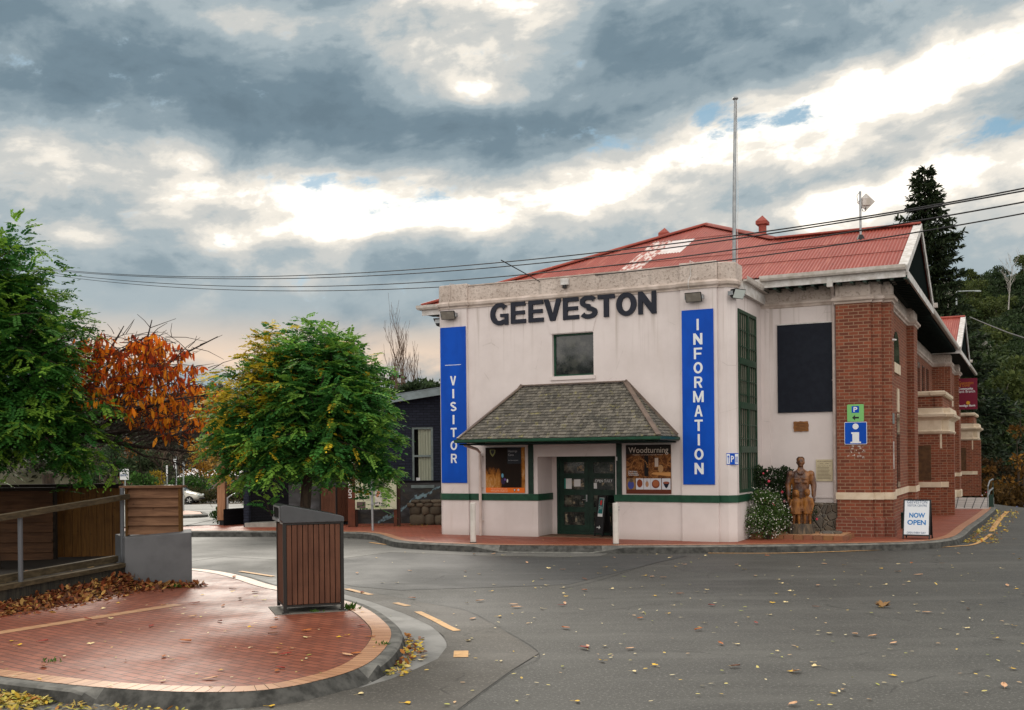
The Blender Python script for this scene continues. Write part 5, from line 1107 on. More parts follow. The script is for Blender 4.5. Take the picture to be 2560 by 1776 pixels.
m_bol = M('bollard_white', (0.60, 0.565, 0.53), (0.50, 0.46, 0.42), 3, 0.55)
def bollard(label, p):
    b = thing('bollard', label, 'bollard', (p[0], p[1], ZP), -ANG, 'white bollards by the entrance')
    m_ = MB(); m_.lathe([(.072, 0), (.072, .98), (.066, .995), (.05, 1.0)], 20); m_.build('post', m_bol, b, smooth=False)
    MB().lathe([(.085, 0), (.085, .012), (.073, .02)], 20).build('base', m_conc, b); return b
bollard('white bollard standing before the downpipe', gp(1183, 1357, ZP)); bb = bollard('white bollard with two small bolts, in front of the right doorway edge', gp(1540, 1361, ZP))
m_ = MB()
for z in (.83, .90): m_.tube([(.07, 0, z), (.10, 0, z)], .012, 8)
m_.build('bolt', m_metal, bb)

# A-boards
def aboard(name, label, loc_, rz, w, h, spread, face_mat, frame_mat):
    b = thing(name, label, 'sandwich board', loc_, rz)
    for sgn, nm in ((-1, 'front_panel'), (1, 'back_panel')):
        ang = math.atan2(spread / 2, h) * (1 if sgn < 0 else -1)
        X = Matrix.Translation((0, sgn * spread / 2, 0)) @ Matrix.Rotation(-ang, 4, 'X')
        m_ = MB(); m_.box(-w / 2 + .025, w / 2 - .025, -.009, .009, .10, h - .025); p = m_.build(nm, face_mat if sgn < 0 else frame_mat, b, xf=X)
        m_ = MB(); m_.box(-w / 2, -w / 2 + .03, -.016, .016, 0, h); m_.box(w / 2 - .03, w / 2, -.016, .016, 0, h); m_.box(-w / 2 + .03, w / 2 - .03, -.016, .016, h - .03, h); m_.box(-w / 2 + .03, w / 2 - .03, -.016, .016, .085, .115)
        m_.build('frame', frame_mat, b, xf=X)
        if sgn < 0: b['_'] = 0; XF = X
    del b['_']; return b, XF
m_aface = M('poster_white', (0.62, 0.65, 0.69), None, rough=.35)
sbp = gp(2294, 1349, ZP)
sb, X = aboard('sandwich_board', 'black framed sandwich board reading NOW OPEN at the pavement corner', (sbp[0] + .10, sbp[1] + .25, ZP), math.radians(-30), .64, 1.00, .48, m_aface, m_black)
m_lblue = M('print_blue', (0.015, 0.16, 0.42), None); m_lslate = M('print_slate', (0.035, 0.085, 0.18), None)
m_ = MB(); m_.text('NOW', 0.01, .60, w=.37, h=.125, bold=.03, depth=.003, y=-.0095); m_.text('OPEN', 0, .42, w=.43, h=.125, bold=.03, depth=.003, y=-.0095); m_.build('lettering', m_lblue, sb, xf=X)
m_ = MB(); m_.text('GEEVESTON', 0, .935, w=.47, h=.075, depth=.003, y=-.0095); m_.text('VISITOR CENTRE', 0, .845, w=.46, h=.052, depth=.003, y=-.0095); m_.text('OPEN EVERY DAY', 0, .16, w=.44, h=.05, depth=.003, y=-.0095); m_.build('lettering', m_lslate, sb, xf=X)
dbp = W(*[4.62, .62])
db, X = aboard('sandwich_board', 'slim black sandwich board leaning by the green entrance doors', (dbp.x, dbp.y, .19), -ANG - .55, .36, 1.08, .30, m_black, m_black)
m_ = MB(); m_.box(-.10, .10, -.013, -.0095, .52, 1.02); m_.build('poster', m_paper, db, xf=X); m_ = MB(); m_.box(-.09, .09, -.016, -.0135, .60, 1.01); m_.build('poster_field', M('teal_print', (.01, .13, .13), None), db, xf=X)
m_ = MB(); m_.ball((0, -.0175, .89), (.05, .002, .075), 12, 8); m_.build('poster_disc', M('red_print', (.45, .03, .03), None), db, xf=X)
m_ = MB(); m_.text('Welcome', 0, .775, w=.13, h=.03, depth=.002, y=-.0165); m_.text('check in', 0, .73, w=.11, h=.025, depth=.002, y=-.0165); m_.box(-.10, .06, -.012, -.0095, .225, .245); m_.box(-.0, .025, -.012, -.0095, .195, .28); m_.build('lettering', m_paper, db, xf=X)

# bench
bp = gp(2236, 1322, ZP)
be = thing('bench', 'small dark green bench against the brick pier behind the NOW OPEN board', 'bench', (bp[0], bp[1], ZP), PI / 2 - ANG)
m_ = MB()
for k in range(3): m_.box(0, 1.25, .02 + k * .125 - .4, .02 + k * .125 - .29, .42, .455)
m_.build('seat', m_green_d, be)
for x in (.06, 1.12):
    pts = [(-.38, 0), (-.02, 0), (-.09, .22), (-.02, .42), (-.38, .42), (-.31, .22)]
    m_ = MB(); m_.add([(x, p[0], p[1]) for p in pts] + [(x + .06, p[0], p[1]) for p in pts], [tuple(range(6)), tuple(range(11, 5, -1))] + [(i, (i + 1) % 6, 6 + (i + 1) % 6, 6 + i) for i in range(6)]); m_.build('leg', m_green_d, be)
MB().box(.12, 1.12, -.22, -.18, .1, .2).build('stretcher', m_green_d, be)

# ---------------------------------------------------------------- carved wooden statue
m_carve, T_, b_ = new_mat('varnished_carving'); v_ = coords(T_, 'Object', (7, 7, 1.6)); n_ = T_.noise(v_, 1.4, 5.0, 0.65, 0.6); n2_ = T_.noise(coords(T_), 3.2, 4.0, 0.6); n3_ = T_.noise(coords(T_, 'Object', (1, 1, .6)), 24, 3.0, .6)
c_ = T_.mix(T_.smooth(n_, 0.38, 0.64), (0.25, 0.095, 0.020), (0.11, 0.038, 0.012)); c_ = T_.mix(T_.smooth(n2_, 0.40, 0.62), c_, (0.050, 0.022, 0.018))
T_.put(b_.inputs['Base Color'], c_); b_.inputs['Roughness'].default_value = 0.36; bump(T_, b_, T_.math('ADD', n3_, n_), 0.6, 0.02)
m_carve2 = M('varnished_carving_light', (0.27, 0.110, 0.024), (0.12, 0.045, 0.014), 4, .36, .5, 24, .02, stretch=(2, 2, .7))
m_log = M('weathered_log', (0.20, 0.15, 0.10), (0.05, 0.045, 0.04), 2.2, .8, .8, 20, .03, stretch=(5, 5, 1))
stp = W(9.50, 1.95, .29)
st = thing('statue', 'varnished wooden statue of a man in a jacket with two children before him', 'statue', stp, -ANG + math.radians(12))
def ring(cx, cy, z, rx, ry, n=14, tw=0.0): return [(cx + rx * math.cos(2 * PI * k / n + tw), cy + ry * math.sin(2 * PI * k / n + tw), z) for k in range(n)]
def tri(path, r, n=10):
    return path, r, n
def figure(name, rings, limbs, balls, boxes, mat, vox):
    m_ = MB()
    for rr in rings: m_.loft([ring(*q) for q in rr])
    for p, r in limbs: m_.tube(p, r, 10)
    for c, r in balls: m_.ball(c, r, 12, 9)
    for bx in boxes: m_.box(*bx)
    o = m_.build(name, mat, st); r = o.modifiers.new('carved', 'REMESH'); r.mode = 'VOXEL'; r.voxel_size = vox; r.use_smooth_shade = True
    s = o.modifiers.new('soft', 'SMOOTH'); s.factor = .5; s.iterations = 2; return o
H0 = .24                                                           # top of the log
man_r = [[(-.02, .10, H0, .20, .15), (-.02, .10, .75, .20, .15), (-.01, .10, .98, .215, .16), (0, .10, 1.12, .205, .15), (0, .10, 1.30, .225, .155), (0, .10, 1.46, .245, .15), (0, .10, 1.545, .22, .125), (0, .10, 1.60, .12, .09), (0, .09, 1.64, .075, .075), (0, .09, 1.70, .07, .07)]]
man_l = [([(-.25, .10, 1.50), (-.315, .10, 1.22), (-.30, .04, .93)], [.085, .075, .052]), ([(.25, .10, 1.50), (.32, .10, 1.22), (.315, .03, .93)], [.085, .075, .052])]
man_b = [((0, .07, 1.80), (.092, .108, .125)), ((0, .085, 1.875), (.097, .105, .065)), ((0, -.035, 1.785), (.017, .022, .028)), ((-.095, .08, 1.795), (.015, .025, .035)), ((.095, .08, 1.795), (.015, .025, .035)), ((0, -.01, 1.72), (.045, .035, .02)),
         ((-.305, .02, .86), (.042, .05, .075)), ((.315, .0, .86), (.042, .05, .075)), ((-.25, .10, 1.50), .095), ((.25, .10, 1.50), .095)]
man_x = [(-.16, -.05, -.065, -.03, 1.27, 1.40), (.05, .16, -.065, -.03, 1.27, 1.40), (-.17, -.04, -.075, -.03, 1.375, 1.405), (.04, .17, -.075, -.03, 1.375, 1.405)]
for k in range(4):
    for sgn in (-1, 1): man_l.append(([(sgn * (.28 + .012 * k), .0 - .008 * k, .87), (sgn * (.28 + .014 * k), -.02 - .006 * k, .80), (sgn * (.275 + .014 * k), -.02, .755)], [.014, .013, .011]))
for sgn in (-1, 1): man_l.append(([(sgn * .27, -.02, .90), (sgn * .25, -.05, .86), (sgn * .25, -.055, .82)], [.014, .013, .011]))
man_l += [([(-.10, -.045, 1.60), (-.015, -.075, 1.49)], [.03, .02]), ([(.10, -.045, 1.60), (.015, -.075, 1.49)], [.03, .02])]
figure('carved_man', man_r, man_l, man_b, man_x, m_carve, .014)
m_ = MB()
for sx in (-.035, .035): m_.ball((sx, -.028, 1.812), (.016, .008, .009), 8, 5); m_.box(sx - .024, sx + .024, -.036, -.024, 1.832, 1.842)
m_.box(-.03, .03, -.036, -.026, 1.738, 1.746); m_.loft([ring(0, .092, 1.845, .104, .100), ring(0, .095, 1.90, .100, .098), ring(0, .095, 1.945, .055, .06)])
for z in (1.06, 1.18, 1.30, 1.42): m_.ball((0.0, -.064, z), (.012, .008, .012), 8, 5)
m_.build('carved_detail', M('carving_dark', (.045, .02, .012), None, rough=.4), st)
def child(name, x, y, hgt, skirt, mat):
    z0 = H0; s = hgt / 1.0
    rr = [[(x, y, z0 + .30 * s, .155 if skirt else .125, .10), (x, y, z0 + .42 * s, .135 if skirt else .125, .095), (x, y, z0 + .55 * s, .105, .085), (x, y, z0 + .68 * s, .115, .085), (x, y, z0 + .76 * s, .10, .07), (x, y, z0 + .79 * s, .045, .045), (x, y, z0 + .83 * s, .04, .04)]]
    lm = []
    for sg in (-1, 1):
        lm.append(([(x + sg * .06, y, z0 + .34 * s), (x + sg * .06, y - .01, z0 + .16 * s), (x + sg * .062, y, z0 + .03)], [.045, .04, .03])); lm.append(([(x + sg * .062, y + .01, z0 + .025), (x + sg * .068, y - .09, z0 + .02)], [.034, .026]))
        lm.append(([(x + sg * .105, y, z0 + .74 * s), (x + sg * .145, y - .01, z0 + .56 * s), (x + sg * .115, y - .06, z0 + .43 * s)], [.036, .032, .024]))
        lm += [([(x + sg * (.10 + .011 * k), y - .062, z0 + .42 * s), (x + sg * (.10 + .011 * k), y - .07, z0 + .37 * s)], [.009, .007]) for k in range(4)]
    hb = [((x, y - .012, z0 + .91 * s), (.073, .08, .095)), ((x, y + .008, z0 + .95 * s), (.08, .085, .07)), ((x, y - .092, z0 + .90 * s), (.011, .014, .018))]
    if skirt: hb.append(((x, y + .05, z0 + .86 * s), (.085, .05, .11)))
    o = figure(name, rr, lm, hb, [], mat, .011)
    m_ = MB()
    for sx in (-.026, .026): m_.ball((x + sx, y - .083, z0 + .925 * s), (.011, .006, .007), 6, 4)
    m_.box(x - .02, x + .02, y - .09, y - .082, z0 + .865 * s, z0 + .870 * s); m_.build('carved_detail', M('carving_dark_' + name, (.045, .02, .012), None, rough=.4), st)
child('carved_girl', -.12, -.16, .84, True, m_carve2); child('carved_boy', .15, -.15, .87, False, m_carve2)
lg = MB(); rg = random.Random(6)
lg.loft([[(-.01 + (.33 + .03 * math.sin(5 * a + z) + rg.uniform(-.012, .012)) * math.cos(a), -.02 + (.30 + .03 * math.sin(7 * a + 1)) * math.sin(a), z) for a in [2 * PI * k / 28 for k in range(28)]] for z in (0, .1, .2, H0 + .01)]); lg.build('log_base', m_log, st)
# its slab with a brick edge
sb_ = bthing('statue_slab', 'low brick-edged slab under the wooden statue', 'slab', 9.55, 1.85, 0)
MB().box(-1.05, 1.05, -.42, .85, 0.0, .285).build('paving', m_tan, sb_)
m_ = MB(); rg = random.Random(2)
for k in range(9): m_.box(-1.08 + k * .24, -.85 + k * .24, -.54, -.425, 0.05, .288, (rg.uniform(.20, .30), rg.uniform(.09, .13), .05))
for sx in (-1.2, 1.055):
    for k in range(5): m_.box(sx, sx + .115, -.54 + k * .24, -.31 + k * .24, .05, .288, (rg.uniform(.20, .30), rg.uniform(.09, .13), .05))
bevel(m_.build('brick_edge', tint_mat('edge_bricks', .8, 0, .3, .5, 20, .4), sb_, cols=True), .008)
stn = bthing('stone_block', 'flat grey stone lying beside the downpipe foot at the brick pier', 'stone', 10.2, 2.2, 0); bevel(MB().box(-.28, .25, -.2, .25, .1, .34).build('stone', m_stone_wall, stn), .06, 3)

# ---------------------------------------------------------------- left side buildings
m_bk, T_, b_ = brick_mat('black_painted_brick', (0.010, 0.010, 0.013), (0.007, 0.007, 0.009), (0.005, 0.005, 0.006), 0.24, 0.086, 0.010, dirt=.1, bmp=.9, spec=.1)
m_bk2, _, _ = brick_mat('slate_painted_brick', (0.024, 0.028, 0.044), (0.017, 0.020, 0.032), (0.011, 0.012, 0.018), 0.24, 0.086, 0.010, dirt=.1, bmp=.9, spec=.12)
m_mural, T_, b_ = new_mat('rock_mural'); v_ = coords(T_, 'Object', (1, 1, 2.2)); vo_ = T_.node('ShaderNodeTexVoronoi', feature='F1'); vo_.inputs['Scale'].default_value = 2.2; T_.put(vo_.inputs['Vector'], v_)
n_ = T_.noise(v_, 3.0, 6.0, 0.7, .8); c_ = T_.ramp(T_.math('ADD', T_.math('MULTIPLY', vo_.outputs['Distance'], .55), T_.math('MULTIPLY', n_, .5)), [(.2, (.085, .085, .095)), (.45, (.035, .035, .038)), (.62, (.014, .013, .013)), (.85, (.045, .035, .025))])
T_.put(b_.inputs['Base Color'], c_); b_.inputs['Roughness'].default_value = .6; bump(T_, b_, n_, .4, .01)
annex = thing('dark_brick_building', 'low black brick building with a tall sash window beside the pink front block', 'building', (0, 34.0, 0), 0)
ax0, ax1, az = -7.6, 0.4, 3.55
wx0, wx1 = dp(1030, 1150, 34)[0], dp(1083, 1150, 34)[0]; wz0, wz1 = dp(1056, 1213, 34)[2], dp(1056, 1068, 34)[2]
m_ = MB(); m_.box(ax0, wx0, 0, .3, 1.55, az); m_.box(wx1, ax1, 0, .3, 1.55, az); m_.box(wx0, wx1, 0, .3, wz1, az); m_.box(wx0, wx1, 0, .3, 1.55, wz0); m_.box(ax0, ax1, .02, .3, 0, 1.56)
m_.add([(ax0, 0.001, az), (ax1, 0.001, az), (ax1, .001, 4.75), (-2.3, .001, 4.55), (ax0, .3, az), (ax1, .3, az), (ax1, .3, 4.75), (-2.3, .3, 4.55)], [(0, 1, 2, 3), (7, 6, 5, 4), (0, 3, 7, 4), (3, 2, 6, 7)])
m_.build('wall', m_bk2, annex)
MB().box(ax0, ax1, -.02, .02, 0.1, 1.52).build('mural', m_mural, annex)
m_ = MB(); pth = [(-4.4, .22), (-3.6, .62), (-3.2, 1.0), (-2.8, 1.12), (-2.35, 1.4)]; wd = [.10, .06, .09, .05, .07]
P0 = [(x, z) for x, z in pth]
for k in range(len(pth) - 1):
    for q in range(5):
        f0, f1 = q / 5, (q + 1) / 5; rgx = .03 * math.sin(q * 2.1 + k); a = [pth[k][i] + (pth[k + 1][i] - pth[k][i]) * f0 for i in (0, 1)]; b2 = [pth[k][i] + (pth[k + 1][i] - pth[k][i]) * f1 for i in (0, 1)]
        h = wd[k] * (.5 + .5 * abs(math.sin(q * 1.7 + k))); m_.add([(a[0], -.0235, a[1] - h + rgx), (b2[0], -.0235, b2[1] - h + rgx), (b2[0], -.0235, b2[1] + h * .6 + rgx), (a[0], -.0235, a[1] + h * .6 + rgx)], [(0, 1, 2, 3)])
m_.build('painted_stream', M('stream_paint', (.20, .30, .34), (.07, .10, .12), 7, .6, lo=.4, hi=.6), annex)
MB().box(ax0, ax1, -.05, .0, 1.50, 1.56).build('ledge', m_bk, annex)
w = frame_mb(wx0, wx1, wz0, wz1, .03, .10, .07); w.box(wx0 + .07, wx1 - .07, .03, .09, (wz0 + wz1) / 2 - .03, (wz0 + wz1) / 2 + .03); w.box(wx0 - .03, wx1 + .03, -.06, .03, wz0 - .1, wz0)
w = w.build('window', M('grey_green_frame', (.17, .21, .21), (.13, .16, .16), 5, .5), annex)
m_cur, T_, b_ = new_mat('curtain'); sp_ = T_.node('ShaderNodeSeparateXYZ'); T_.l.new(coords(T_), sp_.inputs[0]); k_ = T_.math('ADD', T_.math('MULTIPLY', T_.math('SINE', T_.math('MULTIPLY', sp_.outputs[0], 75.0)), .5), .5)
T_.put(b_.inputs['Base Color'], T_.mix(k_, (.42, .44, .35), (.30, .32, .25))); b_.inputs['Roughness'].default_value = .5
m_ = MB(); n = 40; 
for i in range(n + 1): x = wx0 + .2 + (wx1 - .07 - wx0 - .2) * i / n; m_.v += [(x, .12 + .012 * math.sin(i * 1.9), wz0 + .06), (x, .12 + .012 * math.sin(i * 1.9), wz1 - .06)]
m_.f = [(2 * i, 2 * i + 2, 2 * i + 3, 2 * i + 1) for i in range(n)]; m_.c = [(1, 1, 1)] * n; m_.build('curtain', m_cur, w)
MB().box(wx0 - .3, wx1 + .3, .28, .30, wz0 - .3, wz1 + .3).build('room_wall', m_dark, w); MB().box(wx0 + .12, wx0 + .25, .105, .11, wz0 + .1, wz0 + .24).build('notice', m_paper, w)
m_ = MB(); m_.bar((-8.0, -.35, 3.62), (1.2, -.35, 4.98), .04, .26); fa = m_.build('fascia', M('grey_fascia', (.22, .27, .29), (.17, .21, .22), 4, .5), annex)
m_ = MB(); m_.add([(-8, -.4, 3.78), (1.2, -.4, 5.14), (1.2, 7, 5.14), (-8, 7, 3.78)], [(0, 1, 2, 3)]); m_.add([(-8, -.38, 3.72), (1.2, -.38, 5.08), (1.2, 7, 5.08), (-8, 7, 3.72)], [(0, 1, 2, 3)]); m_.build('roof', M('grey_roof', (.16, .18, .19), None, rough=.5), annex)
# shelter post, ramp, pillar and open porch of the lavatories
toilet = thing('lavatory_block', 'black brick lavatory porch with slate pillar and concrete step', 'building', (0, 0, 0))
def pxbox(u0, u1, depth, z0, z1, thick=.3): a, b2 = dp(u0, 1200, depth)[0], dp(u1, 1200, depth)[0]; return (a, b2, depth, depth + thick, z0, z1)
MB().box(*pxbox(608, 621, 33.0, 0, 3.2, .24)).build('pillar', m_bk2, toilet)
xa, xb = dp(621, 1200, 33.2)[0], dp(694, 1200, 33.6)[0]
MB().prism([(xa, 33.25), (xb + .3, 34.0), (xb + .3, 34.3), (xa, 33.5)], 0, 3.2).build('wall', m_bk, toilet)
MB().box(xb + .3, ax0 + 1.2, 34.0, 34.3, 0, 3.2).build('mural_wall', m_mural, toilet)
MB().prism([(xa - .02, 32.75), (xb + .6, 32.75), (xb + .6, 34), (xa - .02, 33.25)], 0, .30).build('step', M('step_concrete', (.30, .28, .25), (.22, .20, .18), 4, .8), toilet)
MB().box(dp(545, 1200, 33)[0], ax0 + .3, 32.7, 36.0, 3.2, 3.38).build('roof', m_bk, toilet)
ws = thing('toilet_sign', 'white toilet sign with a man symbol and arrow on the slate pillar', 'sign', (0, 0, 0))
a_, b_2 = dp(605.5, 1195, 32.9), dp(616, 1217, 32.9)
MB().box(a_.x, b_2.x, 32.96, 32.985, b_2.z, a_.z).build('plate', m_paper, ws)
cx, zb = (a_.x + b_2.x) / 2, b_2.z; m_ = MB(); m_.ball((cx, 32.955, zb + .235), (.018, .003, .02), 8, 6); m_.box(cx - .025, cx + .025, 32.953, 32.957, zb + .13, zb + .21); m_.box(cx - .018, cx - .003, 32.953, 32.957, zb + .07, zb + .13); m_.box(cx + .003, cx + .018, 32.953, 32.957, zb + .07, zb + .13); m_.box(cx - .03, cx + .03, 32.953, 32.957, zb + .03, zb + .042); m_.build('symbol', m_black, ws)
pp = gp(556, 1313, ZP)
tp = thing('timber_post', 'tall square timber post on a steel foot at the corner of the lavatory porch', 'post', (pp[0], pp[1], ZP))
m_tim = wood_mat('raw_timber', (.36, .19, .105), (.26, .13, .07), 'z', .6)
bevel(MB().box(-.13, .13, -.13, .13, .16, 3.05).build('shaft', m_tim, tp), .012); MB().box(-.08, .08, -.08, .08, 0, .16).build('foot', m_black, tp)
rw = thing('ramp_wall', 'low black brick ramp wall with a bent handrail beside the timber post', 'wall', (0, 0, 0))
xa2, xb2 = dp(566, 1200, 34)[0], dp(609, 1200, 34)[0]
MB().prism([(xa2, 33.6), (xb2, 34.6), (xb2, 34.85), (xa2, 33.85)], 0, dp(580, 1272, 34)[2]).build('brickwork', m_bk, rw)
zt = dp(570, 1272, 34)[2]; MB().tube([(xa2 + .1, 33.75, zt), (xa2 + .1, 33.75, zt + .36), (xa2 + .22, 33.8, zt + .44), (xb2, 34.5, zt + .62)], .03, 8).build('handrail', m_metal, rw)
bs = gp(545, 1312, ZP)

# stone pile wall by the block, map board, pole
rk = thing('boulder_wall', 'low dry wall of brown boulders between the mural and the pink block', 'wall', (0, 0, 0)); rg = random.Random(12)
x0, x1 = dp(1022, 1290, 33.0)[0], dp(1115, 1290, 33.0)[0]; m_ = MB(); z = ZP
bm_rows = [(.34, .5), (.26, .36), (.13, .42), (.10, .36)]
for hh, ww in bm_rows:
    x = x0 + rg.uniform(-.05, .1)
    while x < x1:
        w = ww * rg.uniform(.6, 1.25); r = (w * .54, .2, hh * .60); n, mm = 10, 7; rings = []; g = rg.uniform(.7, 1.25); c = (.125 * g, .098 * g, .066 * g); ph = rg.uniform(0, 6)
        for i in range(mm + 1):
            pa = -PI / 2 + PI * (i + .03) / (mm + .06)
            def sq(v): return math.copysign(abs(v) ** .6, v)
            rings.append([(x + w / 2 + r[0] * sq(math.cos(pa)) * sq(math.cos(2 * PI * k / n)) * (1 + .12 * math.sin(3 * k + ph)), 33.1 + r[1] * sq(math.cos(pa)) * sq(math.sin(2 * PI * k / n)), z + hh / 2 + r[2] * sq(math.sin(pa)) * (1 + .1 * math.sin(2 * k + ph))) for k in range(n)])
        m_.loft(rings, c); x += w * .98
    z += hh * .95
m_.build('boulders', tint_mat('boulder_stone', .9, 0, .3, .7, 9, .8), rk, cols=True, smooth=True)
mp = thing('map_board', 'cream town map board on two rust brown posts with a lettered totem', 'information board', (0, 32.4, 0))
m_rust = M('rust_brown', (.105, .030, .014), (.075, .022, .011), 4, .5)
X = lambda u: dp(u, 1250, 32.4)[0]; Z = lambda v: dp(930, v, 32.4)[2]
bevel(MB().box(X(870), X(888), -.05, .12, ZP, 2.5).build('totem', m_rust, mp), .01); MB().box(X(888), X(893), .02, .14, ZP, 2.3).build('post', M('post_dark', (.03, .012, .008), None), mp)
MB().box(X(984), X(992), .02, .12, ZP, Z(1275)).build('post', m_rust, mp); MB().box(X(992), X(1000), .05, .16, ZP, 1.78).build('post', M('post_shade', (.035, .014, .009), None), mp)
MB().box(X(886.5), X(991.5), -.03, .015, Z(1273.5), Z(1197)).build('panel', M('board_cream', (.50, .50, .36), (.46, .47, .34), 2, .4), mp)
m_ = MB(); rg = random.Random(9)
m_.box(X(933), X(967), -.034, -.031, Z(1271), Z(1222), (.30, .37, .19)); m_.box(X(938), X(955), -.0365, -.0345, Z(1264), Z(1226), (.45, .44, .40))
m_.add([(X(940), -.037, Z(1240)), (X(944), -.037, Z(1228)), (X(950), -.037, Z(1228)), (X(951), -.037, Z(1234)), (X(944), -.037, Z(1245))], [(0, 1, 2, 3, 4)], (.42, .17, .08))
for a, b2 in (((937, 1240), (952, 1260)), ((952, 1226), (958, 1268)), ((944, 1244), (954, 1256))): m_.bar((X(a[0]), -.038, Z(a[1])), (X(b2[0]), -.038, Z(b2[1])), .004, .04, (.55, .52, .45))
m_.box(X(892), X(914), -.034, -.031, Z(1271), Z(1254.5), (.085, .055, .05)); m_.box(X(920), X(963), -.034, -.031, Z(1217), Z(1205), (.10, .07, .08)); m_.box(X(938), X(947), -.034, -.031, Z(1268), Z(1258), (.55, .46, .16))
for u, v in ((959, 1247), (933.5, 1238), (935, 1258), (953, 1265)): m_.box(X(u), X(u + 9), -.040, -.037, Z(v + 1.2), Z(v - 1.2), (.06, .07, .09))
for k in range(15): m_.box(X(892), X(892) + rg.uniform(.19, .26), -.033, -.031, Z(1250 - k * 2.4), Z(1250 - k * 2.4) + .012, (.27, .27, .22)); m_.box(X(916), X(916) + rg.uniform(.11, .15), -.033, -.031, Z(1252 - k * 2.3), Z(1252 - k * 2.3) + .012, (.27, .27, .22))
m_.build('printed_map', tint_mat('map_print', .45), mp, cols=True)
MB().text('information', 0, 0, w=1.35, h=.15, depth=.004, y=0).build('lettering', m_paper, mp, xf=Matrix.Translation((X(878), -.053, 1.75)) @ Matrix.Rotation(PI / 2, 4, 'Y'))
pl = gp(932, 1327, ZP); spo = thing('sign_pole', 'plain grey steel sign pole on the far pavement in front of the map board', 'pole', (pl[0], pl[1], ZP))
MB().tube([(0, 0, 0), (-.03, 0, 2.5)], .035, 10).build('pole', m_metal, spo); m_ = MB()
for z in (.75, 1.18): m_.box(-.05, .05, -.045, .045, z, z + .05)
m_.build('clamp', m_metal, spo); MB().box(-.25, .2, -.045, -.04, 2.1, 2.5).build('plate', m_metal, spo)

# ---------------------------------------------------------------- timber ramp and fence at the left
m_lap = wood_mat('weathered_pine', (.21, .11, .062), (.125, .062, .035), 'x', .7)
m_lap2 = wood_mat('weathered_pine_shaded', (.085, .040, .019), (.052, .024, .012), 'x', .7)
m_vert = wood_mat('treated_pine', (.135, .065, .016), (.085, .038, .010), 'z', .65)
m_old = wood_mat('old_grey_timber', (.095, .070, .040), (.050, .038, .023), 'y', .8)
m_darkt = wood_mat('dark_timber', (.024, .017, .012), (.013, .010, .008), 'x', .9)
gb = thing('grey_block_wall', 'grey rendered block wall with a slanting top at the end of the timber ramp', 'wall', (0, 0, 0))
fl, fr_ = gp(313, 1467, ZI), gp(478, 1467, ZI); bl = dp(288, 1390, fl.y + .95)
yb = fl.y + .95; pts = [(fl.x, fl.y), (fr_.x, fr_.y + .05), (fr_.x - .28, fr_.y + .95), (bl.x, yb)]
zl, zr = dp(312, 1345, fl.y)[2], dp(477, 1331, fl.y)[2]; zz = [zl, zr, zr + .0, zl]
bevel(MB().add([(p[0], p[1], ZI - .05) for p in pts] + [(p[0], p[1], z) for p, z in zip(pts, zz)], [(3, 2, 1, 0), (4, 5, 6, 7), (0, 1, 5, 4), (1, 2, 6, 5), (2, 3, 7, 6), (3, 0, 4, 7)]).build('block', M('grey_render', (.125, .127, .135), (.095, .097, .103), 1.6, .7, .3, 60, .004), gb), .012)
# lapped panel on the block
yp = fl.y + .42; Xp = lambda u: dp(u, 1270, yp)[0]; Zp = lambda v: dp(390, v, yp)[2]
lapf = thing('lapped_timber_fence', 'short panel of weathered lapped boards on top of the grey block', 'fence', (0, 0, 0), 0, 'timber screens round the ramp')
m_ = MB(); n = 5; z0, z1 = Zp(1336), Zp(1222)
for k in range(n):
    a = z0 + (z1 - z0) * k / n; b2 = z0 + (z1 - z0) * (k + 1.12) / n; t0_ = -.035; m_.add([(Xp(322), yp - .065, a), (Xp(449), yp - .065, a), (Xp(449), yp - .005, b2), (Xp(322), yp - .005, b2), (Xp(322), yp - .02, a), (Xp(449), yp - .02, a), (Xp(449), yp + .005, b2), (Xp(322), yp + .005, b2)], [(0, 1, 2, 3), (7, 6, 5, 4), (0, 4, 5, 1), (3, 2, 6, 7), (0, 3, 7, 4), (1, 5, 6, 2)])
m_.build('boards', m_lap, lapf)
m_ = MB(); m_.box(Xp(449), Xp(455), yp - .07, yp + .06, zl - .0, z1 + .01); m_.box(Xp(316), Xp(322), yp - .07, yp + .06, zl - .02, z1 + .01); m_.build('post', m_vert, lapf)
bevel(MB().box(Xp(303), Xp(460), yp - .11, yp + .12, z1 + .011, z1 + .055).build('cap', m_lap, lapf), .006)
# back screens of the ramp
yv = 20.2; Xv = lambda u: dp(u, 1300, yv)[0]; Zv = lambda v, u=200: dp(u, v, yv)[2]
vf = thing('vertical_board_screen', 'screen of upright golden pine boards behind the ramp handrail', 'fence', (0, 0, 0), 0, 'timber screens round the ramp')
m_ = MB(); rg = random.Random(3); ub = [137, 160, 181, 202, 222, 242, 262, 281, 302]
for a, b2 in zip(ub[:-1], ub[1:]): m_.box(Xv(a) + .004, Xv(b2) - .004, yv + rg.uniform(-.008, .004), yv + .03, .38, Zv(1221))
bevel(m_.build('boards', m_vert, vf), .003)
MB().box(Xv(137), Xv(302), yv + .031, yv + .08, .7, .8).box(Xv(137), Xv(302), yv + .031, yv + .08, 1.5, 1.6).build('rail', m_vert, vf)
MB().box(Xv(-60), Xv(306), yv - .09, yv + .06, Zv(1221) + .001, Zv(1210)).build('cap', m_darkt, vf)
hf_ = thing('lapped_timber_screen', 'wide screen of dark lapped boards at the far left behind the ramp post', 'fence', (0, 0, 0), 0, 'timber screens round the ramp')
yh = 19.7; Xh = lambda u: dp(u, 1300, yh)[0]; Zh = lambda v: dp(70, v, yh)[2]; m_ = MB(); n = 7; z0, z1 = .40, Zh(1230)
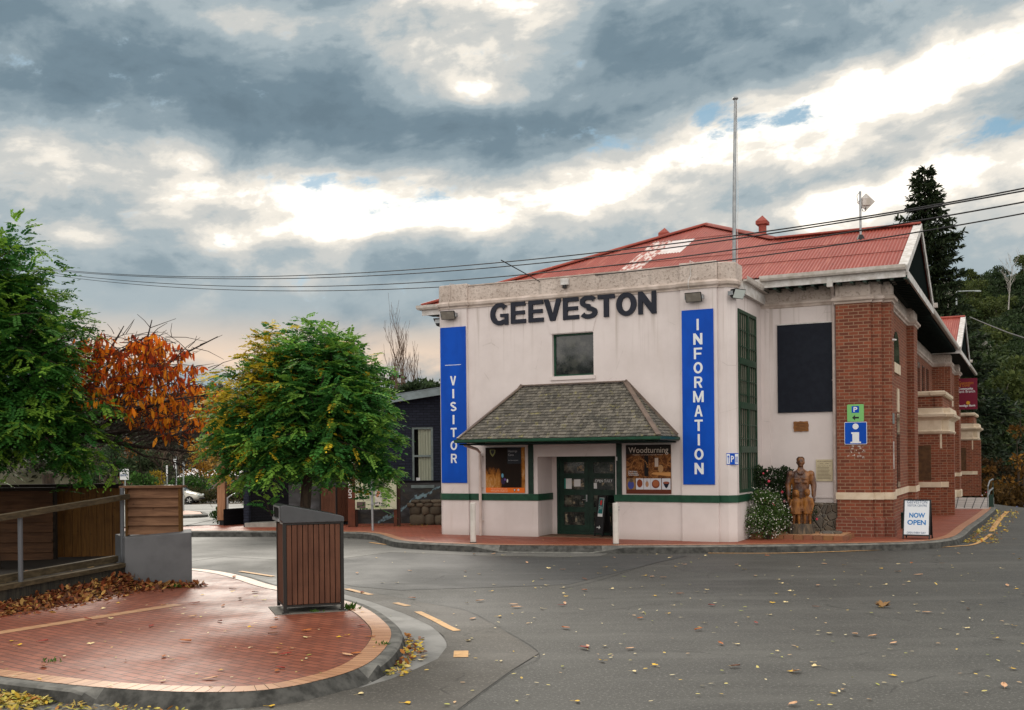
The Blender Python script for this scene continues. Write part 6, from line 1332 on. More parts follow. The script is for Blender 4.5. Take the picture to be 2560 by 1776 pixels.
for k in range(n):
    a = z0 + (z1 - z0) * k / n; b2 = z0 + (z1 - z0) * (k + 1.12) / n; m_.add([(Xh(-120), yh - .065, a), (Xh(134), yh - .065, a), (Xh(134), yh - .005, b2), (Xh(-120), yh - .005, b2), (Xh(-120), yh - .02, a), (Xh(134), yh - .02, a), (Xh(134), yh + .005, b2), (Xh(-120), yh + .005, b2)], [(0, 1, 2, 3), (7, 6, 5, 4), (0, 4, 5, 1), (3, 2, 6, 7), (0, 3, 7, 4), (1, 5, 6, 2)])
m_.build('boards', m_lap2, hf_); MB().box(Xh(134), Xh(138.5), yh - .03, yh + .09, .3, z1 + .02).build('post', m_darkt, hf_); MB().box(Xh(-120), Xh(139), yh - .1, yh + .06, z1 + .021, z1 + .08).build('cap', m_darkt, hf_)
# ramp deck
rp = thing('timber_ramp', 'raised timber ramp with sleeper edge beams against the grey block', 'ramp', (0, 0, 0))
e0, e1_ = Vector((-8.05, 13.2, 0)), Vector((-6.72, 18.05, 0)); dv = (e1_ - e0).normalized(); nv = Vector((-dv.y, dv.x, 0))
def along(k, off, z): p = e0 + (e1_ - e0) * k + nv * off; return (p.x, p.y, z)
m_ = MB(); m_.bar(along(-.25, .03, .22), along(1.0, .03, .30), .10, .44); m_.build('side_wall', M('mossy_sleeper_wall', (.045, .040, .030), (.020, .019, .017), 3, .9, .5, 20, .01, stretch=(6, 6, .7)), rp)
m_ = MB(); m_.bar(along(-.25, .02, .42), along(1.0, .02, .50), .16, .07); m_.bar(along(-.25, .20, .50), along(1.0, .20, .60), .10, .11); m_.build('edge_beam', m_old, rp)
m_ = MB(); m_.add([along(-.25, .25, .40), along(1.0, .25, .47), (-7.55, 20.1, .47), (-12, 20.1, .40), (-13, 13, .40)], [(0, 1, 2, 3, 4)]); m_.build('deck', m_darkt, rp)
hr = thing('handrail', 'grey timber handrail on steel pipe posts along the ramp', 'handrail', (0, 0, 0))
pA, pB = gp(52, 1462, .46), Vector((dp(306, 1341, 18.15))); zA = dp(46, 1286, pA.y)[2]; zB = dp(306, 1243, 18.15)[2]; xr = (pA + (pA - pB) * .9)
MB().bar((pA.x + (pA.x - pB.x) * .6, pA.y + (pA.y - pB.y) * .6, zA + (zA - zB) * .6), (pB.x + .05, pB.y + .08, zB + .005), .13, .085).build('rail', m_old, hr)
m_pipe = M('pipe_grey', (.10, .105, .115), None, rough=.4, metal=.3)
MB().tube([(pA.x, pA.y, .42), (pA.x, pA.y, zA - .02)], .036, 12).build('post', m_pipe, hr); MB().tube([(pB.x, pB.y, .3), (pB.x, pB.y, zB + .16)], .036, 12).build('post', m_pipe, hr)

# ---------------------------------------------------------------- overhead cables, all swung along one line over the street
m_wire = M('cable_black', (.020, .020, .022), None, rough=.6)
pA_, pB_ = Vector(dp(60, 670, 62)), Vector(dp(2760, 470, 17)); dW = Vector((pB_.x - pA_.x, pB_.y - pA_.y, 0)).normalized(); nW = Vector((-dW.y, dW.x, 0))
def wpt(u, v, off):
    r = ray(u, v); q = Vector((pA_.x, pA_.y, 0)) + nW * off; k = (q - EYEP).dot(nW) / r.dot(nW); return EYEP + r * k
WIRES = [('uppermost overhead cable crossing the sky to the right', [(60, 664), (103, 671), (219, 683), (376, 689.5), (639, 692), (800, 688), (1040, 671), (1300, 651.6), (1438, 640), (2000, 567), (2080, 555), (2560, 469), (2700, 443)], 0.0, .014),
         ('overhead cable running close below the uppermost one', [(60, 668), (110, 675), (219, 687), (376, 693), (639, 694), (800, 695), (1040, 685), (1300, 666), (1466, 643), (2000, 573), (2080, 561), (2560, 477), (2700, 452)], .25, .014),
         ('third overhead cable, crossing the red roof midway', [(60, 672), (125, 684), (376, 707), (639, 715.6), (800, 718), (1040, 706), (1300, 688), (1700, 643), (2000, 601), (2080, 588), (2305, 550), (2560, 505), (2700, 480)], .5, .014),
         ('lowest overhead cable, passing in front of the parapet', [(60, 678), (150, 691), (376, 714.6), (639, 726), (800, 728), (1040, 721), (1300, 706), (1700, 663), (1787, 654), (2000, 627.6), (2080, 615), (2305, 580.5), (2560, 531), (2700, 508)], .75, .013)]
for lab, pts, off, r in WIRES:
    us = np.array([p[0] for p in pts], float); vs_ = np.array([p[1] for p in pts], float); co = np.polyfit(us / 1000, vs_, 4); uu = np.linspace(60, 2720, 60)
    o = MB().tube([wpt(u, np.polyval(co, u / 1000), off) for u in uu], r, 6).build('overhead_cable', m_wire); setp(o, lab, 'cable', 'overhead cables across the street')
ra = Vector(W(*[fac(1349, 704, .05)[0], .05, fac(1349, 704, .05)[1]])); rb = wpt(1253, 651, .3)
ra2 = ra; rb2 = dp(1253, 651, ra.y - 2.2)
o = MB().tube([ra2, rb2], [.012, .014], 6).build('service_rod', m_wire); setp(o, 'thin dark rod sticking out from the parapet under the cables', 'rod')

# ---------------------------------------------------------------- cars, signs and posts in the distance
m_car = M('silver_beige_paint', (.40, .38, .33), None, rough=.25, metal=.35, coat=.6); m_carr = M('blue_paint', (.03, .05, .22), None, rough=.3, coat=.5); m_tyre = M('tyre_rubber', (.012, .012, .012), None, rough=.8); m_rim = M('alloy_rim', (.45, .44, .42), None, rough=.35, metal=.7)
def make_car(label, p, rz, paint, group='parked cars'):
    c = thing('parked_car', label, 'car', p, rz, group); L, Wd = 4.1, 1.68
    prof = [(-2.05, .35, .60, 1.0), (-2.0, .25, .80, .98)]
    # stations along x: (x, z_low, z_belt, half width, z_roof, roof half width)
    stn_ = [(-2.05, .38, .72, .70, .74, .60), (-1.92, .26, .92, .80, .98, .70), (-1.55, .22, .96, .83, 1.28, .62), (-.95, .2, .97, .84, 1.44, .60), (-.1, .2, .95, .84, 1.45, .60), (.45, .2, .93, .84, 1.32, .60), (1.02, .2, .90, .83, .93, .66), (1.5, .22, .84, .81, .86, .66), (1.86, .26, .72, .76, .76, .62), (2.05, .36, .56, .64, .60, .52)]
    rings = [[(x, -w, zl), (x, -w * 1.0, (zl + zb) / 2), (x, -w * .97, zb), (x, -rw, zr - .03), (x, -rw * .8, zr), (x, 0, zr + .015), (x, rw * .8, zr), (x, rw, zr - .03), (x, w * .97, zb), (x, w, (zl + zb) / 2), (x, w, zl), (x, 0, zl - .02)] for x, zl, zb, w, zr, rw in stn_]
    b = MB().loft(rings).build('body', paint, c, smooth=True); m = b.modifiers.new('round', 'SUBSURF'); m.levels = 1; m.render_levels = 2
    g = MB()
    for sy in (-1, 1):
        for q in ([(-1.5, 1.0), (-.95, 1.36), (-.28, 1.38), (-.28, .99)], [(-.2, .99), (-.2, 1.38), (.38, 1.27), (.86, .97)]): g.add([(x, sy * (.845 - (z - .95) * .50), z) for x, z in q], [(0, 1, 2, 3)])
    g.add([(1.0, -.56, .97), (1.0, .56, .97), (.50, .54, 1.31), (.50, -.54, 1.31)], [(0, 1, 2, 3)]); g.add([(-1.93, -.55, 1.02), (-1.93, .55, 1.02), (-1.60, .52, 1.28), (-1.60, -.52, 1.28)], [(0, 1, 2, 3)]); g.build('window', m_glass, c)
    for x in (-1.28, 1.3):
        for sy in (-1, 1):
            X = Matrix.Translation((x, sy * .76, .31)) @ Matrix.Rotation(PI / 2, 4, 'X'); w = thing('wheel', None, None); w.parent = c
            MB().lathe([(.20, -.09), (.29, -.09), (.31, -.05), (.31, .05), (.29, .09), (.20, .09)], 24).build('tyre', m_tyre, w, xf=X)
            m_ = MB(); m_.lathe([(.19, -.05), (.2, -.085), (.2, .085), (.19, .05)], 24)
            for k in range(5): a = 2 * PI * k / 5; m_.bar((.03 * math.cos(a), .03 * math.sin(a), -sy * -.086 * 1), (.19 * math.cos(a), .19 * math.sin(a), sy * .086), .06, .02); m_.bar((.03 * math.cos(a), .03 * math.sin(a), -.086 * sy), (.19 * math.cos(a), .19 * math.sin(a), -.086 * sy), .06, .02)
            m_.build('rim', m_rim, w, xf=X)
    for sy in (-1, 1):
        MB().ball((1.92, sy * .56, .66), (.09, .15, .08), 10, 6).build('headlight', m_lens2, c); MB().ball((-2.0, sy * .62, .8), (.05, .1, .13), 8, 6).build('tail_light', M('tail_red', (.3, .01, .01), None, rough=.2), c)
    MB().box(1.98, 2.07, -.6, .6, .34, .46).box(-2.08, -2.0, -.6, .6, .36, .5).build('bumper', m_black, c); return c
cpos = dp(473, 1257, 77.5); make_car('beige hatchback parked nose right behind the timber screen', (cpos.x - 1.3, cpos.y + .8, ground_z(cpos.x - 1.3, 77.5) + .02), math.radians(0), m_car)
cz = hill_right; cp2 = dp(2566, 1262, 60.0); make_car('blue car just beyond the crest of the street', (cp2.x + .5, cp2.y, cp2.z - 1.46), math.radians(20), m_carr)
m_grn = M('sign_steel', (.30, .33, .33), None, rough=.5)
def post_sign(name, label, u, vb, vt, depth, su0, su1, sv0, sv1, mat=None, r=.03, cat='sign', group=None, txt=None):
    t = thing(name, label, cat, (0, 0, 0), 0, group); a, b2 = dp(u, vb, depth), dp(u, vt, depth); MB().tube([a, b2], r, 8).build('post', m_grn, t)
    q0, q1 = dp(su0, sv1, depth), dp(su1, sv0, depth); MB().box(q0.x, q1.x, depth - r - .03, depth - r - .005, q0.z, q1.z).build('plate', mat or m_paper, t)
    if txt: MB().text(txt, (q0.x + q1.x) / 2, q0.z + (q1.z - q0.z) * .42, w=(q1.x - q0.x) * .85, h=(q1.z - q0.z) * .2, depth=.01, y=depth - r - .031, bold=.02).box(q0.x + .05, q1.x - .05, depth - r - .035, depth - r - .031, q1.z - .12, q1.z - .07).build('lettering', m_lslate, t)
    return t
post_sign('entry_sign', 'white ENTRY sign on a post beyond the timber fence', 313, 1262, 1172, 55, 301, 322.5, 1173, 1200, cat='sign', txt='ENTRY')
post_sign('street_sign', 'edge-on street sign with white plate and red top on a grey post', 441, 1262, 1142, 52, 434.5, 441, 1148, 1173, group='grey sign posts in the car park')
post_sign('street_sign', 'grey backed sign on a leaning post at the car park island', 459, 1279, 1155, 44.5, 455, 463, 1156, 1174, m_grn, group='grey sign posts in the car park')
post_sign('banner_sign', 'thin white upright banner far behind the car park', 418, 1262, 1165, 60, 416, 420, 1164, 1191, cat='banner')
# railing, give way sign at the crest
rl = thing('stair_railing', 'dark green steel stair railing at the end of the pale pavement landing', 'railing', (0, 0, 0))
r0 = gp(2469, 1270, ZP + .03); d0 = r0.y; A = lambda u, v, q=0.0: dp(u, v, d0 + q)
m_rg = M('railing_green', (.012, .035, .024), None, rough=.35)
MB().tube([A(2469.5, 1270), A(2469.5, 1217), A(2474, 1203, .8), A(2482, 1198, 2.2), A(2483, 1200, 2.4)], .026, 8).build('handrail', m_metal, rl)
MB().tube([A(2471, 1238), A(2474, 1228, .6), A(2482, 1221, 2.2)], .03, 8).build('handrail', m_metal, rl)
m_ = MB()
for u, q in ((2470, 0), (2473.5, .7), (2476, 1.2), (2478.5, 1.6), (2481, 2.1), (2483, 2.4)): p = A(u, 1271, q); m_.tube([(p.x, p.y, ZP - .3), (p.x, p.y, dp(u, 1205 if q else 1217, d0 + q)[2] - (.5 if 0 < q < 2.3 else 0))], .022, 6)
m_.build('baluster', m_rg, rl)
gw = thing('give_way_sign', 'red bordered triangular give way sign low beyond the landing', 'sign', (0, 0, 0)); dg = 64.0; a_, b_2, c_2 = dp(2443.5, 1228, dg), dp(2469.5, 1228, dg), dp(2456.5, 1246, dg)
def trip(k, y): g = (a_ + b_2 + c_2) / 3; return [(g.x + (p.x - g.x) * k, y, g.z + (p.z - g.z) * k) for p in (a_, b_2, c_2)]
MB().add(trip(1, dg) + trip(1, dg + .03), [(0, 1, 2), (5, 4, 3), (0, 3, 4, 1), (1, 4, 5, 2), (2, 5, 3, 0)]).build('border', M('sign_red', (.32, .015, .02), None), gw); MB().add(trip(.66, dg - .005), [(0, 1, 2)]).build('field', m_paper, gw)
MB().text('GIVE', (a_.x + b_2.x) / 2, a_.z - .10, w=.26, h=.085, depth=.004, y=dg - .006).text('WAY', (a_.x + b_2.x) / 2, a_.z - .2, w=.16, h=.07, depth=.004, y=dg - .006).build('lettering', m_black, gw)
MB().tube([(c_2.x, dg + .05, c_2.z - 2.4), (c_2.x, dg + .05, a_.z)], .03, 8).build('post', m_metal, gw)
sl1 = thing('street_lamp', 'thin grey street light pole with a straight arm before the wooded hill', 'street lamp', (0, 0, 0)); q = dp(2391, 779, 90); MB().tube([(q.x, 90, -3), dp(2391, 733, 90), dp(2392, 729, 90), dp(2449, 727, 90)], [.09, .07, .05, .04], 8).build('pole', m_grn, sl1); e = dp(2446, 728, 90); MB().box(e.x - .3, e.x + .2, 89.9, 90.1, e.z - .06, e.z + .03).build('lamp_head', m_grn, sl1)
rc = [Vector(dp(2425, 793, 50)), Vector(dp(2470, 812, 44)), Vector(dp(2520, 832, 38)), Vector(dp(2600, 858, 32))]
o = MB().tube(rc, .025, 6).build('service_cable', m_wire); setp(o, 'thick black service cable sloping from the far red gable to the right', 'cable')
# ================================================================ vegetation
rng = np.random.default_rng(11)
m_leaf = tint_mat('foliage', 0.55, 0.38, 0.16); m_leaf_m = tint_mat('foliage_matte', 0.75, 0.22, 0.2); m_leaf_c = tint_mat('autumn_foliage', 0.6, 0.5, 0.12); m_needle = tint_mat('needle_foliage', 0.7, 0.12, 0.2)
m_bark = M('bark', (.075, .052, .036), (.035, .026, .020), 5, .9, .8, 30, .02, stretch=(3, 3, .6)); m_bark_g = M('pale_bark', (.30, .27, .23), (.18, .16, .14), 3, .8, .3, 20, .01, stretch=(3, 3, .5)); m_twig = M('dark_twig', (.040, .026, .022), (.022, .015, .013), 8, .8)
def leaf_mesh(name, tmpl, pos, X, Y, Z, size, col, mat, parent=None, nface=1, faces=None):
    """tmpl (k,3): one leaf; X along it, Y across, Z its normal"""
    tmpl = np.asarray(tmpl, float); k = len(tmpl); N = len(pos); size = np.asarray(size).reshape(N, 1, 1)
    v = pos[:, None, :] + size * (tmpl[None, :, 0, None] * X[:, None, :] + tmpl[None, :, 1, None] * Y[:, None, :] + tmpl[None, :, 2, None] * Z[:, None, :])
    faces = faces or [tuple(range(k))]; fl = np.concatenate([np.array(f) for f in faces]); ls = np.array([len(f) for f in faces]); nf = len(faces)
    me = bpy.data.meshes.new(name); me.vertices.add(N * k); me.vertices.foreach_set('co', v.astype(np.float32).ravel())
    li = (np.arange(N)[:, None] * k + fl[None, :]).ravel(); me.loops.add(len(li)); me.loops.foreach_set('vertex_index', li.astype(np.int32))
    lt_ = np.tile(ls, N); st_ = np.concatenate([[0], np.cumsum(lt_)[:-1]]); me.polygons.add(N * nf); me.polygons.foreach_set('loop_start', st_.astype(np.int32)); me.polygons.foreach_set('loop_total', lt_.astype(np.int32))
    me.update(calc_edges=True)
    at = me.attributes.new('tint', 'FLOAT_COLOR', 'FACE'); c = np.repeat(np.concatenate([col, np.ones((N, 1))], 1), nf, 0); at.data.foreach_set('color', c.astype(np.float32).ravel())
    me.materials.append(mat); o = bpy.data.objects.new(name, me); COL.objects.link(o)
    if parent is not None: o.parent = parent
    return o
def unit(a): return a / np.maximum(np.linalg.norm(a, axis=-1, keepdims=True), 1e-9)
def frame_from(X, up):
    X = unit(X); Y = unit(np.cross(up, X)); Z = np.cross(X, Y); return X, Y, Z
OVAL = [(0, 0, 0), (.25, .20, .02), (.6, .24, .03), (.9, .12, .0), (1, 0, -.02), (.9, -.12, .0), (.6, -.24, .03), (.25, -.20, .02)]
DIAM = [(0, 0, 0), (.45, .28, .03), (1, 0, 0), (.45, -.28, .03)]
LANCE = [(0, 0, 0), (.3, .17, .03), (.65, .14, .03), (1, 0, -.05), (.65, -.14, .03), (.3, -.17, .03)]

def pinnate_tree(name, label, base, crown_c, radii, trunk_r, n_shoots, seed, pal, yellow=None, lean=(0, 0), leaf_len=.30, group=None, droop=1.0, skirt=0.3, lumpy=1.0):
    """round headed tree of feathery compound leaves on arching shoots"""
    r = np.random.default_rng(seed); t = thing(name, label, 'tree', base, 0, group); c = np.array(crown_c); R = np.array(radii)
    # shoots: from inside the head outward, lumpy outline
    d = unit(r.normal(size=(n_shoots, 3))); d[:, 2] = np.where(d[:, 2] < -.80, -d[:, 2], d[:, 2])
    dn = np.clip(-d[:, 2], 0, 1)[:, None]; hor = np.sqrt(np.maximum(1 - d[:, 2:3] ** 2, .05)); shape = np.concatenate([np.where(dn > 0, hor ** (-skirt), 1.0)] * 2 + [np.ones_like(hor)], 1)
    lump = 1 + .13 * np.sin(3.1 * np.arctan2(d[:, 1], d[:, 0]) + 2.2 * d[:, 2] + seed) + .09 * np.sin(7 * np.arctan2(d[:, 1], d[:, 0]) - 5 * d[:, 2]) + .075 * r.normal(size=n_shoots)
    depth_ = np.where(r.random(n_shoots) < .72, r.uniform(.74, .98, n_shoots), r.uniform(.35, .75, n_shoots))
    lump = 1 + (lump - 1) * lumpy; tip = d * shape * R * (lump * depth_)[:, None]; L = r.uniform(.35, .75, n_shoots) * (R.mean() / 1.75)
    sd_ = unit(d * np.array([1, 1, .75]) + np.array([0, 0, .30]) + .35 * r.normal(size=(n_shoots, 3)))
    start = tip - sd_ * L[:, None]
    P, A, U, S, C = [], [], [], [], []
    nl = 10; tw = MB()
    for i in range(n_shoots):
        s0, a = start[i], sd_[i]; side = unit(np.cross(a, [0, 0, 1.0])); 
        hue = r.normal(0, 1.3); dep = depth_[i]
        pts = [s0 + a * L[i] * f + np.array([0, 0, -.16 * droop * f * f * L[i]]) for f in (0, .4, .75, 1.0)]
        if i % 3 == 0: tw.tube([c + p for p in pts], [.010, .008, .006, .003], 4)
        yl = yellow(c + tip[i]) if yellow else 0.0
        for j in range(nl):
            f = (j + .6) / nl; p = s0 + a * L[i] * f + np.array([0, 0, -.16 * droop * f * f * L[i]]); sg = 1 if j % 2 else -1
            ld = unit(side * sg * .9 + a * (.35 + .5 * f) + np.array([0, 0, -.35 * droop]) + .28 * r.normal(size=3)); ll = leaf_len * r.uniform(.65, 1.1) * (1.0 if f < .8 else .75)
            isy = r.random() < yl; g = r.uniform(0, 1)
            base_c = np.array(pal[0]) * (1 - g) + np.array(pal[1]) * g
            if f > .72 and dep > .8: base_c = base_c * .5 + np.array(pal[2]) * .5
            if isy: base_c = np.array(pal[3]) * r.uniform(.7, 1.1)
            base_c = base_c * (1 + .12 * hue)
            lside = unit(np.cross(ld, [0, 0, 1.0]) + .25 * r.normal(size=3)); nrm = np.cross(lside, ld)
            npair = 7
            for q in range(npair):
                fr = .22 + .72 * q / npair; cp = p + ld * ll * fr + np.array([0, 0, -.22 * droop * ll * fr * fr])
                for sg2 in (-1, 1):
                    P.append(cp); A.append(unit(lside * sg2 + ld * .35 + np.array([0, 0, -.22]) + .12 * r.normal(size=3))); U.append(nrm + .2 * r.normal(size=3)); S.append(ll * .225 * r.uniform(.85, 1.1)); C.append(np.clip(base_c * r.uniform(.85, 1.15), .004, .9))
            P.append(p + ld * ll + np.array([0, 0, -.22 * droop * ll])); A.append(ld + np.array([0, 0, -.3])); U.append(nrm); S.append(ll * .2); C.append(base_c)
    P = np.array(P) + c; X, Y, Z = frame_from(np.array(A), np.array(U))
    leaf_mesh('crown', [(0, 0, 0), (.22, .2, .02), (.62, .25, .04), (1, 0, 0), (.62, -.25, .04), (.22, -.2, .02)], P, X, Y, Z, S, np.array(C), m_leaf, t)
    tr = MB(); top = c + np.array([0, 0, -R[2] * .35]); b0 = np.array([lean[0], lean[1], 0.0])
    tr.tube([b0, b0 * .5 + top * np.array([.3, .3, .5]), top], [trunk_r * 1.25, trunk_r, trunk_r * .9], 12)
    tb = tr.build('trunk', m_bark, t, smooth=True)
    br = MB()
    for k in range(11):
        a = 2 * PI * k / 11 + r.uniform(-.2, .2); e = c + np.array([math.cos(a) * R[0] * .7, math.sin(a) * R[1] * .7, R[2] * r.uniform(-.25, .65)]); m1 = (top + e) / 2 + np.array([0, 0, .12]); br.tube([top - np.array([0, 0, .1]), m1, e], [trunk_r * .45, trunk_r * .25, .012], 6)
    br.v += []; br.build('limb', m_bark, t); tw.build('twigs', m_twig, t); return t
GREENS = [(.030, .125, .028), (.080, .225, .042), (.25, .42, .05), (.56, .41, .030)]
tb_ = Vector((-3.29, 16.25, ZI)); ctr = dp(752, 1010, 16.25)
def yel(p):
    x, z = p[0], p[2]; f = np.clip((z - 2.75) / .7, 0, 1) * np.clip((-x - .05) / .5, 0, 1)
    return float(.58 * f + (.10 if x < -.6 else .03))
cz_ = ctr.z - ZI
pinnate_tree('robinia_tree', 'round mop-headed green tree with yellowing leaves at its upper left, behind the near bin', tuple(tb_), (.12, 0, cz_ - .14), (1.56, 1.56, 1.50), .085, 800, 4, GREENS, yel, leaf_len=.34, lumpy=.6, group='mop-headed robinia trees')
ltp = Vector((-9.05, 18.1, .1)); lc = dp(-55, 905, 18.1)
pinnate_tree('robinia_tree', 'tall dense green tree at the left edge draping over the timber screens', tuple(ltp), (lc.x - ltp.x, 0, lc.z - .34), (2.12, 1.7, 2.36), .12, 1250, 9, [(.022, .098, .018), (.064, .185, .030), (.26, .42, .04), (.42, .34, .02)], None, leaf_len=.38, skirt=.75, group='mop-headed robinia trees')

# ---------------------------------------------------------------- branching skeletons
def skeleton(r, base, direction, length, radius, levels, nch, spread, wob, up, shrink=.68, seg=5, minr=.003, first=.3):
    out, tips = [], []
    def go(p, d, L, rad, lv):
        pts = [p.copy()]; rads = [rad]; dd = d.copy()
        for i in range(seg):
            dd = unit(dd + wob * r.normal(size=3) + np.array([0, 0, up])); p = p + dd * L / seg; pts.append(p.copy()); rads.append(max(minr, rad * (1 - .75 * (i + 1) / seg)))
        out.append((pts, rads, lv))
        if lv == 0: tips.append((pts, dd)); return
        for k in range(nch[levels - lv]):
            f = first + (1 - first) * (k + r.random()) / nch[levels - lv]; i = min(int(f * seg), seg - 1); q = pts[i] + (pts[i + 1] - pts[i]) * (f * seg - i)
            ax = unit(r.normal(size=3)); nd = unit(dd * (1 - spread) + spread * unit(np.cross(dd, ax)) + np.array([0, 0, .05])); go(q, nd, L * shrink * r.uniform(.7, 1.15), max(minr, rads[i] * .55), lv - 1)
    go(np.array(base, float), unit(np.array(direction, float)), length, radius, levels); return out, tips

# red cherry: wide flat crown with bare twigs above
def cherry():
    r = np.random.default_rng(3); dpt = 19.4; base = dp(120, 1180, dpt + 2.0); t = thing('cherry_tree', 'autumn cherry tree with drooping red and orange leaves and bare top twigs', 'tree', (base.x, base.y, 0)); B = np.array([base.x, base.y, 0.0])
    br = MB(); tips = []
    def add(sk):
        o_, tp = sk
        for pts, rads, lv in o_:
            e = pts[-1] + B - np.array(EYEP); uu, vv = U0 + e[0] / e[1] * F_PX, V0 - e[2] / e[1] * F_PX
            if vv < 856 or uu > 535: continue
            br.tube(pts, rads, 6 if lv > 1 else 4, cap=False)
        tips.extend(tp)
    fork = np.array([0, 0, 2.05]); tr = MB().tube([(0, 0, 0), (.05, 0, 1.1), tuple(fork)], [.16, .13, .12], 10).build('trunk', m_bark, t, smooth=True)
    def lim(px, rad): pts = [np.array(dp(u, v, d_)) - B for u, v, d_ in px]; br.tube(pts, [rad * (1 - .8 * i / (len(pts) - 1)) for i in range(len(pts))], 7, cap=False); return pts
    main = [lim([(170, 1110, 20), (240, 1100, 19.6), (300, 1108, 19.4), (350, 1118, 19.3), (420, 1124, 19.2), (485, 1130, 19.1)], .06), lim([(200, 1095, 20), (280, 1085, 19.3), (360, 1075, 18.8), (430, 1090, 18.5), (500, 1065, 18.4)], .045),
            lim([(180, 1090, 20), (250, 1040, 20), (330, 980, 20.2), (400, 920, 20.3), (470, 880, 20.4), (545, 842, 20.5)], .05), lim([(170, 1090, 20), (230, 980, 20.2), (300, 880, 20.3), (370, 840, 20.4), (380, 800, 20.4)], .045),
            lim([(170, 1090, 20), (220, 960, 20.6), (290, 850, 20.8), (310, 815, 20.8)], .04), lim([(200, 1085, 20), (330, 1030, 19.2), (430, 1000, 18.8), (530, 985, 18.6)], .045), lim([(150, 1090, 20), (170, 950, 20), (210, 860, 20), (235, 812, 20)], .035),
            lim([(300, 1108, 19.4), (360, 1140, 19.2), (420, 1150, 19.1), (455, 1162, 19.1)], .025)]
    for (u0, v0), (u1, v1), dd in [((376, 820), (343, 786), 20.4), ((376, 820), (440, 797), 20.4), ((430, 845), (430, 808), 20.4), ((470, 870), (492, 840), 20.4), ((500, 862), (556, 838), 20.4), ((305, 840), (335, 800), 20.6), ((315, 835), (336, 798), 20.6), ((285, 835), (268, 810), 20.6), ((250, 850), (235, 808), 20.2), ((262, 850), (225, 825), 20.2), ((440, 860), (392, 837), 20.4), ((520, 920), (548, 912), 20.3), ((520, 1000), (545, 965), 18.8), ((340, 850), (343, 828), 20.4)]:
        a = np.array(dp(u0, v0, dd)) - B; b = np.array(dp(u1, v1, dd)) - B; br.tube([a, (a + b) / 2 + r.normal(0, .012, 3), b], [.008, .006, .004], 5)
    for pts in main:
        for k in range(15):
            f = r.uniform(.15, 1.0) * (len(pts) - 1); i = min(int(f), len(pts) - 2); q = pts[i] + (pts[i + 1] - pts[i]) * (f - i); dd = unit(pts[i + 1] - pts[i]); nd = unit(dd * .7 + .9 * unit(r.normal(size=3)) * np.array([1, 1, .45]) + np.array([.1, 0, .12]))
            add(skeleton(r, q, nd, r.uniform(.5, 1.0), .010, 1, [5], .6, .16, .02, .7, 4))
    br.build('branches', m_twig, t)
    P, A, U, S, C = [], [], [], [], []
    pal = np.array([(.46, .070, .010), (.62, .150, .012), (.70, .26, .018), (.26, .032, .010), (.14, .036, .012), (.66, .20, .012)])
    tw = MB()
    def uvof(p): w = p + B - np.array(EYEP); return U0 + w[0] / w[1] * F_PX, V0 - w[2] / w[1] * F_PX
    def toplim(u): return np.interp(u, [150, 200, 300, 350, 400, 440, 480, 520, 550], [880, 846, 828, 832, 842, 862, 880, 920, 975])
    def botlim(u): return np.interp(u, [150, 200, 260, 320, 380, 440, 500, 550], [1000, 985, 1000, 1040, 1062, 1092, 1105, 1090])
    for k in range(600):                                           # hanging leafy twigs through the whole flat crown
        u = r.uniform(165, 540); v = r.uniform(835, 1085); dq = r.uniform(18.3, 21.0)
        if v < toplim(u) + r.normal(0, 14) or v > botlim(u) + 12 or r.random() > np.interp(u, [200, 370, 470, 540], [1, .9, .5, .4]): continue
        q = np.array(dp(u, v, dq)) - B; d = unit(np.array([r.normal(.5, .7), r.normal(0, .7), r.normal(.05, .25)])); L = r.uniform(.35, .8); q2 = q + d * L + np.array([0, 0, -.05]); tw.tube([q, (q + q2) / 2 + np.array([0, 0, .04]), q2], [.010, .007, .004], 4, cap=False)
        for j in range(int(r.integers(6, 12))):
            p = q + (q2 - q) * r.random() + r.normal(0, .015, 3); uu, vv = uvof(p)
            if uu > 560 or vv < toplim(uu) - 16 or vv > botlim(uu) + 18: continue
            P.append(p); A.append(np.array([0, 0, -1.0]) + .36 * r.normal(size=3)); U.append(r.normal(size=3)); S.append(r.uniform(.12, .20)); jj = r.choice(6, p=[.30, .24, .10, .14, .12, .10]) if vv < 960 else r.choice(6, p=[.12, .26, .28, .07, .09, .18]); C.append(pal[jj] * r.uniform(.75, 1.2))
    for k in range(170):                                           # bare tangle under the leaves
        u = r.uniform(195, 470); v = r.uniform(botlim(u) - 25, 1118); q = np.array(dp(u, v, r.uniform(18.6, 20.4))) - B; d = unit(np.array([r.normal(.8, .5), r.normal(0, .6), r.normal(.12, .22)])); L = r.uniform(.4, .9); tw.tube([q, q + d * L * .5 + np.array([0, 0, .03]), q + d * L], [.011, .008, .004], 4, cap=False)
    tw.build('twigs', m_twig, t)
    X, Y, Z = frame_from(np.array(A), np.array(U)); leaf_mesh('leaves', [(0, 0, 0), (.25, .13, .02), (.55, .17, .04), (.85, .09, .0), (1, 0, -.03), (.85, -.09, .0), (.55, -.17, .04), (.25, -.13, .02)], np.array(P), X, Y, Z, S, np.array(C), m_leaf_c, t); return t
cherry()

